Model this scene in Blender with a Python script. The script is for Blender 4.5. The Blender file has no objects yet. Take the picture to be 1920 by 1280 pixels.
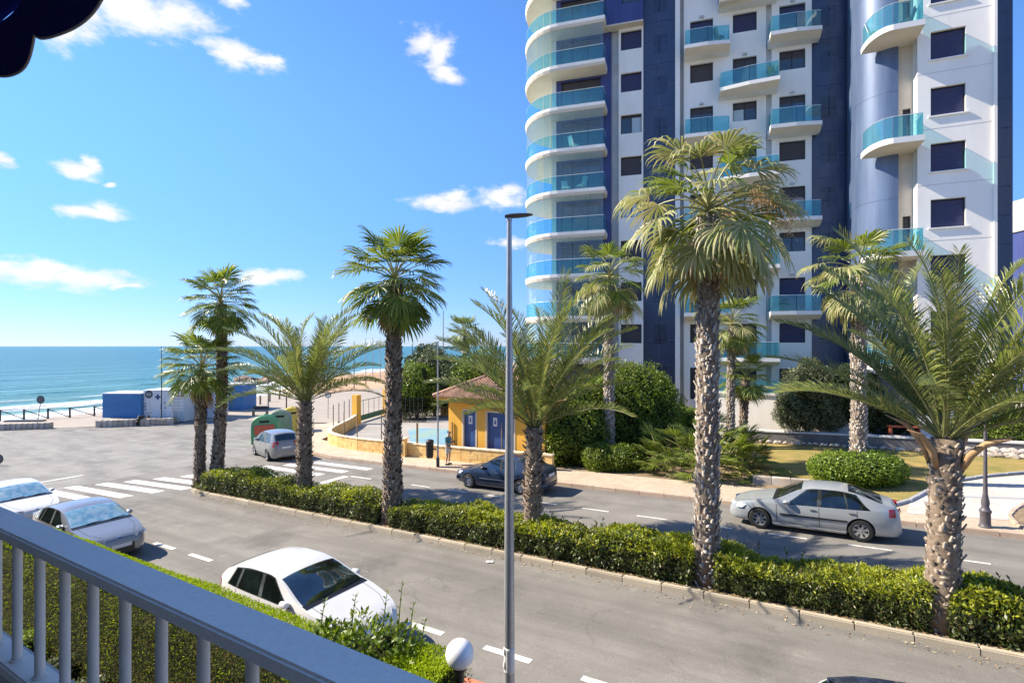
import bpy, bmesh, math, random
import numpy as np
from mathutils import Vector, Matrix, Euler, noise
from mathutils.geometry import tessellate_polygon

random.seed(7); rng = np.random.default_rng(11)
R = math.radians
scene = bpy.context.scene
C = scene.collection

# ------------------------------------------------------------------ camera, sky, sun, exposure
EYE = 5.73
FPX = 1000.0            # focal length in pixels of a 1920 px wide picture
HOR = 649.0
cam_d = bpy.data.cameras.new('camera'); cam = bpy.data.objects.new('camera', cam_d); C.objects.link(cam)
cam_d.sensor_width = 36.0; cam_d.lens = 36.0 * FPX / 1920.0
cam_d.shift_y = (HOR - 640.0) / 1920.0
cam_d.clip_start = 0.05; cam_d.clip_end = 90000
cam.location = (0, 0, EYE); cam.rotation_euler = (R(90), 0, 0)
scene.camera = cam

SUN_AZ = 76.0           # degrees to the left of straight ahead
SUN_EL = 39.0
sd = Vector((-math.sin(R(SUN_AZ)) * math.cos(R(SUN_EL)), math.cos(R(SUN_AZ)) * math.cos(R(SUN_EL)), math.sin(R(SUN_EL))))
sun_d = bpy.data.lights.new('sun', 'SUN'); sun_d.energy = 4.6; sun_d.angle = R(0.53); sun_d.color = (1.0, 0.90, 0.75)
sun = bpy.data.objects.new('sun', sun_d); C.objects.link(sun)
sun.rotation_euler = sd.to_track_quat('Z', 'Y').to_euler(); sun.location = (-30, 10, 40)

world = bpy.data.worlds.new('World'); scene.world = world; world.use_nodes = True
nt = world.node_tree; nt.nodes.clear()
def nn(tree, kind, **kw):
    n = tree.nodes.new(kind)
    for k, v in kw.items(): setattr(n, k, v)
    return n
w_out = nn(nt, 'ShaderNodeOutputWorld'); w_bg = nn(nt, 'ShaderNodeBackground'); w_bg.inputs['Strength'].default_value = 0.12
nt.links.new(w_bg.outputs[0], w_out.inputs[0])
sky = nn(nt, 'ShaderNodeTexSky', sky_type='NISHITA', sun_disc=False, sun_elevation=R(SUN_EL), sun_rotation=R(-SUN_AZ))
sky.altitude = 0; sky.air_density = 1.0; sky.dust_density = 0.0; sky.ozone_density = 9.0
hsv = nn(nt, 'ShaderNodeHueSaturation'); hsv.inputs['Saturation'].default_value = 1.0; hsv.inputs['Value'].default_value = 1.0
nt.links.new(sky.outputs[0], hsv.inputs['Color'])
def m_(op, a, b=None, c=None):
    n = nn(nt, 'ShaderNodeMath', operation=op)
    for i, v in enumerate((a, b, c)):
        if v is None: continue
        if isinstance(v, (int, float)): n.inputs[i].default_value = v
        else: nt.links.new(v, n.inputs[i])
    return n.outputs[0]
tc = nn(nt, 'ShaderNodeTexCoord'); sx = nn(nt, 'ShaderNodeSeparateXYZ'); nt.links.new(tc.outputs['Generated'], sx.inputs[0])
az = m_('ARCTAN2', sx.outputs[0], sx.outputs[1]); el = m_('ARCSINE', sx.outputs[2])
cmb = nn(nt, 'ShaderNodeCombineXYZ'); nt.links.new(az, cmb.inputs[0]); nt.links.new(el, cmb.inputs[1])
nz1 = nn(nt, 'ShaderNodeTexNoise'); nz1.inputs['Scale'].default_value = 7.0; nz1.inputs['Detail'].default_value = 6; nz1.inputs['Roughness'].default_value = 0.6
mp = nn(nt, 'ShaderNodeMapping'); mp.inputs['Scale'].default_value = (1.0, 2.0, 1)
nt.links.new(cmb.outputs[0], mp.inputs[0]); nt.links.new(mp.outputs[0], nz1.inputs['Vector'])
wob = nn(nt, 'ShaderNodeVectorMath', operation='MULTIPLY_ADD')
nt.links.new(nz1.outputs['Color'], wob.inputs[0]); wob.inputs[1].default_value = (0.10, 0.06, 0); nt.links.new(cmb.outputs[0], wob.inputs[2])
blobs = [(265, 20, 95, 34), (330, 35, 70, 26), (235, 5, 60, 34), (150, 20, 35, 40), (120, 55, 30, 26),
         (445, 108, 52, 17), (495, 124, 42, 15), (520, 122, 22, 10), (790, 80, 34, 24), (822, 104, 30, 26), (838, 140, 30, 15),
         (150, 312, 46, 14), (170, 296, 20, 13), (222, 340, 14, 5), (175, 395, 60, 11), (200, 388, 34, 13),
         (60, 507, 95, 24), (150, 521, 95, 17), (15, 494, 60, 17), (100, 500, 60, 16), (235, 538, 30, 5), (515, 519, 55, 13), (488, 512, 28, 11),
         (835, 377, 52, 15), (852, 366, 28, 11), (945, 372, 40, 16), (955, 455, 32, 13), (-10, 290, 20, 10), (445, 8, 26, 14)]
outside = [(-60, 30, .12, .05), (-95, 18, .2, .04), (-130, 35, .15, .06), (-170, 14, .25, .04), (160, 28, .16, .06), (120, 12, .3, .04), (95, 40, .14, .06), (70, 20, .2, .05), (60, 55, .16, .08), (-40, 62, .14, .08)]
cl = []
for (px, py, hw, hh) in blobs:
    u = (px - 960) / FPX; v = (HOR - py) / FPX
    a = math.atan(u); r = math.hypot(1, u); e = math.atan(v / r)
    cl.append((a, e, hw / FPX / (1 + u * u), hh / FPX / r))
cl += [(R(a), R(e), x, y) for a, e, x, y in outside]
prev = None
for (a, e, x, y) in cl:
    s1 = nn(nt, 'ShaderNodeVectorMath', operation='SUBTRACT'); nt.links.new(wob.outputs[0], s1.inputs[0]); s1.inputs[1].default_value = (a + .05, e + .03, 0)
    s2 = nn(nt, 'ShaderNodeVectorMath', operation='MULTIPLY'); nt.links.new(s1.outputs[0], s2.inputs[0]); s2.inputs[1].default_value = (1 / x, 1 / y, 0)
    s3 = nn(nt, 'ShaderNodeVectorMath', operation='LENGTH'); nt.links.new(s2.outputs[0], s3.inputs[0])
    d = m_('SUBTRACT', 1.38, s3.outputs['Value'])
    prev = d if prev is None else m_('SMOOTH_MAX', prev, d, 0.25)
nz2 = nn(nt, 'ShaderNodeTexNoise'); nz2.inputs['Scale'].default_value = 30; nz2.inputs['Detail'].default_value = 8; nz2.inputs['Roughness'].default_value = 0.62
nt.links.new(mp.outputs[0], nz2.inputs['Vector'])
f = m_('MULTIPLY_ADD', m_('SUBTRACT', nz2.outputs['Fac'], 0.5), 2.1, prev)
mr = nn(nt, 'ShaderNodeMapRange', interpolation_type='SMOOTHSTEP'); nt.links.new(f, mr.inputs[0])
mr.inputs[1].default_value = -0.15; mr.inputs[2].default_value = 1.1; mr.inputs[3].default_value = 0; mr.inputs[4].default_value = 0.93
shade = nn(nt, 'ShaderNodeMapRange'); nt.links.new(nz1.outputs['Fac'], shade.inputs[0]); shade.inputs[1].default_value = .3; shade.inputs[2].default_value = .7
shade.inputs[3].default_value = 3.6; shade.inputs[4].default_value = 4.5
ccol = nn(nt, 'ShaderNodeVectorMath', operation='SCALE'); ccol.inputs[0].default_value = (1.0, 0.985, 0.99); nt.links.new(shade.outputs[0], ccol.inputs['Scale'])
mixc = nn(nt, 'ShaderNodeMix', data_type='RGBA'); nt.links.new(mr.outputs[0], mixc.inputs['Factor'])
dim = nn(nt, 'ShaderNodeMapRange', interpolation_type='SMOOTHSTEP'); nt.links.new(el, dim.inputs[0]); dim.inputs[1].default_value = R(-2); dim.inputs[2].default_value = R(26); dim.inputs[3].default_value = .0; dim.inputs[4].default_value = 1.0
dmx = nn(nt, 'ShaderNodeMix', data_type='RGBA'); nt.links.new(dim.outputs[0], dmx.inputs['Factor']); dmx.inputs['A'].default_value = (.45, .50, .70, 1); dmx.inputs['B'].default_value = (.80, .92, 1.02, 1)
skd = nn(nt, 'ShaderNodeVectorMath', operation='MULTIPLY'); nt.links.new(hsv.outputs[0], skd.inputs[0]); nt.links.new(dmx.outputs['Result'], skd.inputs[1])
nt.links.new(skd.outputs[0], mixc.inputs['A']); nt.links.new(ccol.outputs[0], mixc.inputs['B'])
nt.links.new(mixc.outputs['Result'], w_bg.inputs['Color'])

scene.view_settings.view_transform = 'Standard'; scene.view_settings.look = 'None'
scene.view_settings.exposure = 1.14; scene.view_settings.gamma = 1.0; scene.view_settings.use_curve_mapping = False
scene.render.engine = 'CYCLES'
scene.cycles.use_denoising = True
scene.cycles.max_bounces = 8; scene.cycles.transparent_max_bounces = 24; scene.cycles.diffuse_bounces = 3
scene.cycles.caustics_reflective = False; scene.cycles.caustics_refractive = False
scene.cycles.sample_clamp_indirect = 6

# ------------------------------------------------------------------ frames of reference
DV = Vector((-0.855, 0.5186, 0)); NV = Vector((0.5186, 0.855, 0))       # along the road to the sea; across it, away from the balcony
ROADANG = math.atan2(DV.y, DV.x)
def zg(s): return -0.031 * min(s, 45.0)
def W(s, t, dz=0.0):
    p = DV * s + NV * t; p.z = zg(s) + dz; return p
def ST(p): return p[0] * DV.x + p[1] * DV.y, p[0] * NV.x + p[1] * NV.y
def gz(x, y): return zg(x * DV.x + y * DV.y)
def onray_t(px, t):
    u = (px - 960) / FPX; Y = t / (NV.y + NV.x * u); return u * Y, Y
def at(px, py, Y): return Vector(((px - 960) / FPX * Y, Y, EYE + (HOR - py) / FPX * Y))
def road_matrix(s, t, dz=0.0, yaw=0.0):
    x = Vector((DV.x, DV.y, -0.031 if s < 45 else 0)).normalized(); y = -NV; z = x.cross(y).normalized()
    m = Matrix((x, y, z)).transposed().to_4x4(); m.translation = W(s, t, dz)
    return m @ Matrix.Rotation(yaw, 4, 'Z')

# ------------------------------------------------------------------ materials
MATS = {}
def newmat(name):
    m = bpy.data.materials.new(name); m.use_nodes = True; t = m.node_tree; t.nodes.clear()
    o = t.nodes.new('ShaderNodeOutputMaterial'); MATS[name] = m
    return m, t, o
def pm(name, c1, c2=None, scale=4.0, rough=0.7, metal=0.0, bump=0.0, bscale=None, spec=0.5, detail=6, stretch=None, coat=0.0, c3=None, s3=1.0, a3=.5, lo=.35, hi=.65, rnd=0.0, speck=0.0, spsc=60):
    """principled surface whose colour wanders between c1 and c2 by noise (c3: a second, larger pattern)"""
    m, t, o = newmat(name)
    b = t.nodes.new('ShaderNodeBsdfPrincipled'); t.links.new(b.outputs[0], o.inputs[0])
    b.inputs['Roughness'].default_value = rough; b.inputs['Metallic'].default_value = metal; b.inputs['Specular IOR Level'].default_value = spec
    b.inputs['Coat Weight'].default_value = coat; b.inputs['Coat Roughness'].default_value = .05
    g = t.nodes.new('ShaderNodeNewGeometry'); vec = g.outputs['Position']
    if stretch:
        mpn = t.nodes.new('ShaderNodeMapping'); mpn.inputs['Scale'].default_value = stretch; t.links.new(vec, mpn.inputs[0]); vec = mpn.outputs[0]
    def noise_fac(sc, l=lo, h=hi):
        n = t.nodes.new('ShaderNodeTexNoise'); n.inputs['Scale'].default_value = sc; n.inputs['Detail'].default_value = detail; n.inputs['Roughness'].default_value = .6
        t.links.new(vec, n.inputs['Vector'])
        r = t.nodes.new('ShaderNodeMapRange'); t.links.new(n.outputs['Fac'], r.inputs[0]); r.inputs[1].default_value = l; r.inputs[2].default_value = h
        return n, r.outputs[0]
    def mix(fac, a, bcol):
        x = t.nodes.new('ShaderNodeMix'); x.data_type = 'RGBA'
        if isinstance(fac, float): x.inputs['Factor'].default_value = fac
        else: t.links.new(fac, x.inputs['Factor'])
        for sock, val in (('A', a), ('B', bcol)):
            if isinstance(val, tuple): x.inputs[sock].default_value = (*val, 1)
            else: t.links.new(val, x.inputs[sock])
        return x.outputs['Result']
    col = (*c1, 1)
    if c2:
        _, f1 = noise_fac(scale); out = mix(f1, c1, c2)
        if c3:
            _, f2 = noise_fac(s3, .45, .7); ma = t.nodes.new('ShaderNodeMath'); ma.operation = 'MULTIPLY'; t.links.new(f2, ma.inputs[0]); ma.inputs[1].default_value = a3
            out = mix(ma.outputs[0], out, c3)
        if speck:
            n2 = t.nodes.new('ShaderNodeTexNoise'); n2.inputs['Scale'].default_value = spsc; n2.inputs['Detail'].default_value = 3; t.links.new(vec, n2.inputs['Vector'])
            r2 = t.nodes.new('ShaderNodeMapRange'); t.links.new(n2.outputs['Fac'], r2.inputs[0]); r2.inputs[1].default_value = .3; r2.inputs[2].default_value = .7; r2.inputs[3].default_value = 1 - speck; r2.inputs[4].default_value = 1 + speck
            h2 = t.nodes.new('ShaderNodeVectorMath'); h2.operation = 'SCALE'; t.links.new(out, h2.inputs[0]); t.links.new(r2.outputs[0], h2.inputs['Scale']); out = h2.outputs[0]
        if rnd:
            oi = t.nodes.new('ShaderNodeObjectInfo'); h = t.nodes.new('ShaderNodeHueSaturation')
            r = t.nodes.new('ShaderNodeMapRange'); t.links.new(oi.outputs['Random'], r.inputs[0]); r.inputs[3].default_value = 1 - rnd; r.inputs[4].default_value = 1 + rnd
            t.links.new(r.outputs[0], h.inputs['Value']); t.links.new(out, h.inputs['Color']); out = h.outputs[0]
        t.links.new(out, b.inputs['Base Color'])
    else: b.inputs['Base Color'].default_value = col
    if bump:
        n, _ = noise_fac(bscale or scale * 4); bn = t.nodes.new('ShaderNodeBump'); bn.inputs['Strength'].default_value = bump; bn.inputs['Distance'].default_value = .02
        t.links.new(n.outputs['Fac'], bn.inputs['Height']); t.links.new(bn.outputs[0], b.inputs['Normal'])
    return m
def leafmat(name, cols, rough=0.45, trans=0.3, tcol=None, spec=0.4):
    """leaves: colour differs from leaf to leaf, some light passes through"""
    m, t, o = newmat(name)
    g = t.nodes.new('ShaderNodeNewGeometry'); oi = t.nodes.new('ShaderNodeObjectInfo')
    ad = t.nodes.new('ShaderNodeMath'); ad.operation = 'MULTIPLY_ADD'; t.links.new(oi.outputs['Random'], ad.inputs[0]); ad.inputs[1].default_value = .35; t.links.new(g.outputs['Random Per Island'], ad.inputs[2])
    fr = t.nodes.new('ShaderNodeMath'); fr.operation = 'FRACT'; t.links.new(ad.outputs[0], fr.inputs[0])
    cr = t.nodes.new('ShaderNodeValToRGB'); t.links.new(fr.outputs[0], cr.inputs[0])
    e = cr.color_ramp.elements
    while len(e) < len(cols): e.new(.5)
    for i, c in enumerate(cols): e[i].position = i / (len(cols) - 1) if len(cols) > 1 else 0; e[i].color = (*c, 1)
    b = t.nodes.new('ShaderNodeBsdfPrincipled'); b.inputs['Roughness'].default_value = rough; b.inputs['Specular IOR Level'].default_value = spec
    t.links.new(cr.outputs[0], b.inputs['Base Color'])
    tr = t.nodes.new('ShaderNodeBsdfTranslucent'); h = t.nodes.new('ShaderNodeHueSaturation'); h.inputs['Value'].default_value = 1.5; h.inputs['Saturation'].default_value = 1.1
    t.links.new(cr.outputs[0], h.inputs['Color']); t.links.new(h.outputs[0], tr.inputs[0])
    mx = t.nodes.new('ShaderNodeMixShader'); mx.inputs[0].default_value = trans
    t.links.new(b.outputs[0], mx.inputs[1]); t.links.new(tr.outputs[0], mx.inputs[2]); t.links.new(mx.outputs[0], o.inputs[0])
    return m
def glassmat(name, tint, refl=0.12, rough=0.02, body=None, bk=.2, graze=.45):
    """thin sheet glass: tinted see-through with mirror reflection that grows at grazing angles"""
    m, t, o = newmat(name)
    tr = t.nodes.new('ShaderNodeBsdfTransparent'); tr.inputs[0].default_value = (*tint, 1)
    gl = t.nodes.new('ShaderNodeBsdfGlossy'); gl.inputs['Roughness'].default_value = rough
    lw = t.nodes.new('ShaderNodeLayerWeight'); lw.inputs[0].default_value = .35
    ma = t.nodes.new('ShaderNodeMath'); ma.operation = 'MULTIPLY_ADD'; t.links.new(lw.outputs['Facing'], ma.inputs[0]); ma.inputs[1].default_value = graze; ma.inputs[2].default_value = refl
    mx = t.nodes.new('ShaderNodeMixShader'); t.links.new(ma.outputs[0], mx.inputs[0]); t.links.new(tr.outputs[0], mx.inputs[1]); t.links.new(gl.outputs[0], mx.inputs[2])
    if body:
        df = t.nodes.new('ShaderNodeBsdfDiffuse'); df.inputs[0].default_value = (*body, 1); tl = t.nodes.new('ShaderNodeBsdfTranslucent'); tl.inputs[0].default_value = (*body, 1)
        a1 = t.nodes.new('ShaderNodeAddShader'); t.links.new(df.outputs[0], a1.inputs[0]); t.links.new(tl.outputs[0], a1.inputs[1])
        m2 = t.nodes.new('ShaderNodeMixShader'); m2.inputs[0].default_value = bk; t.links.new(tr.outputs[0], m2.inputs[1]); t.links.new(a1.outputs[0], m2.inputs[2]); t.links.new(m2.outputs[0], mx.inputs[1])
    t.links.new(mx.outputs[0], o.inputs[0])
    return m

# ------------------------------------------------------------------ objects
MW = {}; FRAME = [None]
def thing(name, label, cat, loc=(0, 0, 0), rotz=0.0, group=None, matrix=None):
    o = bpy.data.objects.new(name, None); C.objects.link(o); o.empty_display_size = .2
    m = matrix if matrix is not None else Matrix.Translation(Vector(loc)) @ Matrix.Rotation(rotz, 4, 'Z')
    o.matrix_world = m; MW[o.name] = m.copy()
    tag(o, label, cat, group); return o
def tag(o, label=None, cat=None, group=None, kind=None):
    if label: o['label'] = label
    if cat: o['category'] = cat
    if group: o['group'] = group
    if kind: o['kind'] = kind
    return o
def link(name, me, parent=None, matrix=None):
    """object on given mesh data; matrix is its place in the world"""
    o = bpy.data.objects.new(name, me); C.objects.link(o)
    if parent is not None:
        o.parent = parent; pm_ = MW[parent.name]
        w = matrix if matrix is not None else pm_
        o.matrix_basis = pm_.inverted() @ w
    else:
        w = matrix if matrix is not None else Matrix.Identity(4); o.matrix_basis = w
    MW[o.name] = w.copy(); return o
def M(m): return MATS[m] if isinstance(m, str) else m
class MB:
    """collects shapes (in world or in local coordinates) and links them as one mesh"""
    def __init__(s): s.v = []; s.f = []; s.m = []
    def add(s, vs, fs, mi=0):
        k = len(s.v); s.v.extend([tuple(v) for v in vs]); s.f.extend([tuple(i + k for i in f) for f in fs]); s.m.extend([mi] * len(fs)); return s
    def box(s, c, size, rz=0.0, mi=0, mat=None, taper=1.0):
        hx, hy, hz = size[0] / 2, size[1] / 2, size[2] / 2
        vs = []
        for z in (-hz, hz):
            k = taper if z > 0 else 1.0
            for x, y in ((-hx, -hy), (hx, -hy), (hx, hy), (-hx, hy)): vs.append(Vector((x * k, y * k, z)))
        m = mat if mat is not None else Matrix.Translation(Vector(c)) @ Matrix.Rotation(rz, 4, 'Z')
        if mat is not None: m = mat @ Matrix.Translation(Vector(c))
        return s.add([m @ v for v in vs], [(0, 3, 2, 1), (4, 5, 6, 7), (0, 1, 5, 4), (1, 2, 6, 5), (2, 3, 7, 6), (3, 0, 4, 7)], mi)
    def tube(s, path, rad, n=8, mi=0, cap=True):
        path = [Vector(p) for p in path]; rads = rad if isinstance(rad, (list, tuple)) else [rad] * len(path)
        vs = []; ref = None
        for i, p in enumerate(path):
            d = (path[min(i + 1, len(path) - 1)] - path[max(i - 1, 0)]).normalized()
            if ref is None: ref = Vector((1, 0, 0)) if abs(d.x) < .8 else Vector((0, 1, 0))
            a = (ref - d * ref.dot(d)).normalized(); b = d.cross(a); ref = a
            for k in range(n):
                t = 2 * math.pi * k / n; vs.append(p + (a * math.cos(t) + b * math.sin(t)) * rads[i])
        fs = [(i * n + k, i * n + (k + 1) % n, (i + 1) * n + (k + 1) % n, (i + 1) * n + k) for i in range(len(path) - 1) for k in range(n)]
        if cap: fs += [tuple(range(n - 1, -1, -1)), tuple((len(path) - 1) * n + k for k in range(n))]
        return s.add(vs, fs, mi)
    def lathe(s, prof, c=(0, 0, 0), n=16, mi=0, cap=True):
        c = Vector(c); vs = [c + Vector((r * math.cos(2 * math.pi * k / n), r * math.sin(2 * math.pi * k / n), z)) for r, z in prof for k in range(n)]
        fs = [(i * n + k, i * n + (k + 1) % n, (i + 1) * n + (k + 1) % n, (i + 1) * n + k) for i in range(len(prof) - 1) for k in range(n)]
        if cap: fs += [tuple(range(n - 1, -1, -1)), tuple((len(prof) - 1) * n + k for k in range(n))]
        return s.add(vs, fs, mi)
    def prism(s, poly, z0, z1, mi=0):
        """poly counter-clockwise seen from above"""
        n = len(poly); vs = [(p[0], p[1], z0) for p in poly] + [(p[0], p[1], z1) for p in poly]
        fs = [tuple(range(n - 1, -1, -1)), tuple(range(n, 2 * n))] + [(i, (i + 1) % n, n + (i + 1) % n, n + i) for i in range(n)]
        return s.add(vs, fs, mi)
    def grid(s, fn, nu, nv, mi=0):
        vs = [fn(i / (nu - 1), j / (nv - 1)) for i in range(nu) for j in range(nv)]
        return s.add(vs, [(i * nv + j, (i + 1) * nv + j, (i + 1) * nv + j + 1, i * nv + j + 1) for i in range(nu - 1) for j in range(nv - 1)], mi)
    def mesh(s, name, mats, smooth=False, inv=None):
        me = bpy.data.meshes.new(name)
        vs = [inv @ Vector(v) for v in s.v] if inv is not None else s.v
        me.from_pydata([tuple(v) for v in vs], [], s.f)
        for m in (mats if isinstance(mats, (list, tuple)) else [mats]): me.materials.append(M(m))
        me.polygons.foreach_set('material_index', s.m)
        if smooth:
            me.polygons.foreach_set('use_smooth', [True] * len(s.f))
            if smooth is not True: me.set_sharp_from_angle(angle=R(smooth))
        me.update(); return me
    def build(s, name, mats, parent=None, smooth=False, local=False, origin=None):
        """vertices in world coordinates unless local (then in the parent's frame)"""
        if parent is not None:
            w = MW[parent.name]; inv = None if local else w.inverted(); mt = FRAME[0] if (local and FRAME[0] is not None and parent.get('framed')) else w
        else:
            mt = Matrix.Translation(Vector(origin)) if origin is not None else Matrix.Identity(4); inv = mt.inverted() if origin is not None else None
        return link(name, s.mesh(name, mats, smooth, inv), parent, mt)
def mesh_np(name, verts, faces, mats, mi=None, smooth=False):
    """big meshes from arrays; faces an (n,3) or (n,4) array"""
    me = bpy.data.meshes.new(name); k = faces.shape[1]; n = len(faces)
    me.vertices.add(len(verts)); me.vertices.foreach_set('co', np.asarray(verts, dtype=np.float32).ravel())
    me.loops.add(n * k); me.loops.foreach_set('vertex_index', np.asarray(faces, dtype=np.int32).ravel())
    me.polygons.add(n); me.polygons.foreach_set('loop_start', np.arange(0, n * k, k, dtype=np.int32))
    for m in (mats if isinstance(mats, (list, tuple)) else [mats]): me.materials.append(M(m))
    if mi is not None: me.polygons.foreach_set('material_index', np.asarray(mi, dtype=np.int32))
    if smooth: me.polygons.foreach_set('use_smooth', np.ones(n, dtype=bool))
    me.update(calc_edges=True); return me
def sheet(name, poly, dz, mat, kind='structure', parent=None):
    """flat paving that follows the fall of the ground; poly in road coordinates (s, t)"""
    bm = bmesh.new(); vv = [bm.verts.new((p[0], p[1], 0)) for p in poly]
    for tri in tessellate_polygon([[Vector((p[0], p[1], 0)) for p in poly]]): bm.faces.new([vv[i] for i in tri])
    if min(p[0] for p in poly) < 45 < max(p[0] for p in poly):
        bmesh.ops.bisect_plane(bm, geom=bm.verts[:] + bm.edges[:] + bm.faces[:], plane_co=(45, 0, 0), plane_no=(1, 0, 0))
    for v in bm.verts: v.co = W(v.co.x, v.co.y, dz)
    bm.normal_update()
    for f in bm.faces:
        if f.normal.z < 0: f.normal_flip()
    me = bpy.data.meshes.new(name); bm.to_mesh(me); bm.free(); me.materials.append(M(mat))
    o = link(name, me, parent)
    if kind: o['kind'] = kind
    return o
# ------------------------------------------------------------------ material list
def asphalt(name, c1, c2, dark, along=.05, crack=.25):
    """worn asphalt: grain, wheel-track streaks along the road, stains and thin cracks"""
    m, t, o = newmat(name); b = t.nodes.new('ShaderNodeBsdfPrincipled'); t.links.new(b.outputs[0], o.inputs[0]); b.inputs['Roughness'].default_value = .92; b.inputs['Specular IOR Level'].default_value = .3
    g = t.nodes.new('ShaderNodeNewGeometry'); ro = t.nodes.new('ShaderNodeMapping'); ro.inputs['Rotation'].default_value = (0, 0, -ROADANG); t.links.new(g.outputs['Position'], ro.inputs[0])
    def nz(sc, st=(1, 1, 1), lo=.3, hi=.7, a=0.0, z=1.0, det=6):
        mp_ = t.nodes.new('ShaderNodeMapping'); mp_.inputs['Scale'].default_value = st; t.links.new(ro.outputs[0], mp_.inputs[0]); n = t.nodes.new('ShaderNodeTexNoise'); n.inputs['Scale'].default_value = sc; n.inputs['Detail'].default_value = det; n.inputs['Roughness'].default_value = .62; t.links.new(mp_.outputs[0], n.inputs['Vector'])
        r = t.nodes.new('ShaderNodeMapRange'); t.links.new(n.outputs['Fac'], r.inputs[0]); r.inputs[1].default_value = lo; r.inputs[2].default_value = hi; r.inputs[3].default_value = a; r.inputs[4].default_value = z; return n, r.outputs[0]
    def mix(f, a, bb):
        x = t.nodes.new('ShaderNodeMix'); x.data_type = 'RGBA'; t.links.new(f, x.inputs['Factor'])
        for sk, v in (('A', a), ('B', bb)):
            if isinstance(v, tuple): x.inputs[sk].default_value = (*v, 1)
            else: t.links.new(v, x.inputs[sk])
        return x.outputs['Result']
    c = mix(nz(.9)[1], c1, c2); c = mix(nz(1.0, (along, .9, 1), .44, .68, 0, .85)[1], c, dark); c = mix(nz(.35, (1, 1, 1), .55, .67, 0, .65, 9)[1], c, tuple(x * .8 for x in dark)); c = mix(nz(2.6, (1, 1, 1), .62, .70, 0, .35)[1], c, tuple(min(1, x * 1.35) for x in c2))
    vo = t.nodes.new('ShaderNodeTexVoronoi'); vo.feature = 'DISTANCE_TO_EDGE'; vo.inputs['Scale'].default_value = .42; wn = t.nodes.new('ShaderNodeVectorMath'); wn.operation = 'MULTIPLY_ADD'; nn0 = nz(1.4)[0]; t.links.new(nn0.outputs['Color'], wn.inputs[0]); wn.inputs[1].default_value = (.9, .9, 0); t.links.new(ro.outputs[0], wn.inputs[2]); t.links.new(wn.outputs[0], vo.inputs['Vector'])
    cm = t.nodes.new('ShaderNodeMapRange'); t.links.new(vo.outputs['Distance'], cm.inputs[0]); cm.inputs[1].default_value = .0; cm.inputs[2].default_value = .010; cm.inputs[3].default_value = crack; cm.inputs[4].default_value = 0
    mm = t.nodes.new('ShaderNodeMath'); mm.operation = 'MULTIPLY'; t.links.new(cm.outputs[0], mm.inputs[0]); t.links.new(nz(.25, (1, 1, 1), .5, .6)[1], mm.inputs[1]); c = mix(mm.outputs[0], c, tuple(x * .35 for x in dark))
    sp = nz(48, (1, 1, 1), .3, .7, .80, 1.20, 2); sc = t.nodes.new('ShaderNodeVectorMath'); sc.operation = 'SCALE'; t.links.new(c, sc.inputs[0]); t.links.new(sp[1], sc.inputs['Scale']); t.links.new(sc.outputs[0], b.inputs['Base Color'])
    bp = t.nodes.new('ShaderNodeBump'); bp.inputs['Strength'].default_value = .3; bp.inputs['Distance'].default_value = .01; t.links.new(nz(80)[0].outputs['Fac'], bp.inputs['Height']); t.links.new(bp.outputs[0], b.inputs['Normal'])
asphalt('asphalt', (.185, .172, .152), (.245, .228, .202), (.135, .126, .112))
asphalt('asphalt_lot', (.22, .208, .187), (.285, .27, .243), (.165, .156, .142), along=.3, crack=.3)
pm('paint', (.70, .68, .62), (.40, .375, .33), scale=7, rough=.7, lo=.5, hi=.72, speck=.1, spsc=50)
pm('kerb', (.42, .36, .26), (.50, .44, .34), scale=3, rough=.85, bump=.3, bscale=40, c3=(.26, .22, .17), s3=1.5, a3=.5, rnd=.12)
pm('sidewalk', (.44, .35, .25), (.53, .435, .325), scale=2.2, rough=.85, bump=.15, bscale=25, speck=.12, spsc=14, c3=(.36, .275, .195), s3=.5, a3=.5)
pm('redkerb', (.50, .16, .08), (.56, .22, .13), scale=5, rough=.85)
pm('soil', (.20, .14, .085), (.32, .235, .14), scale=5, rough=.95, bump=.8, bscale=30, c3=(.13, .095, .06), s3=1.2, a3=.6)
pm('land', (.30, .25, .18), (.37, .31, .235), scale=.5, rough=.95, bump=.3, bscale=8)
pm('sand', (.48, .30, .17), (.55, .37, .225), scale=.3, rough=.95, bump=.4, bscale=4, c3=(.45, .27, .16), s3=.08, a3=.6)
pm('promenade', (.33, .275, .215), (.39, .335, .27), scale=.8, rough=.85, c3=(.31, .26, .205), s3=.2, a3=.5)
pm('lawn', (.26, .205, .05), (.36, .25, .08), scale=1.6, speck=.3, spsc=40, rough=.95, bump=.6, bscale=40, c3=(.14, .16, .03), s3=.6, a3=.8)
pm('whitepave', (.46, .435, .39), (.56, .53, .48), scale=6, rough=.8, bump=.1, bscale=20, c3=(.38, .345, .29), s3=1.2, a3=.4)
pm('greykerb', (.30, .31, .33), (.40, .40, .41), scale=4, rough=.8)
pm('bluekerb', (.42, .50, .53), (.50, .57, .60), scale=4, rough=.8)
pm('stone', (.44, .39, .33), (.56, .50, .43), scale=3, rough=.9, bump=.6, bscale=14, c3=(.33, .24, .17), s3=1.2, a3=.6, rnd=.2)
pm('rock', (.22, .15, .11), (.36, .25, .18), scale=1.2, rough=.95, bump=.8, bscale=5, rnd=.25)
pm('darkwall', (.13, .125, .12), (.19, .18, .17), scale=2, rough=.9, bump=.4, bscale=14)
pm('pale_cap', (.62, .60, .57), (.70, .68, .65), scale=4, rough=.8)
pm('court', (.31, .28, .25), (.38, .35, .31), scale=.7, rough=.9, c3=(.26, .25, .21), s3=.3, a3=.5)
pm('court_blue', (.14, .29, .40), (.20, .35, .40), scale=.5, rough=.8, c3=(.26, .34, .22), s3=.25, a3=.8)

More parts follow.
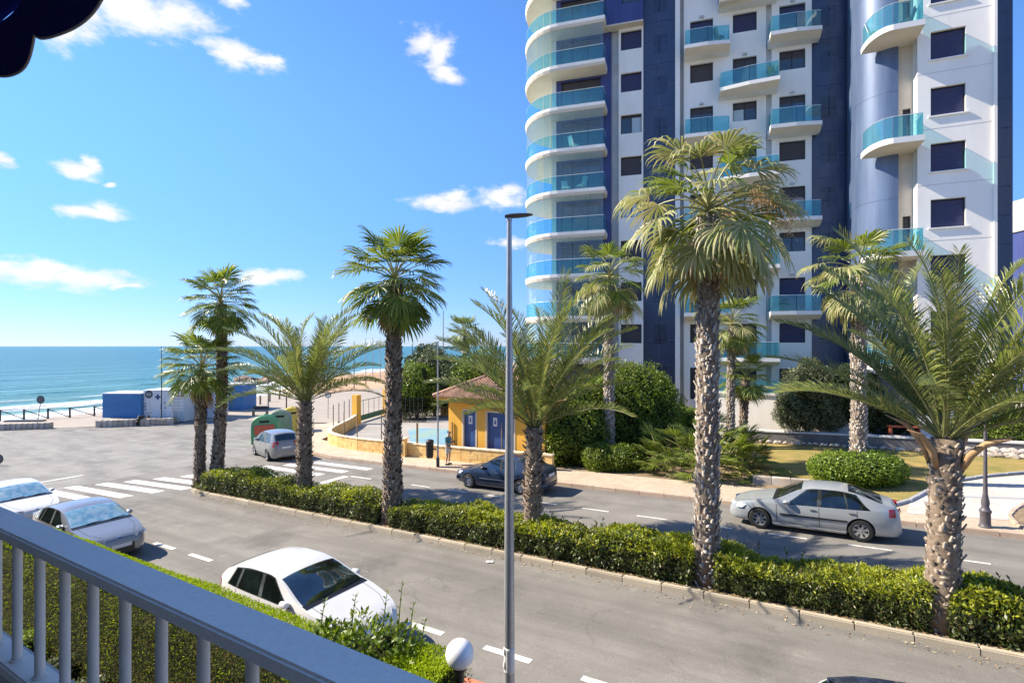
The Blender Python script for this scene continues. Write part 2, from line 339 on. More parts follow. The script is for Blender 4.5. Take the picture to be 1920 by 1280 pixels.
# ------------------------------------------------------------------ land and sea
def shore(t):
    return 70 + 2.0 * math.sin(t * .07) + (0 if t < 40 else min((t - 40) * .55, 34)) + max(0, t - 130) * .25
ss = [-160, -110, -80, -60, -40, -20, 0, 20, 30, 40, 45, 50, 55, 60, 63] + [None] * 9
drops = [-6, -4, -2, 0, 2, 4, 7, 12, 22]
ts = list(range(-120, 60, 4)) + list(range(60, 420, 8))
v = []; fcs = []
for t in ts:
    for i, s in enumerate(ss):
        if s is None:
            d = drops[i - 15]; z = -1.45 - max(0, d + 4) * .16; v.append(DV * (shore(t) + d) + NV * t + Vector((0, 0, z + .12 * noise.noise(Vector((d, t * .3, 1))))))
        else: v.append(W(s, t, -.06))
k = len(ss)
for a in range(len(ts) - 1):
    for b in range(k - 1): fcs.append((a * k + b, (a + 1) * k + b, (a + 1) * k + b + 1, a * k + b + 1))
mb = MB(); mb.add(v, fcs)
land = mb.build('ground', 'land', smooth=True); land['kind'] = 'structure'
sheet('beach_terrain', [(66, 52), (76, 52), (84, 66), (96, 86), (101, 120), (104, 140), (90, 140), (60, 112), (66, 78)], .03, 'sand')

m, t, o = newmat('sea')
b = t.nodes.new('ShaderNodeBsdfPrincipled'); t.links.new(b.outputs[0], o.inputs[0])
at_ = t.nodes.new('ShaderNodeAttribute'); at_.attribute_name = 'dist'
g = t.nodes.new('ShaderNodeNewGeometry')
def tn(op, *a):
    n = t.nodes.new('ShaderNodeMath'); n.operation = op
    for i, x in enumerate(a):
        if isinstance(x, (int, float)): n.inputs[i].default_value = x
        else: t.links.new(x, n.inputs[i])
    return n.outputs[0]
rot = t.nodes.new('ShaderNodeMapping'); rot.vector_type = 'POINT'; rot.inputs['Rotation'].default_value = (0, 0, -ROADANG); t.links.new(g.outputs['Position'], rot.inputs[0])
def nz(scale, sc, detail=5):
    mpn = t.nodes.new('ShaderNodeMapping'); mpn.inputs['Scale'].default_value = sc; t.links.new(rot.outputs[0], mpn.inputs[0])
    n = t.nodes.new('ShaderNodeTexNoise'); n.inputs['Scale'].default_value = scale; n.inputs['Detail'].default_value = detail; t.links.new(mpn.outputs[0], n.inputs['Vector']); return n.outputs['Fac']
cr = t.nodes.new('ShaderNodeValToRGB')
lg = tn('LOGARITHM', tn('MAXIMUM', at_.outputs['Fac'], 1.0), 10.0)
t.links.new(tn('MULTIPLY_ADD', nz(.02, (1, .35, 1)), .10, tn('MULTIPLY', lg, .22)), cr.inputs[0])
el_ = cr.color_ramp.elements; el_[0].position = .12; el_[0].color = (.30, .38, .34, 1); el_[1].position = .30; el_[1].color = (.11, .26, .22, 1)
for p, c in ((.46, (.06, .20, .195, 1)), (.60, (.045, .165, .18, 1)), (.95, (.04, .19, .205, 1))): e = el_.new(p); e.color = c
w1 = nz(.35, (1, .16, 1), 4); w2 = nz(1.6, (1, .45, 1), 4); w3 = nz(.09, (1, .12, 1), 3)
foam_n = nz(.55, (1, .22, 1), 9)
near = t.nodes.new('ShaderNodeMapRange'); t.links.new(at_.outputs['Fac'], near.inputs[0]); near.inputs[1].default_value = 3; near.inputs[2].default_value = 30; near.inputs[3].default_value = .60; near.inputs[4].default_value = .27
crest = t.nodes.new('ShaderNodeAttribute'); crest.attribute_name = 'crest'
fsum = tn('MULTIPLY_ADD', crest.outputs['Fac'], .30, tn('ADD', foam_n, near.outputs[0]))
fm = t.nodes.new('ShaderNodeMapRange'); t.links.new(fsum, fm.inputs[0]); fm.inputs[1].default_value = .93; fm.inputs[2].default_value = 1.12
mx = t.nodes.new('ShaderNodeMix'); mx.data_type = 'RGBA'; t.links.new(fm.outputs[0], mx.inputs['Factor']); t.links.new(cr.outputs[0], mx.inputs['A']); mx.inputs['B'].default_value = (.78, .80, .80, 1)
t.links.new(mx.outputs['Result'], b.inputs['Base Color'])
t.links.new(tn('MULTIPLY_ADD', fm.outputs[0], .5, .3), b.inputs['Roughness']); b.inputs['Specular IOR Level'].default_value = .22
bp = t.nodes.new('ShaderNodeBump'); bp.inputs['Strength'].default_value = 1.0; bp.inputs['Distance'].default_value = 1.7
t.links.new(tn('ADD', tn('MULTIPLY', w1, 1.0), tn('ADD', tn('MULTIPLY', w2, .28), tn('MULTIPLY', w3, 2.0))), bp.inputs['Height']); t.links.new(bp.outputs[0], b.inputs['Normal'])
SEA = -2.35
ds = list(np.arange(-7, 70, 1.0)) + list(np.geomspace(70, 60000, 46))
tc_ = np.concatenate([np.arange(-140, -40, 10.), np.arange(-40, 160, 2.0), np.arange(160, 420, 10.)])
v = []; dist = []; crs = []
for tt in tc_:
    sh = shore(tt)
    for d in ds:
        k2 = 1 + max(0, d - 70) / 130.0
        wob_ = 2.6 * noise.noise(Vector((tt * .03, 3, 0))) + 1.2 * noise.noise(Vector((tt * .11, 7, 0)))
        z = 0; c_ = 0
        if d < 110:
            for i, (dc, am, wd) in enumerate(((7, .40, 1.6), (17, .55, 1.9), (30, .45, 2.3), (46, .42, 2.8), (66, .4, 3.4))):
                x = (d - dc - wob_ * (1 + i * .3)) / wd
                a_ = am * max(0, .75 + 1.6 * noise.noise(Vector((tt * .045 + i * 9, i, 5))))
                gk = a_ * math.exp(-x * x); z += gk
                if i < 3: c_ = max(c_, math.exp(-(x + .3) ** 2 * 1.4) * min(1, a_ * 2.4))
        z += .10 * noise.noise(Vector((tt * .06, d * .25, 2)))
        sm = sh * (1 if d < 70 else 1) + d
        v.append(DV * sm + NV * (tt * k2) + Vector((0, 0, SEA + z))); dist.append(max(0.0, d + wob_)); crs.append(c_)
k = len(ds); a = np.arange(len(tc_) - 1)[:, None]; bb = np.arange(k - 1)[None, :]
f4 = np.stack([a * k + bb, (a + 1) * k + bb, (a + 1) * k + bb + 1, a * k + bb + 1], -1).reshape(-1, 4)
me = mesh_np('sea', np.array([tuple(x) for x in v]), f4, 'sea', smooth=True)
for nme, arr in (('dist', dist), ('crest', crs)):
    A = me.attributes.new(nme, 'FLOAT', 'POINT'); A.data.foreach_set('value', np.array(arr, dtype=np.float32))
so = link('sea', me); so['kind'] = 'structure'

# ------------------------------------------------------------------ roads and pavements
T_NEAR, T_DASH, T_M0, T_M1, T_FD, T_FK = 6.35, 8.69, 12.78, 14.75, 18.2, 20.87
road = sheet('road', [(-75, T_NEAR), (31, T_NEAR), (31, T_FK), (-75, T_FK)], 0.0, 'asphalt')
sheet('parking_lot', [(31, T_NEAR), (36, 0), (40, -40), (70, -40), (63, 10), (60, 16.2), (53.3, 25.2), (50.8, 30), (44, 31.5), (38.5, 30.5), (35.5, 28), (33, 25), (31, 23.2)], 0.0, 'asphalt_lot')
sheet('promenade', [(63, 10), (68, 8), (67.5, 22), (69, 40), (72, 52), (66, 78), (62, 112), (52, 112), (47, 60), (41.5, 42), (38.8, 33), (44, 31.55), (50.8, 30.05), (53.35, 25.25), (60.05, 16.25)], .012, 'promenade')
fk = [(-75, T_FK), (21.5, T_FK), (25, 21.0), (28, 21.7), (31, 23.25), (33, 25), (35.5, 28), (38.5, 30.5)]
sheet('sidewalk_far', fk + [(38.5, 33), (33.5, 29.2), (31, 25.2), (26, 23.4), (-75, 23.6)], .13, 'sidewalk')
sheet('sidewalk_near', [(-75, 3.9), (33, 3.9), (31, T_NEAR), (-75, T_NEAR)], .13, 'sidewalk')

sheet('median_soil', [(-75, T_M0 + .15), (24.2, T_M0 + .15), (24.75, 13.3), (24.75, 13.9), (24.2, T_M1 - .15), (-75, T_M1 - .15)], .105, 'soil')

def kerb_run(parent, pts, mesh_w, h, name='kerb_stone', step=1.0, mat='kerb', jitter=.006):
    """single kerb stones laid end to end along a line of (s, t) points"""
    mbx = MB(); L = step - .018
    bmv = bmesh.new(); bmesh.ops.create_cube(bmv, size=1)
    for vv in bmv.verts: vv.co = Vector((vv.co.x * L, vv.co.y * mesh_w, vv.co.z * h))
    bmesh.ops.bevel(bmv, geom=[e for e in bmv.edges if abs(e.verts[0].co.z - h / 2) < 1e-5 and abs(e.verts[1].co.z - h / 2) < 1e-5], offset=.022, segments=2, affect='EDGES')
    me = bpy.data.meshes.new(name); bmv.to_mesh(me); bmv.free(); me.materials.append(M(mat))
    P = [Vector((p[0], p[1], 0)) for p in pts]; acc = 0; seg = []
    for i in range(len(P) - 1):
        l = (P[i + 1] - P[i]).length; n = max(1, round(l / step))
        for j in range(n):
            a_ = P[i].lerp(P[i + 1], j / n); b_ = P[i].lerp(P[i + 1], (j + 1) / n); seg.append((a_, b_))
    for a_, b_ in seg:
        wa, wb = W(a_.x, a_.y), W(b_.x, b_.y); x = (wb - wa); l = x.length; x.normalize(); y = Vector((0, 0, 1)).cross(x).normalized(); z = x.cross(y)
        mt = Matrix((x * (l / step), y, z)).transposed().to_4x4(); mt.translation = (wa + wb) / 2 + Vector((0, 0, h / 2 - .02 + random.uniform(-jitter, jitter)))
        mt = mt @ Matrix.Rotation(random.uniform(-.008, .008), 4, 'Z')
        link(name, me, parent, mt)
mk = thing('median_kerb', 'beige concrete kerb stones around the planted road divider', 'kerb', W(10, T_M0)); 
kerb_run(mk, [(-12, T_M0 + .07), (24.0, T_M0 + .07), (24.7, 13.05), (25.0, 13.5), (25.0, 14.0), (24.7, 14.45), (24.0, T_M1 - .07)], .15, .17, step=.98)
kerb_run(mk, [(24.0, T_M1 - .07), (-12, T_M1 - .07)], .15, .17, step=2.0)
fkb = thing('pavement_kerb', 'pale reddish kerb along the far pavement beside the parked cars', 'kerb', W(10, T_FK))
pm('kerb_far', (.46, .34, .26), (.54, .43, .33), scale=3, rough=.85, c3=(.36, .24, .18), s3=1.5, a3=.5, rnd=.1)
kerb_run(fkb, [(-14, T_FK + .08), (21.5, T_FK + .08), (25, 21.08), (28, 21.78), (31, 23.33), (33, 25.1), (35.4, 28.1)], .16, .17, mat='kerb_far')
nkb = thing('near_kerb', 'beige kerb along the near pavement below the balcony', 'kerb', W(10, T_NEAR))
kerb_run(nkb, [(31, T_NEAR - .08), (-8, T_NEAR - .08)], .16, .17, step=2.0)

def mark(name, pts, dz=.006): return sheet(name, pts, dz, 'paint', kind=None, parent=road)
def dash(s0, s1, tc, w): mark('lane_dash', [(s0, tc - w / 2), (s1, tc - w / 2), (s1, tc + w / 2), (s0, tc + w / 2)])
MW[road.name] = Matrix.Identity(4)
for k in range(-5, 3): dash(4.86 + 2.08 * k, 5.91 + 2.08 * k, T_DASH, .16)
dash(15.45, 16.6, T_DASH, .15); dash(17.5, 18.7, T_DASH, .15)
for k in range(-6, 9):
    s0 = -1.35 + 2.08 * k; dash(s0, s0 + 1.05, T_FD, .10)
for l, r in (((131, 912), (237, 931)), ((189, 906), (297, 922)), ((242, 901), (351, 916))): pass
cw = [((31.26, 10.83), (26.40, 11.15)), ((30.61, 11.83), (25.99, 12.24)), ((29.92, 12.75), (25.36, 13.16)), ((29.18, 13.72), (24.9, 14.1)), ((28.5, 14.65), (25.9, 14.95)), ((31.9, 9.9), (26.9, 10.2))]
for (a0, b0) in cw: mark('crossing_stripe', [(a0[0], a0[1] - .26), (a0[0] - .1, a0[1] + .26), (b0[0] - .1, b0[1] + .26), (b0[0], b0[1] - .26)])
for (a0, b0) in [((27.6, 16.9), (22.6, 16.85)), ((26.76, 17.87), (21.91, 17.8)), ((26.0, 18.75), (21.3, 18.8)), ((25.0, 19.85), (20.6, 19.8))]:
    mark('crossing_stripe', [(a0[0], a0[1] - .24), (a0[0], a0[1] + .24), (b0[0], b0[1] + .24), (b0[0], b0[1] - .24)])
mark('stop_line', [(20.2, 15.2), (20.6, 15.2), (20.7, 18.15), (20.3, 18.15)]); mark('lane_line', [(20.3, 18.16), (20.3, 18.3), (18.9, 18.3), (18.9, 18.16)])
mark('lane_line', [(33.8, 9.2), (34.0, 9.2), (33.98, 12.3), (33.78, 12.3)]); 

# litter under the hedges and scraps on the asphalt
def litter(name, n, region, size, mats, dz, label, cat):
    V_ = []; F_ = []; mi = []
    for i in range(n):
        s_, t_ = region(); p = W(s_, t_, dz + random.random() * .012); a_ = random.random() * 6.3; l = size * random.uniform(.5, 1.3); w_ = l * random.uniform(.25, .5)
        x = Vector((math.cos(a_), math.sin(a_), random.uniform(-.3, .3))) * l; y = Vector((-math.sin(a_), math.cos(a_), random.uniform(-.4, .4))) * w_
        k_ = len(V_); V_ += [p - x, p + y, p + x, p - y]; F_.append((k_, k_ + 1, k_ + 2, k_ + 3)); mi.append(random.randrange(len(mats)))
    me = mesh_np(name, np.array([tuple(q) for q in V_]), np.array(F_), mats, mi)
    o_ = link(name, me); tag(o_, label, cat, kind='stuff'); return o_
pm('litter_a', (.34, .22, .11)); pm('litter_b', (.50, .40, .25)); pm('litter_c', (.22, .13, .07))
litter('leaf_litter', 9000, lambda: (random.uniform(-8, 24.5), T_M0 + .16 + abs(random.gauss(0, .35))), .045, ['litter_a', 'litter_b', 'litter_c'], .11, 'dry brown leaf litter on the soil of the road divider', 'leaf litter')
litter('gutter_litter', 700, lambda: (random.uniform(-6, 24), T_M0 - abs(random.gauss(0, .22))), .035, ['litter_a', 'litter_b', 'litter_c'], .008, 'scattered dry leaves in the gutter beside the divider kerb', 'leaf litter')
pm('paper', (.8, .8, .78), rough=.6)
for (px, py, lab) in ((918, 1046, 'flattened white paper scrap lying by the divider kerb, left of the lamp post'), (1835, 1243, 'crumpled white tissue lying by the divider kerb at the right')):
    u = (px - 960) / FPX; Y = EYE / ((py - HOR) / FPX) * 1.02; p = Vector((u * Y, Y, gz(u * Y, Y) + .005))
    mb = MB(); mb.grid(lambda a_, b_: p + Vector((a_ * .2 - .1, b_ * .13, .02 + .03 * noise.noise(Vector((a_ * 5, b_ * 5, px))))), 6, 5)
    tag(mb.build('paper_scrap', 'paper', origin=p), lab, 'litter')


# ------------------------------------------------------------------ plants
leafmat('fan_leaf', [(.08, .125, .018), (.145, .195, .03), (.24, .275, .055), (.155, .205, .036)], rough=.40, trans=.36)
leafmat('fan_dry', [(.40, .27, .13), (.50, .37, .20), (.34, .22, .10), (.46, .38, .22)], rough=.7, trans=.2)
leafmat('fan_pale', [(.17, .21, .055), (.28, .30, .10), (.44, .40, .19), (.24, .27, .08), (.46, .36, .20)], rough=.5, trans=.25)
leafmat('date_leaf', [(.10, .14, .032), (.19, .23, .052), (.31, .335, .085), (.145, .18, .055), (.36, .32, .12)], rough=.36, trans=.28, spec=.6)
leafmat('tassel', [(.52, .34, .20), (.60, .42, .27), (.42, .27, .15)], rough=.8, trans=.25)
pm('petiole', (.28, .27, .08), (.36, .33, .12), scale=3, rough=.5)
pm('rachis', (.17, .19, .06), (.27, .27, .11), scale=3, rough=.5)
pm('bark', (.16, .115, .08), (.26, .20, .145), scale=6, rough=.95, bump=.8, bscale=20)
leafmat('boot_grey', [(.10, .075, .055), (.30, .245, .19), (.44, .375, .30), (.20, .155, .115)], rough=.9, trans=.0, spec=.1)
leafmat('boot_brown', [(.05, .034, .024), (.16, .115, .08), (.42, .345, .265), (.09, .062, .043)], rough=.9, trans=.0, spec=.1)
leafmat('boot_white', [(.15, .12, .095), (.40, .345, .285), (.54, .485, .42), (.27, .225, .18)], rough=.9, trans=.0, spec=.1)
pm('spathe', (.40, .24, .12), (.50, .32, .16), scale=4, rough=.7)
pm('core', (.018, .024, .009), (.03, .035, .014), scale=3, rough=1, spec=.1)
pm('twig', (.12, .085, .055), (.2, .15, .1), scale=6, rough=.9)

def fan_leaf(name, e0, lp, L, nseg=24, seed=0, droop=1.0, mat='fan_leaf', spread=108):
    """one fan frond: stalk and pleated blade, growing out along +x from the origin; e0 = rise of the stalk in degrees"""
    rd = random.Random(seed); mb = MB(); UP = Vector((0, 0, 1))
    p = Vector((0, 0, 0)); e = R(e0); path = [p.copy()]; n = 7
    for i in range(n):
        d = Vector((math.cos(e), 0, math.sin(e))); p = p + d * lp / n; path.append(p.copy()); e -= R(4.0) * droop * (1 if e0 > -30 else .3)
    mb.tube(path, [.024 - .012 * i / n for i in range(n + 1)], 5, 1)
    d = Vector((math.cos(e), 0, math.sin(e))); y = Vector((0, 1, 0)); nrm = d.cross(y) * -1
    if nrm.z < 0 and e0 > -60: nrm = -nrm
    fr = [.03, .30, .52, .70, .86, 1.0]; dth = R(2 * spread / nseg)
    for k in range(nseg):
        th = R(-spread) + dth * (k + .5); l = L * (.72 + .28 * math.cos(th)) * rd.uniform(.88, 1.06)
        dr = (d * math.cos(th) + y * math.sin(th) + nrm * rd.uniform(-.05, .12)).normalized(); lat = (-d * math.sin(th) + y * math.cos(th)); vs = []; q = p.copy(); last = 0
        for j, r in enumerate(fr):
            q = q + dr * (r - last) * l; last = r
            hw = r * l * math.tan(dth / 2) if r < .53 else .53 * l * math.tan(dth / 2) * (1 - (r - .53) / .47) ** .7
            c = q + nrm * hw * .55
            vs += [q - lat * hw, c, q + lat * hw]
            g = (0.0, .03, .12, .34, .62, 0)[j] * droop * rd.uniform(.6, 1.35)
            dr = (dr - UP * g).normalized()
        mb.add(vs, [f for j in range(len(fr) - 1) for f in ((j * 3, j * 3 + 3, j * 3 + 4, j * 3 + 1), (j * 3 + 1, j * 3 + 4, j * 3 + 5, j * 3 + 2))], 0)
    return mb.mesh(name, [mat, 'petiole'])
def date_leaf(name, e0, L, seed=0, curve=1.0, pairs=68, wid=.043):
    rd = random.Random(seed); mb = MB(); p = Vector((0, 0, 0)); e = R(e0); n = 16; path = [p.copy()]; tang = []
    tw = rd.uniform(-.25, .25)
    for i in range(n):
        d = Vector((math.cos(e), tw * i / n * .5, math.sin(e))).normalized(); tang.append(d); p = p + d * L / n; path.append(p.copy()); e -= R(2.0 + 6.0 * (i / n) ** 1.6) * curve * (1 if e > R(-70) else 0)
    tang.append(tang[-1])
    mb.tube(path, [.026 * (1 - i / (n + 1)) + .004 for i in range(n + 1)], 5, 1)
    for k in range(pairs):
        f = .14 + .86 * k / (pairs - 1); x = f * n; i = min(int(x), n - 1); w_ = x - i
        q = path[i].lerp(path[i + 1], w_); d = tang[i]; side = Vector((0, 1, 0)); up = d.cross(side) * -1
        if up.z < 0: up = -up
        ll = L * .135 * (min(1, (f - .10) / .22) * .85 + .15) * (1 - max(0, f - .7) / .3 * .55)
        al = R(62 - 34 * f)
        for sgn in (-1, 1):
            a_ = al * rd.uniform(.85, 1.15); l = ll * rd.uniform(.85, 1.12)
            dr = (d * math.cos(a_) + side * sgn * math.sin(a_) * .86 + up * (.42 + rd.uniform(-.18, .18))).normalized()
            dr2 = (dr - Vector((0, 0, .32))).normalized(); wv = dr.cross(side * sgn).normalized() if abs(dr.dot(side)) < .95 else up
            wv = (d * .8 + up * .3 * sgn).normalized() * wid / 2
            m1 = q + dr * l * .55; tip = m1 + dr2 * l * .45
            mb.add([q - wv * .5, q + wv * .5, m1 + wv, m1 - wv, tip], [(0, 1, 2, 3), (3, 2, 4)], 0)
    return mb.mesh(name, ['date_leaf', 'rachis'])
def trunk_parts(root, path, rads, boot, boot_len, per_row, row, seed, up_tilt=.55, bark='bark', top_only=None):
    """tapered stem and the old leaf bases standing off it"""
    rd = random.Random(seed)
    mb = MB(); mb.tube(path, rads, 14); mb.build('trunk', bark, root, smooth=True)
    P = [Vector(p) for p in path]; cum = [0]
    for i in range(len(P) - 1): cum.append(cum[-1] + (P[i + 1] - P[i]).length)
    V_ = []; F_ = []; h = .06; k = 0
    while h < cum[-1] - .02:
        i = max(j for j in range(len(cum)) if cum[j] <= h); i = min(i, len(P) - 2); w_ = (h - cum[i]) / (cum[i + 1] - cum[i])
        c = P[i].lerp(P[i + 1], w_); r = rads[i] * (1 - w_) + rads[i + 1] * w_
        for j in range(per_row):
            a_ = 2 * math.pi * j / per_row + k * 2.4 + rd.uniform(-.22, .22); o_ = Vector((math.cos(a_), math.sin(a_), 0)); tv = Vector((-o_.y, o_.x, 0))
            wd = 2 * math.pi * r / per_row * rd.uniform(.22, .55); ln = boot_len * rd.choice((.35, .6, .8, 1.0, 1.25, 1.5)) * rd.uniform(.8, 1.2); z = rd.uniform(-.05, .05)
            tilt = up_tilt * rd.uniform(.6, 1.5)
            b0 = c + o_ * (r * .93) + Vector((0, 0, z - .03)); tp = b0 + (o_ * tilt + Vector((0, 0, 1))).normalized() * ln; th = rd.uniform(.012, .03); tw0, tw1 = rd.uniform(.1, .7), rd.uniform(.1, .7)
            n0 = len(V_)
            V_ += [b0 - tv * wd, b0 + tv * wd, b0 + o_ * th * 1.6 + Vector((0, 0, .0)), tp - tv * wd * tw0, tp + tv * wd * tw1, tp + o_ * th * .9 - Vector((0, 0, .015))]
            F_ += [(n0, n0 + 2, n0 + 5), (n0, n0 + 5, n0 + 3), (n0 + 2, n0 + 1, n0 + 4), (n0 + 2, n0 + 4, n0 + 5), (n0 + 3, n0 + 5, n0 + 4), (n0, n0 + 3, n0 + 4), (n0, n0 + 4, n0 + 1)]
        h += row * rd.uniform(.85, 1.15); k += 1
    inv = MW[root.name].inverted()
    me = mesh_np('leaf_bases', np.array([tuple(inv @ q) for q in V_]), np.array(F_), boot)
    o_ = link('leaf_bases', me, root); o_['kind'] = 'stuff'
FAN = {}
def fan_variant(kind, e, seed):
    key = (kind, e, seed)
    if key not in FAN:
        lp, L, dr, mat = {'green': (1.02, .98, 1.15, 'fan_leaf'), 'pale': (1.3, 1.02, 2.0, 'fan_pale'), 'dry': (.85, .9, 1.6, 'fan_dry'), 'small': (.9, .8, .7, 'fan_leaf'), 'dwarf': (.75, .62, .45, 'fan_leaf')}[kind]
        FAN[key] = fan_leaf('fan_frond', e, lp, L, 24 if kind != 'dwarf' else 18, seed * 7 + e, dr, mat, 108 if kind != 'dwarf' else 90)
    return FAN[key]
def fan_palm(base, top, label, size=1.0, n=34, seed=1, boot='boot_brown', r0=.26, r1=.2, kind='green', pale=.0, dry=7, group='fan palms', elo=-48, lean=(0, 0), dense=True):
    rd = random.Random(seed); base = Vector(base); top = Vector(top)
    root = thing('fan_palm', label, 'palm tree', base, 0, group)
    path = []; rads = []; m_n = 10
    for i in range(m_n + 1):
        f = i / m_n; p = base.lerp(top, f) + Vector((lean[0], lean[1], 0)) * math.sin(f * math.pi); path.append(p); rads.append((r0 + .10 * math.exp(-f * 9)) * (1 - f) + r1 * f)
    path[0] = path[0] - Vector((0, 0, .1))
    trunk_parts(root, path, rads, boot, .115, 11, .082, seed, up_tilt=.42)
    for i in range(n):
        f = i / (n - 1); e = 84 - (84 - elo) * f ** .95 + rd.uniform(-9, 9); e = round(e / 13) * 13; kd = 'pale' if rd.random() < pale * (.3 + f) else kind
        me = fan_variant(kd, e, rd.randrange(3)); a_ = i * 2.39996 + rd.uniform(-.25, .25); sc = size * rd.uniform(.88, 1.1)
        mt = Matrix.Translation(top + Vector((0, 0, .28 * size * (1 - f)))) @ Matrix.Rotation(a_, 4, 'Z') @ Matrix.Rotation(rd.uniform(-.12, .12), 4, 'X') @ Matrix.Scale(sc, 4)
        link('frond', me, root, mt)
    for i in range(dry):
        me = fan_variant('dry', rd.choice((-65, -78, -52, -39, -65)), rd.randrange(3)); a_ = i * 2.4 + rd.uniform(-.4, .4)
        mt = Matrix.Translation(top - Vector((0, 0, .12))) @ Matrix.Rotation(a_, 4, 'Z') @ Matrix.Scale(size * rd.uniform(.7, 1.0), 4)
        link('dry_frond', me, root, mt)
    return root
def panicles(root, top, n, seed, length=1.9):
    """spent flower stalks arching out of a crown with a dry orange-brown tassel"""
    rd = random.Random(seed)
    for i in range(n):
        a_ = rd.uniform(-.9, 1.2); e = R(rd.uniform(35, 60)); p = Vector(top); path = [p.copy()]
        for j in range(10): p = p + Vector((math.cos(a_) * math.cos(e), math.sin(a_) * math.cos(e), math.sin(e))) * length / 10; path.append(p.copy()); e -= R(11)
        mb = MB(); mb.tube(path, [.02 - .0015 * j for j in range(11)], 5); mb.build('flower_stalk', 'petiole', root)
        P_ = []; N2 = []
        for j in range(420):
            f = 5 + rd.random() * 5; q = path[int(f)].lerp(path[min(int(f) + 1, 10)], f % 1) + Vector((rd.gauss(0, .09), rd.gauss(0, .09), rd.gauss(-.08, .11))); P_.append(tuple(q)); N2.append((rd.uniform(-1, 1), rd.uniform(-1, 1), -1))
        v, f4 = leaf_quads(np.array(P_), np.array(N2), .09, .22, .8, np.random.default_rng(seed + i)); v = v - np.array(MW[root.name].translation)[None, :]
        o_ = link('tassel', mesh_np('tassel', v, f4, 'tassel'), root); o_['kind'] = 'stuff'
DATE = {}
def date_variant(e, seed, L, curve):
    key = (e, seed, L, curve)
    if key not in DATE: DATE[key] = date_leaf('date_frond', e, L, seed * 13 + e, curve)
    return DATE[key]
def date_palm(base, top, label, L=3.4, n=40, seed=1, r0=.27, r1=.29, boot='boot_brown', curve=1.0, elo=-5, boots=.12, tilt=.9):
    rd = random.Random(seed); base = Vector(base); top = Vector(top)
    root = thing('date_palm', label, 'palm tree', base, 0, 'date palms on the road divider')
    path = [base.lerp(top, i / 8) for i in range(9)]; path[0] -= Vector((0, 0, .1)); rads = [(r0 * (1 - i / 8) + r1 * i / 8) + .05 * math.exp(-i)  for i in range(9)]
    trunk_parts(root, path, rads, boot, boots, 11, .11, seed, up_tilt=tilt)
    for i in range(n):
        f = i / (n - 1); e = 86 - (86 - elo) * f ** 1.15; e = round(e / 11) * 11
        me = date_variant(e, rd.randrange(3), L, curve); a_ = i * 2.39996 + rd.uniform(-.2, .2); sc = rd.uniform(.88, 1.06) * (1.06 - .30 * f)
        mt = Matrix.Translation(top + Vector((math.cos(a_) * .12, math.sin(a_) * .12, .12 * (1 - f)))) @ Matrix.Rotation(a_, 4, 'Z') @ Matrix.Rotation(rd.uniform(-.55, .55), 4, 'X') @ Matrix.Scale(sc, 4)
        link('frond', me, root, mt)
    return root, path

def leaf_quads(P, Nn, size, asp, out, rs):
    """leaf-shaped faces at points P with outward directions Nn"""
    n = len(P); r = rs.normal(size=(n, 3)); r /= np.linalg.norm(r, axis=1)[:, None]
    d = r + Nn * out; d[:, 2] += .15; d /= np.linalg.norm(d, axis=1)[:, None] + 1e-9
    sd_ = np.cross(d, Nn + rs.normal(size=(n, 3)) * .45); sd_ /= np.linalg.norm(sd_, axis=1)[:, None] + 1e-9
    up = np.cross(sd_, d); l = size * rs.uniform(.6, 1.25, (n, 1)); w = l * asp * .5
    v = np.stack([P, P + d * l * .5 + sd_ * w - up * l * .06, P + d * l - up * l * .12, P + d * l * .5 - sd_ * w - up * l * .06], 1).reshape(-1, 3)
    return v, np.arange(n * 4).reshape(-1, 4)
def wob3(P, f, seed):
    """cheap smooth noise for arrays"""
    q = P * f + seed
    return (np.sin(q[:, 0] * 1.7 + q[:, 1] * 1.1 + seed) + np.sin(q[:, 1] * 2.3 - q[:, 2] * 1.9 + 2) + np.sin(q[:, 2] * 2.1 + q[:, 0] * 2.7 + 4) + np.sin((q[:, 0] - q[:, 1]) * 4.3) * .5) / 3.5
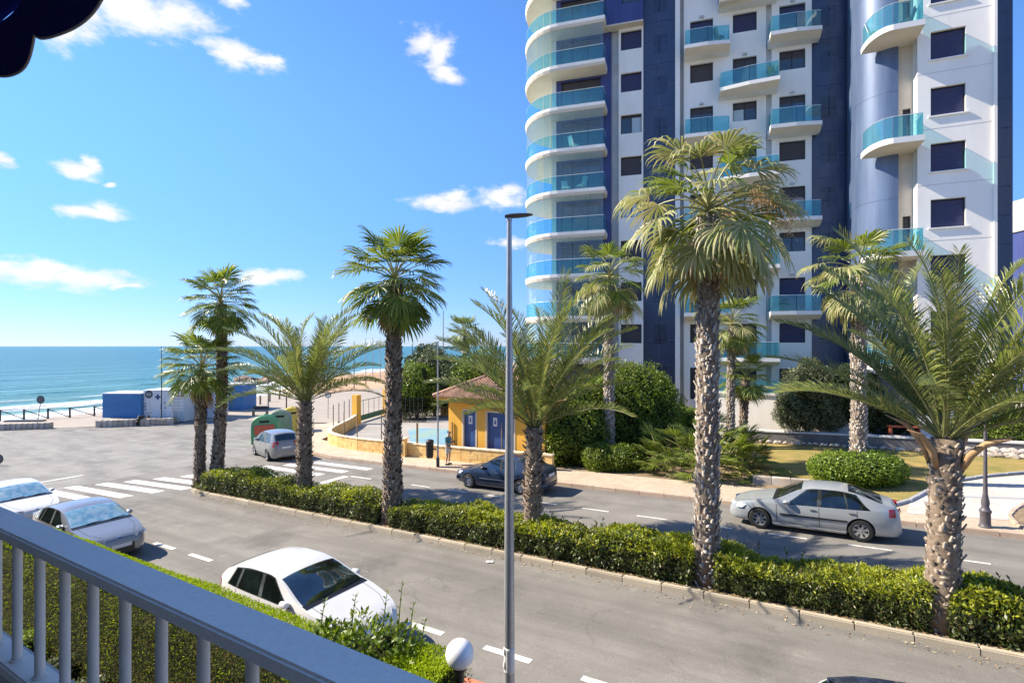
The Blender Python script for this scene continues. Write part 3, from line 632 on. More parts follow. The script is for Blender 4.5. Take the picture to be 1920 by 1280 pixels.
def bush(name, label, cat, blobs, n, size, mat, base, asp=.5, out=.6, seed=1, amp=.16, freq=2.2, stem=True, group=None, depth=.25, zmin=None):
    """shrub or small tree: leaves through the outer shell of overlapping lumps, solid dark cores inside"""
    rs = np.random.default_rng(seed); root = thing(name, label, cat, base, 0, group); inv = MW[root.name].inverted()
    vol = np.array([b[3] * b[4] + b[4] * b[5] + b[3] * b[5] for b in blobs]); vol = vol / vol.sum(); Ps = []; Ns = []
    for b, f in zip(blobs, vol):
        k = int(n * f * 1.25); r = rs.normal(size=(k, 3)); r /= np.linalg.norm(r, axis=1)[:, None]; c = np.array(b[:3]); ra = np.array(b[3:6])
        P = c + r * ra; nn_ = r / ra; nn_ /= np.linalg.norm(nn_, axis=1)[:, None]
        P = P + nn_ * (wob3(P, freq, seed) * amp * min(ra) + wob3(P, freq * 3.1, seed + 3) * amp * .5 * min(ra))[:, None]
        P -= nn_ * (rs.uniform(0, 1, k) ** 2 * depth * min(ra))[:, None]
        keep = np.ones(k, bool)
        for b2 in blobs:
            if b2 is b: continue
            q = (P - np.array(b2[:3])) / (np.array(b2[3:6]) * .86); keep &= (q ** 2).sum(1) > 1
        if zmin is not None: keep &= P[:, 2] > zmin
        Ps.append(P[keep]); Ns.append(nn_[keep])
    P = np.concatenate(Ps); Nn = np.concatenate(Ns)
    v, f4 = leaf_quads(P, Nn, size, asp, out, rs); v = v - np.array(base)[None, :]
    o_ = link('foliage', mesh_np('foliage', v, f4, mat), root); o_['kind'] = 'stuff'
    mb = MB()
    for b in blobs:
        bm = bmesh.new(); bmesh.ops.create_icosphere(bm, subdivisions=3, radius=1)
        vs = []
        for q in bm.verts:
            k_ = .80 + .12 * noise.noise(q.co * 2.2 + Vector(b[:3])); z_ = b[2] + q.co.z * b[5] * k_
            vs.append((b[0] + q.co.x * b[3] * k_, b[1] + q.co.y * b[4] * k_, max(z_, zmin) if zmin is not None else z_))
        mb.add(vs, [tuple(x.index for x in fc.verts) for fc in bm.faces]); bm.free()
    mb.build('dark_core', 'core', root)['kind'] = 'stuff'  # solid near-black filler that keeps the foliage opaque, no twigs modelled
    if stem:
        mb = MB(); b0 = Vector(base)
        for i in range(4):
            a_ = i * 1.6; mb.tube([b0 + Vector((math.cos(a_) * .08, math.sin(a_) * .08, -.1)), b0 + Vector((math.cos(a_) * .3, math.sin(a_) * .3, (blobs[0][2] - b0.z) * .6))], [.07, .04], 6)
        mb.build('stem', 'twig', root)
    return root
def hedge(name, label, s0, s1, t0, t1, h, n, size, mats, seed, asp=.5, dz=.1, out=.5, amp=.07, sprout=0, round_=.12, group=None, top_mat=None, faces=(1, 1, 1, 1, 1), cat='hedge', edge=.1, pen=.16, full_top=False):
    """clipped hedge along the road; leaves on its top, sides and ends over a dark inside"""
    rs = np.random.default_rng(seed); sc, tcn = (s0 + s1) / 2, (t0 + t1) / 2
    root = thing(name, label, cat, W(sc, tcn, dz), 0, group); L = s1 - s0; Wd = t1 - t0
    ar = np.array([L * Wd * 1.5, L * h, L * h, Wd * h, Wd * h]) * np.array(faces); k = (n * ar / ar.sum()).astype(int)
    P = []; Nn = []
    for i in range(5):
        a = rs.uniform(0, 1, k[i]); b = rs.uniform(0, 1, k[i])
        if i == 0: q = np.stack([s0 + a * L, t0 + b * Wd, np.full(k[i], h)], 1); nm = (0, 0, 1)
        elif i == 1: q = np.stack([s0 + a * L, np.full(k[i], t0), b ** .8 * h], 1); nm = (0, -1, 0)
        elif i == 2: q = np.stack([s0 + a * L, np.full(k[i], t1), b * h], 1); nm = (0, 1, 0)
        elif i == 3: q = np.stack([np.full(k[i], s0), t0 + a * Wd, b * h], 1); nm = (-1, 0, 0)
        else: q = np.stack([np.full(k[i], s1), t0 + a * Wd, b * h], 1); nm = (1, 0, 0)
        P.append(q); Nn.append(np.tile(np.array(nm, float), (k[i], 1)))
    P = np.concatenate(P); Nn = np.concatenate(Nn)
    hv = 1 + amp * 1.6 * np.sin(P[:, 0] * 1.3 + seed) + amp * np.sin(P[:, 0] * 3.1 + seed * 2)
    P[:, 2] *= hv
    dm = wob3(P, 2.6, seed) * amp + wob3(P, 7.0, seed + 1) * amp * .6 - rs.uniform(0, 1, len(P)) ** 2 * pen
    P += Nn * dm[:, None]
    # round the shoulders
    fz = np.clip((P[:, 2] - (h - round_)) / round_, 0, 1); tc2 = (t0 + t1) / 2; P[:, 1] = tc2 + (P[:, 1] - tc2) * (1 - .18 * fz ** 2)
    istop = Nn[:, 2] > .5
    X = np.outer(P[:, 0], np.array(DV)) + np.outer(P[:, 1], np.array(NV)); X[:, 2] = -.031 * np.minimum(P[:, 0], 45) + P[:, 2] + dz
    Nw = np.outer(Nn[:, 0], np.array(DV)) + np.outer(Nn[:, 1], np.array(NV)); Nw[:, 2] = Nn[:, 2]
    v, f4 = leaf_quads(X, Nw, size, asp, out, rs); mi = None; ml = mats
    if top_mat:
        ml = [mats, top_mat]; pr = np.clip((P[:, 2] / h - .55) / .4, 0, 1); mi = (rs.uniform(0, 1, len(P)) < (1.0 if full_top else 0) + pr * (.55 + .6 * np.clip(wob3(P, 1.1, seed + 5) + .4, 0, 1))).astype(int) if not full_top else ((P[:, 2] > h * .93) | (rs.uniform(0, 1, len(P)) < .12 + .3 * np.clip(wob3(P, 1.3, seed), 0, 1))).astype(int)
    v = v - np.array(MW[root.name].translation)[None, :]
    o_ = link('foliage', mesh_np('foliage', v, f4, ml, mi), root); o_['kind'] = 'stuff'
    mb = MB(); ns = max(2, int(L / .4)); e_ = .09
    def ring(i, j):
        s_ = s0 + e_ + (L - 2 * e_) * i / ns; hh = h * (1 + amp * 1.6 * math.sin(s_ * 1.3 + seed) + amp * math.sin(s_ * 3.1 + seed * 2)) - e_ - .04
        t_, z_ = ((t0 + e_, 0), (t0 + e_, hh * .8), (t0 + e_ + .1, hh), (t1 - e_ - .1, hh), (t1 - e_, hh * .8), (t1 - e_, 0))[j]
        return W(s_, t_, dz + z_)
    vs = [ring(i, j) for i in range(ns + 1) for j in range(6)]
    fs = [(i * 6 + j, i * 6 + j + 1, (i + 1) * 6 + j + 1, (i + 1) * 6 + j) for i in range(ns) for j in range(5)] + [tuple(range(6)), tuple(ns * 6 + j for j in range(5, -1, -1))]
    mb.add(vs, fs); mb.build('dark_core', 'core', root)['kind'] = 'stuff'  # solid near-black filler behind the leaves
    if sprout:
        V_ = []; Nn2 = []
        mbs = MB()
        for i in range(sprout):
            s_ = random.uniform(s0, s1); t_ = random.uniform(t0 + .1, t1 - .1); b0 = W(s_, t_, dz + h * .9); hh = random.uniform(.15, .38); tip = b0 + Vector((random.uniform(-.08, .08), random.uniform(-.08, .08), hh))
            mbs.tube([b0, tip], [.006, .003], 4)
            for j in range(9): V_.append(b0.lerp(tip, .25 + .75 * j / 8)); Nn2.append((random.uniform(-1, 1), random.uniform(-1, 1), .5))
        v2, f2 = leaf_quads(np.array([tuple(q) for q in V_]), np.array(Nn2), size * 1.1, .35, .9, rs); v2 = v2 - np.array(MW[root.name].translation)[None, :]
        o2 = link('sprouts', mesh_np('sprouts', v2, f2, mats), root); o2['kind'] = 'stuff'
        mbs.build('sprout_stems', 'twig', root)['kind'] = 'stuff'
    return root

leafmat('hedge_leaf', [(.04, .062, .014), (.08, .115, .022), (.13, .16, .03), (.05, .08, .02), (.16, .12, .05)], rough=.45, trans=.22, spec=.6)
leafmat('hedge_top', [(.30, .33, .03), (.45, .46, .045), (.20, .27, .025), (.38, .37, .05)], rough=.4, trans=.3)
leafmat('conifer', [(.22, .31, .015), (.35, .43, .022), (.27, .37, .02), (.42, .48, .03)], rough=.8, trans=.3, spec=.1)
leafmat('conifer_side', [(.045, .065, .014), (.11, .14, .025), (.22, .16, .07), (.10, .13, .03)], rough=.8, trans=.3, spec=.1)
leafmat('bush_leaf', [(.07, .12, .014), (.14, .20, .022), (.22, .28, .035), (.10, .155, .02)], rough=.42, trans=.28)
leafmat('grey_leaf', [(.07, .09, .045), (.12, .145, .07), (.17, .19, .10), (.09, .11, .05)], rough=.45, trans=.22)
leafmat('dark_leaf', [(.03, .05, .018), (.05, .08, .025), (.08, .11, .035), (.04, .06, .02)], rough=.45, trans=.2)
leafmat('lime_leaf', [(.11, .19, .02), (.18, .26, .03), (.23, .30, .045), (.14, .22, .025)], rough=.4, trans=.3)
# ------------------------------------------------------------------ palms and hedges on the road divider
def med(px, t=13.5, dz=.1):
    x, y = onray_t(px, t); return Vector((x, y, gz(x, y) + dz))
def palm_at(px, t, cx, cy):
    b = med(px, t); top = at(cx, cy, b.y); return b, top
b, tp = palm_at(374, 13.3, 378, 698); fan_palm(b, tp, 'short leafy fan palm, leftmost on the road divider', 1.02, 36, 3, r0=.2, r1=.2, dry=4, kind='green', elo=-35)
b, tp = palm_at(404, 13.75, 414, 572); fan_palm(b, tp, 'tall fan palm rising right behind the short leftmost one', .95, 40, 5, r0=.24, r1=.2, dry=7, elo=-50, lean=(.15, 0))
b, tp = palm_at(735, 13.55, 740, 535); fan_palm(b, tp, 'tall slender fan palm in front of the sports court, third from the left', 1.1, 48, 9, r0=.30, r1=.24, dry=8, elo=-52)
b, tp = palm_at(1325, 13.5, 1328, 408); _ = fan_palm(b, tp, 'tallest fan palm on the divider with drooping half dry fronds', 1.08, 46, 12, boot='boot_white', r0=.26, r1=.24, kind='green', pale=1.0, dry=12, elo=-55); panicles(_, tp, 5, 3, 2.3)
b, tp = palm_at(570, 13.9, 572, 752); date_palm(b, tp, 'feathery date palm in front of the grey people carrier', 4.2, 44, 21, r0=.30, r1=.26, elo=22, curve=.9)
b, tp = palm_at(997, 13.9, 1002, 800); date_palm(b, tp, 'feathery date palm beside the dark blue car, just right of the lamp post', 4.3, 42, 22, r0=.24, r1=.24, elo=29, curve=.85)
b, tp = palm_at(1765, 13.4, 1775, 822); r_, pth = date_palm(b, tp, 'big date palm at the right with a thick shaggy trunk', 4.2, 46, 25, r0=.27, r1=.26, elo=26, curve=.72, boots=.10, tilt=.45, boot='boot_grey')
mb = MB()
for (a_, l) in ((.3, 1.0), (-.6, .8), (2.4, 1.1), (3.4, .9), (5.2, .8)):
    o_ = Vector((math.cos(a_), math.sin(a_), 0)); p0 = tp + o_ * .25 - Vector((0, 0, .55))
    mb.tube([p0, p0 + o_ * .12 + Vector((0, 0, l * .35)), p0 + o_ * .38 + Vector((0, 0, l * .7)), p0 + o_ * .75 + Vector((0, 0, l * .85))], [.05, .075, .05, .008], 6)
    mb.build('spathe', 'spathe', r_, smooth=True); mb = MB()

def s_of(px, t=13.5):
    x, y = onray_t(px, t); return ST((x, y))[0]
gH = 'hedge sections on the road divider'
for (a_, b_, hh, nl, sd_, lab, spr) in (
    (s_of(552), s_of(398), .92, 15000, 31, 'leftmost section of the clipped hedge, by the pair of fan palms', 3),
    (s_of(722), s_of(556), .80, 15000, 32, 'hedge section between the left date palm and the third fan palm', 4),
    (s_of(985), s_of(746), .78, 19000, 33, 'hedge section right of the third fan palm, crossed by the lamp post', 8),
    (s_of(1306), s_of(988), .78, 20000, 34, 'hedge section with leggy shoots between the middle date palm and tallest fan palm', 22),
    (s_of(1742), s_of(1346), .74, 26000, 35, 'long narrow-leaved hedge section below the silver saloon', 14),
    (s_of(2130), s_of(1778), .74, 20000, 36, 'rightmost hedge section beside the big date palm', 20)):
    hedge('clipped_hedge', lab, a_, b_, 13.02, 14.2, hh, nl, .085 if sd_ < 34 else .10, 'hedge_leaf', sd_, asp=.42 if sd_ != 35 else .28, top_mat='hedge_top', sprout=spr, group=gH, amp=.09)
# fern-like tuft at the foot of the leftmost palms
tuft = thing('young_palm_tuft', 'small bright green palm tuft at the foot of the leftmost palms', 'plant', med(378, 13.1))
for i in range(9): link('frond', fan_variant('dwarf', random.choice((61, 43, 25)), i % 3), tuft, Matrix.Translation(med(380, 13.0)) @ Matrix.Rotation(i * 2.4, 4, 'Z') @ Matrix.Scale(.42, 4))

# ------------------------------------------------------------------ near garden hedge and shrubs under the balcony
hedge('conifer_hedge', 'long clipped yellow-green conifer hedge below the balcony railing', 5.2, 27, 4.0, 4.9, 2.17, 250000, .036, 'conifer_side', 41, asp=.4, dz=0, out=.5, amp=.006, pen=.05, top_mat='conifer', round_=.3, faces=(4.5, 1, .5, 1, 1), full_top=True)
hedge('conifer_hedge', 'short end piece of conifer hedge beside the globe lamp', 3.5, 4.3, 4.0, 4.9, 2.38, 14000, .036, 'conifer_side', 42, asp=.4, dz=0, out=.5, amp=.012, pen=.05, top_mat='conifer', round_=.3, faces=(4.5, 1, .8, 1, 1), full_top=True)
p = W(4.6, 4.45)
bush('leafy_shrub', 'leggy broad-leaved shrub sprouting through the conifer hedge', 'shrub', [(p.x, p.y, p.z + 1.65, .75, .6, 1.0), (p.x - .55, p.y + .25, p.z + 1.55, .5, .5, 1.0), (p.x + .4, p.y - .2, p.z + 1.5, .5, .5, 1.0)], 9000, .085, 'bush_leaf', p, asp=.42, out=.9, seed=6, amp=.25, freq=4)
sp = thing('shrub_shoot', 'bare flowering shoots standing above the leafy shrub', 'plant', p)
for i, (dx, dy, hh) in enumerate(((-.3, .2, .45), (.1, .1, .55), (.3, .0, .7), (.45, -.1, .5), (-.7, .3, .35), (.6, -.2, .35))):
    b0 = p + Vector((dx, dy, 2.45)); pth2 = [b0, b0 + Vector((.02, 0, hh * .5)), b0 + Vector((.05, .02, hh))]
    mb = MB(); mb.tube(pth2, [.008, .006, .003], 5)
    for j in range(14):
        q = pth2[0].lerp(pth2[2], .35 + .65 * j / 13); a_ = j * 2.4; d = Vector((math.cos(a_), math.sin(a_), .6)) * .05; w_ = Vector((-math.sin(a_), math.cos(a_), 0)) * .014
        mb.add([q, q + d * .5 + w_, q + d, q + d * .5 - w_], [(0, 1, 2, 3)])
    mb.build('shoot', 'bush_leaf', sp)
# low plants at the hedge foot and a stone edging
pm('edging', (.58, .47, .32), (.66, .56, .42), scale=4, rough=.85, rnd=.1)
ed = thing('garden_edging', 'cream block edging along the foot of the conifer hedge', 'edging', W(14, 3.6))
kerb_run(ed, [(4, 3.55), (27, 3.55)], .12, .2, name='edging_block', step=.4, mat='edging')
sheet('garden_bed', [(2, 3.6), (27, 3.6), (27, 5.3), (2, 5.3)], .145, 'soil')
sheet('garden_paving', [(-10, -4), (30, -4), (30, 3.49), (-10, 3.49)], .02, 'court')
for i, (s_, sd_) in enumerate(((10.2, 1), (13.0, 2), (8.2, 3), (16.5, 4), (11.5, 5))):
    p = W(s_, 3.85); lab = ('grey-leaved', 'round', 'small', 'leftmost', 'middle')[i]
    bush('low_shrub', f'{lab} low shrub growing at the foot of the conifer hedge', 'shrub', [(p.x, p.y, p.z + .3, .38, .38, .42)], 1300, .06, 'grey_leaf' if i % 2 == 0 else 'lime_leaf', p, seed=50 + i, stem=False, amp=.3)
def Gp(px, py, dz=0.0):
    """point of the ground seen at a pixel"""
    u = (px - 960) / FPX; v_ = (HOR - py) / FPX; z = 0
    for _ in range(50):
        Y = (EYE - z - dz) / (-v_); z = gz(u * Y, Y)
    return Vector((u * Y, Y, z + dz))
def Gst(px, py, dz=0.0): return ST(Gp(px, py, dz))

# low sandy mound on the shore behind the gate
mc = Gp(672, 722, 0); mb = MB(); mnd = []
def mound(u, v_):
    a_ = u * 2 * math.pi; r_ = v_; x = math.cos(a_) * r_ * 13; y = math.sin(a_) * r_ * 7
    n_ = noise.noise(Vector((x * .25, y * .25, 4))) * .5 + noise.noise(Vector((x * .8, y * .8, 9))) * .2
    return Vector((mc.x + x, 116 + y, -1.6 + (1.75 + n_) * max(0, 1 - r_ ** 2)))
mb.grid(mound, 49, 16); mo = mb.build('sand_mound', 'sand', smooth=True); mo['kind'] = 'structure'

# ------------------------------------------------------------------ the balcony: railing, kerb, house wall, awning
pm('rail_paint', (.83, .78, .70), (.88, .83, .75), scale=7, rough=.8, spec=.12, c3=(.68, .65, .60), s3=3.5, a3=.55, speck=.05, spsc=90, bump=.06, bscale=60)
pm('baluster_paint', (.62, .59, .53), (.70, .665, .60), scale=9, rough=.75, spec=.15, bump=.08, bscale=60)
pm('tile_grey', (.40, .39, .37), (.47, .46, .44), scale=8, rough=.7)
pm('house_wall', (.36, .32, .27), (.42, .375, .32), scale=2, rough=.9)
leafmat('awning', [(.022, .026, .12), (.03, .034, .15)], rough=.9, trans=.35, spec=.2)
RD = Vector((-.862, .507, 0)); RN = Vector((.507, .862, 0))
def Q(s, t, z): return RD * s + RN * t + Vector((0, 0, z))
def rbox(mb, s0, s1, t0, t1, z0, z1, mi=0):
    vs = [Q(s, t, z) for z in (z0, z1) for s, t in ((s0, t0), (s0, t1), (s1, t1), (s1, t0))]
    mb.add(vs, [(0, 1, 2, 3)[::-1], (4, 5, 6, 7), (0, 1, 5, 4), (1, 2, 6, 5), (2, 3, 7, 6), (3, 0, 4, 7)], mi)
def bevelled(me, off=.004, seg=2):
    bm = bmesh.new(); bm.from_mesh(me); bmesh.ops.recalc_face_normals(bm, faces=bm.faces); bmesh.ops.bevel(bm, geom=bm.edges[:], offset=off, segments=seg, affect='EDGES', clamp_overlap=True); bm.to_mesh(me); bm.free(); me.update()
rail = thing('balcony_railing', 'grey painted metal balcony railing with round bars in the foreground', 'railing', Q(1.5, .7, EYE - 1.1))
mb = MB(); rbox(mb, -2.2, 6.0, .656, .757, EYE - .638, EYE - .60); o_ = mb.build('handrail', 'rail_paint', rail); bevelled(o_.data, .006)
mb = MB(); rbox(mb, -2.2, 6.0, .662, .742, EYE - 1.09, EYE - 1.05); o_ = mb.build('bottom_rail', 'rail_paint', rail); bevelled(o_.data, .006)
mbb = MB(); mbb.tube([(0, 0, 0), (0, 0, .414)], .0138, 14, cap=False); mbb.lathe([(.0145, 0.0), (.02, .001), (.0205, .006), (.0145, .01)], n=14, cap=False); bal = mbb.mesh('baluster', 'baluster_paint', smooth=40)
for k in range(-16, 27):
    link('baluster', bal, rail, Matrix.Translation(Q(1.055 + .1828 * k, .70, EYE - 1.051)))
mb = MB(); mb.tube([Q(2.62, .705, EYE - .6), Q(2.62, .705, EYE - .583)], .012, 8); mb.build('clip', 'awning', rail)
house = thing('own_house', 'pale rendered house wall and balcony floor behind the foreground railing', 'building', Q(0, -2, 0))
mb = MB(); rbox(mb, -12, 6.5, -6, -.9, -.6, 8.6); mb.build('wall', 'house_wall', house)
mb = MB(); rbox(mb, 6.502, 14, -6, .3, -.6, 13.5); mb.build('shade_block', 'house_wall', house)  # unseen block added to keep the sun off the railing
mb = MB(); rbox(mb, -3, 6.5, -.899, .80, EYE - 1.85, EYE - 1.62); mb.build('floor_slab', 'tile_grey', house)
mb = MB(); rbox(mb, -3, 6.5, .60, .80, EYE - 1.619, EYE - 1.15); mb.build('parapet', 'house_wall', house)
tl = MB(); tl.add([Vector((x, y, z)) for z in (0, .03) for x, y in ((0, 0), (.396, 0), (.396, .19), (0, .19))], [(3, 2, 1, 0), (4, 5, 6, 7), (0, 1, 5, 4), (1, 2, 6, 5), (2, 3, 7, 6), (3, 0, 4, 7)]); tlm = tl.mesh('coping_tile', 'tile_grey')
rm = Matrix((RD, RN, Vector((0, 0, 1)))).transposed().to_4x4()
for k in range(20):
    mt = rm.copy(); mt.translation = Q(-2.5 + .4 * k, .605, EYE - 1.149); link('coping_tile', tlm, house, mt)
aw = thing('awning', 'dark navy scalloped awning hanging in at the top left corner', 'awning', Q(2, 0, EYE + 1.2))
def scal(s): x = ((s - 2.40 + .26) % .52) - .26; return 6.866 + .079 * (abs(x) / .26) ** 2.2
mb = MB(); n = 160
for off in (0, .006):
    vs = []
    for i in range(n + 1):
        s_ = 1.85 + 4.2 * i / n; vs += [Q(s_, .85 + off + .012 * math.sin(s_ * 9), 7.12), Q(s_, .85 + off + .02 * math.sin(s_ * 9 + 1), scal(s_))]
    mb.add(vs, [(2 * i, 2 * i + 2, 2 * i + 3, 2 * i + 1) for i in range(n)])
mb.build('valance', 'awning', aw, smooth=True)
mb = MB(); mb.grid(lambda a_, b_: Q(1.85 + 4.2 * a_, .86 - 1.75 * b_, 7.12 + .55 * b_ - .05 * math.sin(b_ * 3.14)), 2, 8); mb.grid(lambda a_, b_: Q(1.85 + 4.2 * a_, .86 - 1.75 * b_, 7.135 + .55 * b_ - .05 * math.sin(b_ * 3.14)), 2, 8); mb.build('canopy', 'awning', aw, smooth=True)
mb = MB()
for i in range(n):
    s_ = 1.85 + 4.2 * i / n; 
mb.tube([Q(1.85 + 4.2 * i / n, .853 + .02 * math.sin((1.85 + 4.2 * i / n) * 9 + 1), scal(1.85 + 4.2 * i / n)) for i in range(n + 1)], .005, 5); pm('piping', (.30, .28, .24)); mb.build('edge_piping', 'piping', aw, smooth=True)

# ------------------------------------------------------------------ street lamp, globe lamp
pm('galv', (.36, .37, .38), (.42, .43, .44), scale=6, rough=.42, metal=.55)
pm('darkmetal', (.05, .05, .055), (.07, .07, .075), scale=6, rough=.45, metal=.3)
pm('tape', (.62, .60, .56), (.7, .68, .66), scale=20, rough=.4)
LB = Vector((-.036, 7.1, gz(-.036, 7.1) + .13))
lamp = thing('street_lamp', 'tall slim grey street lamp with flat head in the middle foreground', 'street lamp', LB)
zt = EYE + (HOR - 408) / FPX * 7.1
mb = MB(); mb.lathe([(.10, 0), (.10, .03), (.075, .05), (.073, .5), (.070, 2.0), (.058, 4.2), (.040, 6.2), (.032, zt - LB.z - .05), (.036, zt - LB.z - .049), (.036, zt - LB.z)], LB, 20); mb.build('pole', 'galv', lamp, smooth=50)
mb = MB(); z0 = EYE + (HOR - 1258) / FPX * 7.1; mb.lathe([(.0722, z0), (.0735, z0 + .02), (.0728, z0 + .15), (.0738, z0 + .3), (.0716, z0 + .335)], (LB.x, LB.y, 0), 20); mb.build('tape_wrap', 'tape', lamp, smooth=True)
mb = MB(); mb.grid(lambda a_, b_: Vector((LB.x - .074 - .012 * math.sin(b_ * 9) + .01 * a_, LB.y - .02 - .03 * a_, z0 + .05 + .28 * b_)), 4, 9); mb.build('tape_flap', 'tape', lamp, smooth=True)
mb = MB(); sec = [(-.06, .055, .018), (.0, .07, .03), (.12, .085, .03), (.24, .075, .022), (.31, .03, .01)]
vs = []; 
for x, hw, hh in sec:
    for k in range(10):
        a_ = 2 * math.pi * k / 10; vs.append(Vector((LB.x + x, LB.y + hw * math.cos(a_), zt + .02 + hh * math.sin(a_) + x * .06)))
fs = [(i * 10 + k, (i + 1) * 10 + k, (i + 1) * 10 + (k + 1) % 10, i * 10 + (k + 1) % 10) for i in range(4) for k in range(10)] + [tuple(range(10)), tuple(range(49, 39, -1))]
mb.add(vs, fs); mb.build('lamp_head', 'darkmetal', lamp, smooth=60)
pm('opal', (.86, .86, .85), rough=.25, coat=.3)
pm('blackiron', (.012, .012, .012), (.02, .02, .02), scale=8, rough=.4)
GL = at(862, 1225, 5.66); gb = Vector((GL.x, GL.y, gz(GL.x, GL.y) + .14))
gl = thing('globe_lamp', 'white opal globe lamp on a black post beside the hedge', 'lamp', gb)
mb = MB(); mb.lathe([(.152 * math.sin(math.pi * i / 18) + 1e-4, GL.z - .152 * math.cos(math.pi * i / 18)) for i in range(19)], (GL.x, GL.y, 0), 32, cap=False); mb.build('globe', 'opal', gl, smooth=True)
mb = MB(); mb.lathe([(.06, gb.z), (.06, gb.z + .2), (.035, gb.z + .25), (.032, GL.z - .32), (.05, GL.z - .27), (.045, GL.z - .2), (.075, GL.z - .155), (.078, GL.z - .135), (.05, GL.z - .13)], (GL.x, GL.y, 0), 16); mb.build('post', 'blackiron', gl, smooth=50)

# ------------------------------------------------------------------ far pavement garden
pm('lamp_purple', (.085, .075, .085), (.11, .10, .11), scale=6, rough=.5)
lb = W(-3.89, 21.3, .13); ol = thing('ornamental_lamp_post', 'dark ornamental lamp post with fluted base behind the big date palm', 'street lamp', lb)
prof = [(.17, 0), (.17, .03), (.15, .05), (.135, .10), (.13, .42), (.15, .46), (.155, .50), (.12, .54), (.09, .62), (.105, .72), (.10, .80), (.07, .92), (.075, .95), (.06, 1.0), (.055, 1.3), (.045, 2.2), (.036, 4.3)]
mb = MB(); mb.lathe(prof, lb, 16); mb.build('post', 'lamp_purple', ol, smooth=35)
mb = MB(); mb.lathe([(.036, 4.3), (.07, 4.34), (.05, 4.42), (.02, 4.5)], lb, 12); mb.build('finial', 'lamp_purple', ol, smooth=35)
sheet('red_paving', [Gst(866, 1266, .13), Gst(914, 1281, .13), Gst(945, 1340, .13), Gst(820, 1340, .13)], .136, 'redkerb')
sheet('garden_soil', [(-22, 23.6), (12, 23.6), (12, 38), (-22, 38)], .10, 'soil')
lw = [(3.2, 26.6), (3.9, 34.6), (-18, 34.9), (-18, 31.5)] + [Gst(*p, .13) for p in ((1990, 884), (1920, 889), (1850, 895), (1800, 903), (1760, 913), (1712, 930), (1690, 938), (1550, 915))]
sheet('lawn', lw, .125, 'lawn')
pth = [Gst(*p, .13) for p in ((1700, 962), (1705, 942), (1760, 914), (1800, 904), (1850, 896), (1920, 890), (2050, 884), (2300, 960), (2100, 985), (1985, 960), (1930, 950), (1898, 960), (1890, 975))]
sheet('white_path', pth, .137, 'whitepave')
def band(name, pts, w_, h, mat, parent, step=.9):
    kerb_run(parent, pts, w_, h, name=name, step=step, mat=mat)
pe = thing('path_edging', 'grey edging stones curving along the white path and the lawn', 'edging', W(-5, 26))
band('edging_stone', [Gst(*p, .13) for p in ((1640, 958), (1705, 940), (1760, 911), (1800, 901), (1850, 893), (1920, 887), (2050, 881))], .16, .24, 'greykerb', pe)
band('edging_stone', [Gst(*p, .13) for p in ((1970, 1015), (1908, 985), (1893, 968), (1905, 955), (1930, 942), (1990, 930))], .12, .22, 'kerb_far', pe, .6)
sheet('path_band', [Gst(*p, .13) for p in ((1790, 929), (1920, 933), (1920, 936), (1790, 932))], .142, 'greykerb')
sheet('path_curve_band', [Gst(*p, .13) for p in ((1882, 972), (1878, 960), (1885, 948), (1905, 938), (1915, 940), (1897, 951), (1890, 962), (1896, 973))], .142, 'bluekerb')
sheet('planter_soil', [Gst(*p, .13) for p in ((1990, 1020), (1915, 985), (1900, 968), (1910, 957), (1935, 944), (2000, 932), (2100, 990))], .16, 'soil')
# low border log wall by the pavement, retaining wall with its coping, rocks
bw = thing('low_border_wall', 'low weathered stone border wall behind the silver saloon', 'wall', W(2, 26.2))
kerb_run(bw, [Gst(1412, 903, .13), Gst(1520, 912, .13), Gst(1600, 925, .13)], .3, .42, name='border_block', step=.8, mat='stone')
rw = thing('retaining_wall', 'long dark garden retaining wall with pale coping behind the lawn', 'wall', W(-5, 35.4))
mb = MB(); 
for z0, z1, ta, tb, mi in ((-.2, .72, 35.2, 35.6, 0),):
    vs = [W(s, t, z) for z in (z0, z1) for s, t in ((5.5, ta), (-20, ta), (-20, tb), (5.5, tb))]; mb.add(vs, [(3, 2, 1, 0), (4, 5, 6, 7), (0, 1, 5, 4), (1, 2, 6, 5), (2, 3, 7, 6), (3, 0, 4, 7)])
mb.build('wall', 'darkwall', rw)
kerb_run(rw, [(5.5, 35.4), (-20, 35.4)], .5, .09, name='coping', step=1.5, mat='pale_cap')
for o_ in rw.children:
    if o_.name.startswith('coping'): o_.matrix_basis = Matrix.Translation((0, 0, .74)) @ o_.matrix_basis
def rock_mesh(name, seed, mat, flat=.6):
    bm = bmesh.new(); bmesh.ops.create_icosphere(bm, subdivisions=2, radius=1); rd = random.Random(seed); off = Vector((rd.random() * 50, rd.random() * 50, rd.random() * 50))
    for q in bm.verts:
        k_ = 1 + .35 * noise.noise(q.co * 1.3 + off) + .18 * noise.noise(q.co * 3 + off); q.co = Vector((q.co.x * k_, q.co.y * k_ * .8, q.co.z * k_ * flat))
    me = bpy.data.meshes.new(name); bm.to_mesh(me); bm.free(); me.materials.append(M(mat)); return me
STM = [rock_mesh('stone', i, 'stone') for i in range(6)]
rb = thing('rock_border', 'row of rounded field stones along the foot of the retaining wall', 'rocks', W(-5, 34.9))
for i in range(70):
    s_ = 4.5 - i * .29; big = 1.35 if s_ < -4 else .75
    for row in range(2 if s_ < -4 else 1):
        p = W(s_ + random.uniform(-.1, .1), 34.85 - row * .3 + random.uniform(-.1, .1), .13 + .07 + (0.16 if row == 0 and s_ < -4 else 0))
        link('stone', random.choice(STM), rb, Matrix.Translation(p) @ Euler((random.uniform(-.3, .3), random.uniform(-.3, .3), random.random() * 6)).to_matrix().to_4x4() @ Matrix.Scale(.2 * big * random.uniform(.7, 1.25), 4))
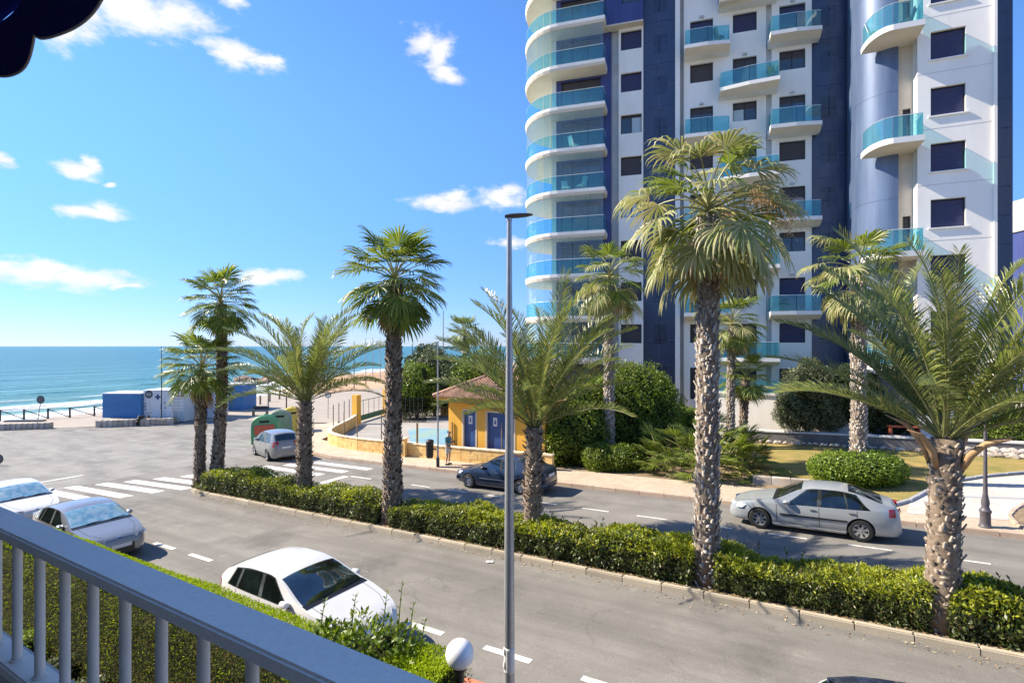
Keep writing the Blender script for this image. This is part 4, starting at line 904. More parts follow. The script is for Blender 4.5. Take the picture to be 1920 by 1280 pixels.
# garden plants
b = Vector((4.9, 27.0, -.3)); fan_palm(b, (4.95, 27.0, EYE + .125 * 27), 'fan palm with a pale trunk in front of the round balconies', 1.12, 30, 61, boot='boot_white', r0=.26, r1=.24, pale=.6, dry=10, elo=-55, group='garden fan palms')
b = Vector((14.3, 22.0, .1)); fan_palm(b, (14.3, 22.0, EYE + .13 * 22), 'white-trunked fan palm growing out of the trimmed bush', 1.1, 32, 62, boot='boot_white', r0=.27, r1=.27, pale=.85, dry=12, elo=-55, group='garden fan palms')
b = Vector((12.35, 30.2, 0)); fan_palm(b, at(1372, 612, 30.2), 'mid-height garden fan palm half hidden behind the tallest divider palm', 1.1, 30, 63, boot='boot_white', r0=.2, r1=.2, pale=.35, dry=6, elo=-50, group='garden fan palms')
b = Vector((13.2, 30.6, 0)); fan_palm(b, at(1398, 712, 30.6), 'lowest garden fan palm in front of the white podium wall', .9, 24, 64, boot='boot_brown', r0=.2, r1=.2, dry=4, elo=-45, group='garden fan palms')
cp = thing('dwarf_fan_palm', 'wide clump of dwarf fan palm at the pavement, behind the tallest divider palm', 'palm tree', (9.0, 24.6, -.1))
for i in range(210):
    a_ = random.random() * 6.3; r = random.random() ** .6 * 2.2; e = random.choice((69, 56, 43, 30, 17, 4, -9))
    mt = Matrix.Translation((9.0 + r * math.cos(a_), 24.9 + r * .8 * math.sin(a_), .05 + random.random() ** 1.2 * 1.7 * (1 - r / 3.4))) @ Matrix.Rotation(a_ + random.uniform(-.8, .8), 4, 'Z') @ Matrix.Scale(random.uniform(.85, 1.35), 4)
    link('frond', fan_variant('dwarf', e, i % 3), cp, mt)
bush('round_shrub', 'large rounded light green shrub, left of the pair, by the yellow kiosk', 'shrub', [(3.0, 27.8, 1.5, 1.7, 1.6, 2.0), (3.9, 28.2, 2.5, 1.5, 1.5, 1.6), (2.6, 27.2, .9, 1.2, 1.1, 1.4), (3.6, 27.0, 1.3, 1.3, 1.0, 1.6)], 26000, .13, 'bush_leaf', (3.2, 27.6, -.3), asp=.55, seed=71, amp=.2, zmin=-.3)
bush('round_shrub', 'tallest rounded light green shrub behind the pale-trunked garden palm', 'shrub', [(6.6, 29.4, 2.7, 2.2, 1.9, 2.1), (7.6, 29.2, 2.2, 1.7, 1.6, 2.0), (5.7, 28.8, 2.2, 1.6, 1.5, 2.0), (6.6, 28.6, 1.0, 2.2, 1.4, 1.6)], 34000, .13, 'bush_leaf', (6.6, 29.0, -.3), asp=.55, seed=72, amp=.2, zmin=-.3)
bush('low_round_bush', 'low dark green bush at the pavement in front of the big shrubs', 'shrub', [(5.2, 25.6, .25, 1.1, .9, .75), (4.2, 25.7, .3, .8, .8, .75)], 9000, .10, 'bush_leaf', (4.9, 25.6, -.3), asp=.5, seed=73, zmin=-.3)
bush('lime_hedge', 'light green shrub behind the low wall left of the tallest divider palm', 'shrub', [(9.2, 31.0, 1.3, 1.4, 1.1, 1.1), (10.4, 30.6, 1.2, 1.0, 1.0, 1.0)], 9000, .12, 'lime_leaf', (9.6, 31.0, -.1), seed=74, zmin=-.2)
bush('trimmed_bush', 'trimmed bright green bush around the foot of a white-trunked palm', 'shrub', [(13.4, 21.8, .7, 1.15, 1.0, .72), (14.9, 21.8, .7, 1.15, 1.0, .72), (14.2, 21.5, .75, 1.3, 1.0, .7)], 15000, .11, 'lime_leaf', (14.2, 21.7, .1), asp=.48, seed=75, amp=.1, zmin=.1)
bush('garden_tree', 'grey-green leafy tree in front of the white podium wall', 'tree', [(17.6, 31.5, 3.2, 1.5, 1.3, 1.5), (16.7, 31.4, 2.0, 1.2, 1.1, 1.3), (18.5, 31.4, 2.1, 1.3, 1.2, 1.4), (17.8, 31.6, 4.0, 1.0, .9, .9)], 22000, .13, 'grey_leaf', (17.5, 31.6, .5), asp=.45, seed=76, amp=.3, freq=1.6)
bush('garden_tree', 'dark leafy tree right behind the white-trunked palm', 'tree', [(20.4, 31.0, 2.6, 1.5, 1.3, 1.7), (19.6, 30.6, 3.7, 1.1, 1.0, 1.0), (21.6, 30.4, 1.6, 1.2, 1.1, 1.1)], 19000, .13, 'dark_leaf', (20.4, 30.8, .5), asp=.45, seed=77, amp=.3, freq=1.6)
bush('garden_hedge_bush', 'dense green bush at the right edge behind the lawn', 'shrub', [(25.6, 27.2, 1.4, 1.5, 1.0, 1.2), (24.4, 27.8, 1.2, .9, .9, 1.0), (27, 26.6, 1.5, 1.4, 1.0, 1.3)], 12000, .11, 'bush_leaf', (25.6, 27.3, .3), asp=.5, seed=78, zmin=.2)
yc = thing('yucca', 'spiky yucca on a short brown stem beside the rocks', 'plant', Gp(1812, 842, .15))
yb = MW[yc.name].translation; mb = MB(); mb.tube([yb, yb + Vector((0, 0, .75))], [.13, .11], 8); mb.build('stem', 'bark', yc)
for k in range(2):
    mb = MB()
    for i in range(60):
        a_ = random.random() * 6.3; e = random.uniform(-.7, 1.4); d = Vector((math.cos(a_) * math.cos(e), math.sin(a_) * math.cos(e), math.sin(e))); q = yb + Vector((0, 0, .75)); w_ = Vector((-math.sin(a_), math.cos(a_), 0)) * .022; l = random.uniform(.5, .8)
        mb.add([q - w_, q + w_, q + d * l * .6 + w_, q + d * l * .6 - w_, q + d * l - Vector((0, 0, .06))], [(0, 1, 2, 3), (3, 2, 4)])
    mb.build('leaf_rosette', 'fan_pale', yc)['kind'] = 'stuff'
# ------------------------------------------------------------------ the apartment tower
pm('plaster', (.83, .79, .72), (.89, .85, .78), scale=.9, rough=.9, bump=.25, bscale=2.2, c3=(.71, .67, .60), s3=.5, a3=.5, stretch=(1, 1, .35))
pm('beige_soffit', (.62, .54, .43), (.68, .61, .50), scale=.8, rough=.9)
pm('slab_white', (.78, .75, .70), (.83, .81, .76), scale=1.5, rough=.85, c3=(.60, .57, .52), s3=.6, a3=.5)
pm('concrete_grey', (.46, .46, .45), (.54, .54, .53), scale=1.2, rough=.9, c3=(.38, .38, .38), s3=.4, a3=.5)
pm('navy', (.035, .048, .16), (.05, .065, .20), scale=.8, rough=.45, stretch=(6, 6, .3))
pm('blue_clad', (.085, .125, .21), (.13, .18, .28), scale=.5, rough=.45, metal=.2, stretch=(3, 3, .4), c3=(.07, .10, .19), s3=.3, a3=.6)
pm('shutter', (.045, .038, .042), (.065, .055, .058), scale=2, rough=.6, stretch=(1, 1, 30))
pm('shutter_navy', (.02, .025, .075), (.03, .035, .10), scale=2, rough=.5, stretch=(1, 1, 30))
pm('frame_dark', (.02, .018, .02), rough=.4)
pm('curtain', (.55, .58, .60), (.66, .68, .70), scale=5, rough=.9, stretch=(4, 4, .3))
pm('window_dark', (.02, .025, .045), rough=.06, spec=.7)
pm('door_blue', (.035, .06, .13), rough=.06, spec=.8)
pm('chair_dark', (.03, .06, .07), rough=.6); pm('chair_white', (.7, .7, .68), rough=.5)
glassmat('rail_glass', (.56, .84, .87), refl=.05, body=(.22, .46, .50), bk=.10, graze=.2); glassmat('clear_glass', (.86, .91, .91), refl=.03, body=(.5, .6, .58), bk=.06, graze=.18); glassmat('screen_blue', (.54, .60, .72), refl=.04, rough=.2, body=(.09, .11, .17), bk=.30, graze=.15)
pm('rail_cap', (.6, .68, .70), rough=.3, metal=.4)
FA = R(17.0); FX = Vector((math.cos(FA), -math.sin(FA), 0)); FN = Vector((-math.sin(FA), -math.cos(FA), 0)); FO = Vector((18.48, 35.2, 0))
def fa(px, b=0.0):
    u = (px - 960) / FPX; c = FO.dot(FN); Y = (b + c) / (u * FN.x + FN.y); return Vector((u * Y, Y, 0)).__sub__(FO).dot(FX)
bm_ = Matrix((FX, -FN, Vector((0, 0, 1)))).transposed().to_4x4(); bm_.translation = FO
tower = thing('apartment_tower', 'tall white and blue apartment tower with round glass balconies', 'building', matrix=bm_)
tower['framed'] = 1
def L3(a, b, z): return (a, -b, z)
def bbox(mb, a0, a1, b0, b1, z0, z1, mi=0):
    a0, a1 = min(a0, a1), max(a0, a1); mb.box(((a0 + a1) / 2, -(b0 + b1) / 2, (z0 + z1) / 2), (a1 - a0, abs(b1 - b0), z1 - z0), mi=mi); return mb
def facade(name, a0, a1, b, z0, z1, ops, mat, depth=.2, parent=tower):
    """wall skin with real openings: front faces and reveals"""
    xs = sorted({a0, a1, *[o[0] for o in ops], *[o[1] for o in ops]}); zs = sorted({z0, z1, *[o[2] for o in ops], *[o[3] for o in ops]}); mb = MB()
    for i in range(len(xs) - 1):
        for j in range(len(zs) - 1):
            cx, cz = (xs[i] + xs[i + 1]) / 2, (zs[j] + zs[j + 1]) / 2
            if any(o[0] < cx < o[1] and o[2] < cz < o[3] for o in ops): continue
            mb.add([L3(xs[i], b, zs[j]), L3(xs[i + 1], b, zs[j]), L3(xs[i + 1], b, zs[j + 1]), L3(xs[i], b, zs[j + 1])], [(0, 1, 2, 3)])
    for (p, q, r, s) in ops:
        for (u, v_) in (((p, r), (q, r)), ((q, r), (q, s)), ((q, s), (p, s)), ((p, s), (p, r))):
            mb.add([L3(u[0], b, u[1]), L3(v_[0], b, v_[1]), L3(v_[0], b - depth, v_[1]), L3(u[0], b - depth, u[1])], [(0, 1, 2, 3)])
    for (u, v_) in (((a0, z0), (a0, z1)), ((a1, z0), (a1, z1))):
        mb.add([L3(u[0], b, u[1]), L3(v_[0], b, v_[1]), L3(v_[0], b - .6, v_[1]), L3(u[0], b - .6, u[1])], [(0, 1, 2, 3)])
    return mb.build(name, mat, parent, local=True)
def window(a0, a1, z0, z1, b, state, door=False, parent=tower, wide=False):
    """state: 'shut' closed shutter, 'half' shutter half down, 'open' glass only, 'navy' bluish shutter"""
    w = .05; mb = MB(); bf = b - .16
    bbox(mb, a0, a0 + w, bf - .06, bf, z0, z1); bbox(mb, a1 - w, a1, bf - .06, bf, z0, z1); bbox(mb, a0 + w, a1 - w, bf - .06, bf, z1 - w, z1); bbox(mb, a0 + w, a1 - w, bf - .06, bf, z0, z0 + w)
    if state in ('half', 'open'): bbox(mb, (a0 + a1) / 2 - .03, (a0 + a1) / 2 + .03, bf - .055, bf - .002, z0 + w, z1 - w)
    o_ = mb.build('door' if door else 'window', 'frame_dark', parent, local=True)
    sh = {'shut': 1.0, 'navy': 1.0, 'half': random.uniform(.25, .62), 'open': random.uniform(.1, .2)}[state]; zc = z1 - w - (z1 - z0 - 2 * w) * sh
    mb = MB(); n = max(3, int((z1 - w - zc) / .11))
    for i in range(n):
        za = zc + (z1 - w - zc) * i / n; zb = zc + (z1 - w - zc) * (i + 1) / n
        mb.add([L3(a0 + w, bf - .045, za), L3(a1 - w, bf - .045, za), L3(a1 - w, bf - .03, (za + zb) / 2), L3(a0 + w, bf - .03, (za + zb) / 2), L3(a1 - w, bf - .045, zb), L3(a0 + w, bf - .045, zb)], [(0, 1, 2, 3), (3, 2, 4, 5)])
    mb.build('shutter', 'shutter_navy' if state == 'navy' else 'shutter', o_, local=True)
    if sh < 1:
        for (p, q) in ((a0 + w, (a0 + a1) / 2 - .03), ((a0 + a1) / 2 + .03, a1 - w)):
            mb = MB(); mb.add([L3(p, bf - .05, z0 + w), L3(q, bf - .05, z0 + w), L3(q, bf - .05, zc), L3(p, bf - .05, zc)], [(0, 1, 2, 3)]); mb.build('pane', 'window_dark' if random.random() < .45 else ('curtain' if not door else 'door_blue'), o_, local=True)
        mb = MB(); mb.add([L3(a0 + w, bf - .035, z0 + w), L3(a1 - w, bf - .035, z0 + w), L3(a1 - w, bf - .035, zc), L3(a0 + w, bf - .035, zc)], [(0, 1, 2, 3)]); mb.build('glass', 'clear_glass', o_, local=True)
    return o_
def glass_run(pts, z0, h, parent, mat='rail_glass', gap=.02, name='glass_panel', cap=True, capr=.02):
    """upright glass panels between consecutive (a, b) points"""
    for i in range(len(pts) - 1):
        p, q = Vector((pts[i][0], -pts[i][1], 0)), Vector((pts[i + 1][0], -pts[i + 1][1], 0)); d = (q - p).normalized(); p = p + d * gap; q = q - d * gap; nn_ = Vector((-d.y, d.x, 0)) * .006
        mb = MB(); vs = [p - nn_, q - nn_, q + nn_, p + nn_]; mb.add([(x.x, x.y, z0) for x in vs] + [(x.x, x.y, z0 + h) for x in vs], [(3, 2, 1, 0), (4, 5, 6, 7), (0, 1, 5, 4), (1, 2, 6, 5), (2, 3, 7, 6), (3, 0, 4, 7)]); mb.build(name, mat, parent, local=True)
    if cap:
        mb = MB(); mb.tube([(p[0], -p[1], z0 + h) for p in pts], capr, 5); mb.build('rail', 'rail_cap', parent, local=True)
def chair_at(a, b, z, label, mat='chair_dark', yaw=0.0):
    mt = (FRAME[0] or bm_) @ Matrix.Translation((a, -b, z)) @ Matrix.Rotation(yaw, 4, 'Z'); r_ = thing('balcony_chair', label, 'chair', matrix=mt, group='balcony chairs')
    mb = MB(); mb.box((0, 0, .43), (.48, .46, .04)); mb.build('seat', mat, r_, local=True)
    mb = MB(); mb.add([(-.22, .22, .45), (.22, .22, .45), (.22, .40, 1.0), (-.22, .40, 1.0), (-.22, .25, .45), (.22, .25, .45), (.22, .43, 1.0), (-.22, .43, 1.0)], [(0, 1, 2, 3), (7, 6, 5, 4), (0, 4, 5, 1), (3, 2, 6, 7), (0, 3, 7, 4), (1, 5, 6, 2)]); mb.build('backrest', mat, r_, local=True)
    for x in (-.2, .2):
        for y in (-.2, .2): mb = MB(); mb.tube([(x, y, 0), (x, y, .42)], .02, 5); mb.build('leg', mat, r_, local=True)
ZK = [2 + 3 * k for k in range(13)]; NTOP = 12; ZT = 38.0
A0, A1, B0, B1, C0, C1 = fa(1294), fa(1337), fa(1374), fa(1419), fa(1461), fa(1510)
WS0, WS1 = fa(1164, .1), fa(1203, .1)
# main white wall with three window columns
seg = [(fa(1282), fa(1436.5)), (fa(1447, .05), fa(1522, .05))]
ops = [[], []]; todo = []
for k in range(NTOP):
    z = ZK[k]
    for ci, (p, q, par) in enumerate(((A0, A1, 0), (B0, B1, 1), (C0, C1, 0))):
        door = (k % 2 == par); o_ = (p, q, z + (.06 if door else .97), z + 2.25)
        ops[0 if ci < 2 else 1].append(o_); todo.append((ci, k, o_, door))
facade('wall', seg[0][0], seg[0][1], 0, .2, ZT, ops[0], 'plaster'); facade('wall', seg[1][0], seg[1][1], .05, .2, ZT, ops[1], 'plaster')
states = {(2, 7): 'half', (2, 5): 'shut', (2, 3): 'half', (2, 1): 'navy', (1, 8): 'navy', (1, 6): 'half', (1, 4): 'half', (1, 2): 'navy', (0, 7): 'shut', (0, 5): 'shut', (0, 3): 'navy', (0, 8): 'navy', (0, 6): 'open', (0, 4): 'open', (0, 2): 'half', (2, 8): 'navy', (2, 6): 'open', (2, 4): 'half', (2, 2): 'navy', (1, 7): 'half', (1, 5): 'half', (1, 3): 'open', (1, 1): 'half'}
for ci, k, o_, door in todo:
    window(o_[0], o_[1], o_[2], o_[3], 0 if ci < 2 else .05, states.get((ci, k), 'shut'), door)
    if door and k > 0:
        z = ZK[k]; ac = (o_[0] + o_[1]) / 2; w0, w1 = (ac - 1.5, ac + 1.5) if ci != 0 else (fa(1283, .3), ac + 1.75)
        if ci == 1: w0, w1 = ac - 1.65, ac + 1.9
        dp0, dp1 = (1.35, 1.15) if ci != 1 else (.95, 1.6)
        mb = MB(); bb = .001 if ci < 2 else .051
        pl = [(w0, -bb), (w0, -dp0), ((w0 + w1) / 2, -(dp0 + dp1) / 2 - .12), (w1, -dp1), (w1, -bb)]
        inn = [(w0 + .0, -bb), (w0 + .0, -dp0 + .55), ((w0 + w1) / 2, -(dp0 + dp1) / 2 + .45), (w1 - .0, -dp1 + .55), (w1 - .0, -bb)]
        n = 5; vs = [(x, y, z - .02) for x, y in pl] + [(x, y, z - .26) for x, y in pl] + [(x, y, z - .52) for x, y in inn]
        fs = [tuple(range(5)), tuple(range(14, 9, -1))] + [(i + 5, (i + 1) % 5 + 5, (i + 1) % 5, i) for i in range(5)]; mb.add(vs, fs, 0)
        mb.add(vs, [(i + 10, (i + 1) % 5 + 10, (i + 1) % 5 + 5, i + 5) for i in range(5)], 1)
        bo = mb.build('balcony', ['slab_white', 'beige_soffit'], tower, local=True)
        ed_ = [(w0 + .06, bb + .03), (w0 + .06, dp0 - .08), ((w0 + w1) / 2, (dp0 + dp1) / 2 + .04), (w1 - .06, dp1 - .08), (w1 - .06, bb + .03)]
        glass_run(ed_, z - .02, 1.02, bo)
        mb = MB(); bbox(mb, ac - .13, ac + .13, .01, .13, z + 2.36, z + 2.5); mb.build('wall_lamp', 'concrete_grey', tower, local=True)
chair_at(A1 + .35, .75, ZK[8], 'dark chair on the upper left balcony of the flat white facade', yaw=2.2)
chair_at(C0 + .3, .6, ZK[2], 'dark chair on a low balcony behind the tallest divider palm', yaw=1.2)
pl0 = bm_ @ Vector((B1 + .75, -1.0, ZK[7])); pt_ = thing('potted_plant', 'spiky green pot plant on a white facade balcony', 'plant', pl0)
mb = MB(); mb.lathe([(.12, 0), (.17, .3)], pl0, 10); mb.build('pot', 'chair_dark', pt_)
mb = MB()
for i in range(70):
    a_ = random.random() * 6.3; e = random.uniform(.2, 1.4); d = Vector((math.cos(a_) * math.cos(e), math.sin(a_) * math.cos(e), math.sin(e))); q = pl0 + Vector((0, 0, .3)); w_ = Vector((-math.sin(a_), math.cos(a_), 0)) * .03; l = random.uniform(.5, .9)
    mb.add([q - w_, q + w_, q + d * l * .6 + w_, q + d * l * .6 - w_, q + d * l], [(0, 1, 2, 3), (3, 2, 4)])
mb.build('leaves', 'bush_leaf', pt_)['kind'] = 'stuff'
# grooves, fins, strips
for (p0, p1, b, mat) in ((1436.5, 1447, -.12, 'concrete_grey'), (1275, 1282, -.25, 'concrete_grey'), (1146, 1160, -.2, 'concrete_grey')):
    mb = MB(); bbox(mb, fa(p0) + .002, fa(p1) - .002, b - .4, b, .2, ZT - .05); mb.build('recess', mat, tower, local=True)
mb = MB(); bbox(mb, fa(1266, .3), fa(1275, .3), -.4, .3, -.3, ZT + .4); mb.build('fin', 'plaster', tower, local=True)
wops = [(WS0, WS1, ZK[k] + .95, ZK[k] + 2.3) for k in range(9)]
facade('wall', fa(1160, .1), fa(1206, .1), .1, .2, 28.6, wops, 'plaster')
for k in range(9): window(WS0, WS1, ZK[k] + .95, ZK[k] + 2.3, .1, {6: 'open', 8: 'navy', 7: 'navy', 5: 'shut', 4: 'half'}.get(k, 'shut'))
wops = [(fa(1166, .7), fa(1200, .7), 29.9 + 3 * k, 31.2 + 3 * k) for k in range(3)]
facade('upper_wall', fa(1136, .7), fa(1206, .7), .7, 28.6, ZT, wops, 'navy'); 
for k in range(3): window(*wops[k], .7, 'open')
mb = MB(); bbox(mb, fa(1136, .7), fa(1206, .7), -.1, .699, 28.5, 28.6); mb.build('soffit', 'beige_soffit', tower, local=True)
mb = MB(); bbox(mb, fa(1349, 1.2), fa(1436, 1.2), .002, 1.2, 29.0, ZT); mb.build('upper_box', 'navy', tower, local=True)
mb = MB(); bbox(mb, fa(1349, 1.2), fa(1436, 1.2), .002, 1.199, 28.55, 28.999); mb.build('box_soffit', 'beige_soffit', tower, local=True)
# blue screen columns: inner wall with windows and air-conditioning boxes behind tinted perforated panels
def screen_col(p0, p1, bw, bs, win, zlo=.6):
    a0, a1 = fa(p0, bs), fa(p1, bs); ops_ = [(a0 + (a1 - a0) * win[0], a0 + (a1 - a0) * win[1], ZK[k] + .9, ZK[k] + 2.3) for k in range(NTOP)]
    facade('inner_wall', a0 - .1, a1 + .1, bw, zlo, ZT, ops_, 'plaster')
    for k in range(NTOP):
        window(*ops_[k], bw, 'open' if k % 3 else 'shut')
        mb = MB(); bbox(mb, a0 + .5, a0 + 1.3, bw + .01, bw + .32, ZK[k] - .2, ZK[k] + .4); mb.build('air_unit', 'plaster', tower, local=True)
        mid = (a0 + a1) / 2
        for (x0, x1) in ((a0, mid - .015), (mid + .015, a1)):
            for (za, zb) in ((ZK[k] - .3, ZK[k] + 1.18), (ZK[k] + 1.2, ZK[k] + 2.68)):
                mb = MB(); bbox(mb, x0, x1, bs - .012, bs, za, zb); mb.build('screen_panel', 'screen_blue', tower, local=True)
        mb = MB(); bbox(mb, a0, a1, bs - .06, bs + .012, ZK[k] - .33, ZK[k] - .3); mb.build('screen_rail', 'navy', tower, local=True)
screen_col(1207, 1265.5, -1.0, -.02, (.3, .75)); screen_col(1523, 1586, -.9, -.05, (.32, .85))
# rounded balcony stack at the left corner
aR = fa(1134, 1.5); aS = fa(1045, 1.5); cB = -2.4; aL = fa(984, -1.6); ra = aS - aL; rbb = 1.5 - cB
def plan(off=0.0, n=11, back=True):
    pts = [(aR - off, 1.5 - off), (aS, 1.5 - off)]
    for i in range(1, n + 1):
        t_ = math.pi / 2 * 1.25 * i / n; pts.append((aS - (ra - off) * math.sin(t_), cB + (rbb - off) * math.cos(t_)))
    return pts
bc = fa(1146)
for k in range(1, NTOP + 1):
    z = ZK[k] - .1 if k < len(ZK) else 38
    pl = plan(); poly = [(x, -y) for x, y in pl] + [(aS + .5, 8.0), (aR, 8.0)]; poly = poly[::-1]
    mb = MB(); n_ = len(poly); lo = [(aS + (x - aS) * .985, y if y > 2 else y + .06) for x, y in poly]
    mb.add([(x, y, z) for x, y in poly] + [(x, y, z - .22) for x, y in poly] + [(x, y, z - .42) for x, y in lo], [tuple(range(n_ - 1, -1, -1)) if False else tuple(range(n_))] + [(i, i + n_, (i + 1) % n_ + n_, (i + 1) % n_) for i in range(n_)], 0)
    mb.add([(x, y, z - .22) for x, y in poly] + [(x, y, z - .42) for x, y in lo], [tuple(range(2 * n_ - 1, n_ - 1, -1))] + [(i, i + n_, (i + 1) % n_ + n_, (i + 1) % n_) for i in range(n_)], 1)
    bo = mb.build('round_balcony', ['slab_white', 'beige_soffit'], tower, local=True)
    if k < NTOP:
        gp = [(aR - .1, .1)] + plan(.1); mids = [gp[0], gp[1]] + [((gp[1][0] * (3 - i) + gp[2][0] * i) / 3, gp[1][1]) for i in (1, 2)] + gp[2:]
        glass_run(mids, z + .01, 1.05, bo)
        if k not in (7, 9): glass_run(mids[1:], z + 1.07, 1.5, bo, 'clear_glass', cap=False, name='glazing_panel')
aw0, aw1 = fa(1052), fa(1126)
facade('core_wall', fa(1043), bc, 0, .2, ZT, [(aw0, aw1, ZK[k] + .02, ZK[k] + 2.35) for k in range(NTOP)], 'navy')
mb = MB(); bbox(mb, fa(1043) + .01, bc, -8, -.62, .2, ZT); mb.build('core', 'concrete_grey', tower, local=True)
mb = MB(); bbox(mb, fa(1043) - .3, fa(1043) - .002, -8, .05, .2, ZT); mb.build('corner_wall', 'plaster', tower, local=True)
for k in range(NTOP):
    window(aw0, aw1, ZK[k] + .02, ZK[k] + 2.35, 0, 'open' if k in (4, 5, 6, 8) else 'half', True)
chair_at(fa(1060, .9), .7, ZK[5] - .1, 'pale chair on a round glass balcony, near the left edge', 'chair_white', .5)
chair_at(fa(1090, .9), .8, ZK[5] - .1, 'white chair standing beside another on the round balcony', 'chair_white', -2.2)
chair_at(fa(1075, .9), .7, ZK[6] - .1, 'white chair behind the round glass balcony two storeys up', 'chair_white', 2.5)
# curved blue clad corner and the right wing, which stands at a slightly different angle
u_ = (1723 - 960) / FPX; c_ = FO.dot(FN); Y_ = (5.0 + c_) / (u_ * FN.x + FN.y); PV = Vector((u_ * Y_, Y_, 0)); FB = R(23.5)
FX = Vector((math.cos(FB), -math.sin(FB), 0)); FN = Vector((-math.sin(FB), -math.cos(FB), 0)); FO = PV - FN * 5.0
FRAME[0] = Matrix((FX, -FN, Vector((0, 0, 1)))).transposed().to_4x4(); FRAME[0].translation = FO
aRt = fa(1587.5, 0); bF = 4.4
pts = [(aRt, -1.4), (aRt, 2.6)] + [(aRt + 1.8 * (1 - math.cos(t_)), 2.6 + 1.8 * math.sin(t_)) for t_ in [math.pi / 2 * i / 8 for i in range(1, 9)]] + [(fa(1684.5, bF), bF), (fa(1684.5, bF), bF - .5)]
for k in range(-1, NTOP):
    z0, z1 = 2 + 3 * k - (.0), 2 + 3 * (k + 1) - .015
    mb = MB(); mb.grid(lambda u, v_: (0, 0, 0), 2, 2) if False else None
    vs = [(p[0], -p[1], z) for p in pts for z in (z0, z1)]; mb.add(vs, [(2 * i, 2 * i + 2, 2 * i + 3, 2 * i + 1) for i in range(len(pts) - 1)]); mb.build('curved_cladding', 'blue_clad', tower, local=True, smooth=30)
mb = MB(); bbox(mb, aRt + .05, fa(1684, bF), -8, -.45, -.8, ZT); mb.build('corner_core', 'concrete_grey', tower, local=True)
aq = fa(1712, 4.2); ap = fa(1684.5, bF)
ops_ = [(ap + .25, aq - .1, 10.78 + 6 * n_, 13.0 + 6 * n_) for n_ in range(-1, 4)]
facade('recess_wall', ap - .4, aq, 4.15, -.8, ZT, ops_, 'beige_soffit')
for o_ in ops_: window(*o_, 4.15, 'half', True)
b5 = 5.0
mb = MB(); bbox(mb, aq, aq + .32, 4.0, b5 - .002, -.8, ZT - .01); mb.build('return_wall', 'plaster', tower, local=True)
W0, W1 = fa(1745, b5), fa(1811, b5); a_e = fa(1862, b5)
ops_ = [(W0, W1, ZK[k] + 1.08, ZK[k] + 2.6) for k in range(12)]
facade('wing_wall', aq, a_e, b5, -.8, ZT, ops_, 'plaster')
for k in range(12): window(W0, W1, ZK[k] + 1.08, ZK[k] + 2.6, b5, 'navy'); 
for k in range(12):
    mb = MB(); bbox(mb, W0 - .12, W1 + .12, b5 + .001, b5 + .09, ZK[k] + 1.0, ZK[k] + 1.075); mb.build('sill', 'slab_white', tower, local=True)
    mb = MB(); bbox(mb, aq + .01, a_e - .01, b5 + .0005, b5 + .006, ZK[k] + .38, ZK[k] + .405); mb.build('joint', 'concrete_grey', tower, local=True)
mb = MB(); bbox(mb, a_e, fa(1868.5, b5), -2, b5 + .12, -.8, ZT + .3); mb.build('end_pillar', 'plaster', tower, local=True)
a_s = fa(1868.5, b5) + .01; a_t = fa(1901, b5)
mb = MB(); bbox(mb, a_s, a_t, -4, 4.2, -.8, ZT); mb.build('end_core', 'concrete_grey', tower, local=True)
for k in range(-1, NTOP):
    for (za, zb) in ((2 + 3 * k, 3.48 + 3 * k), (3.5 + 3 * k, 4.98 + 3 * k)): mb = MB(); bbox(mb, a_s, a_t, 4.85, 4.9, za, zb); mb.build('screen_panel', 'screen_blue', tower, local=True)
mb = MB(); bbox(mb, a_s, a_t, -8, 4.84, ZT, ZT + .3); bbox(mb, a_t - .08, a_t, -4, 4.84, -.8, ZT); mb.build('end_wall', 'navy', tower, local=True)
for n_ in range(-1, 5):
    zt_ = 10.75 + 6 * n_
    if zt_ < 4: continue
    aE = fa(1735, 6.3); aC = fa(1675, 6.3); aB = fa(1614, 4.2)
    pl = [(aE, 5.002), (aE, 6.3), (aC, 6.35)] + [(aC - (aC - aB) * math.sin(t_), 4.2 + 2.15 * math.cos(t_)) for t_ in [math.pi / 2 * i / 8 for i in range(1, 9)]] + [(ap, 4.16), (aq - .002, 4.16), (aq - .002, 5.002)]
    poly = [(x, -y) for x, y in pl]; n2 = len(poly); mb = MB()
    mb.add([(x, y, zt_) for x, y in poly] + [(x, y, zt_ - .3) for x, y in poly], [tuple(range(n2 - 1, -1, -1))] + [(i + n2, i, (i + 1) % n2, (i + 1) % n2 + n2) for i in range(n2)], 0)
    mb.add([(x, y, zt_ - .3) for x, y in poly], [tuple(range(n2))], 1)
    bo = mb.build('wing_balcony', ['slab_white', 'beige_soffit'], tower, local=True)
    g_ = [(aE - .07, 5.03), (aE - .07, 6.22), (aC, 6.27)] + [(aC - (aC - aB - .1) * math.sin(t_), 4.2 + 2.05 * math.cos(t_)) for t_ in [math.pi / 2 * i / 4 for i in range(1, 5)]]
    glass_run([g_[0], g_[1], ((g_[1][0] + g_[2][0]) / 2, 6.24)] + g_[2:], zt_ + .005, 1.15, bo)
chair_at(fa(1700, 5.6), 5.5, 22.75, 'dark reclining chair on the top curved balcony of the right wing', yaw=-2.0)
chair_at(fa(1640, 5.0), 5.0, 22.75, 'pale low chair at the left end of the top curved wing balcony', 'chair_white', 1.0)
a_end = a_t; FRAME[0] = None; FX = Vector((math.cos(FA), -math.sin(FA), 0)); FN = Vector((-math.sin(FA), -math.cos(FA), 0)); FO = Vector((18.48, 35.2, 0)); a_t = fa(1890, 2)
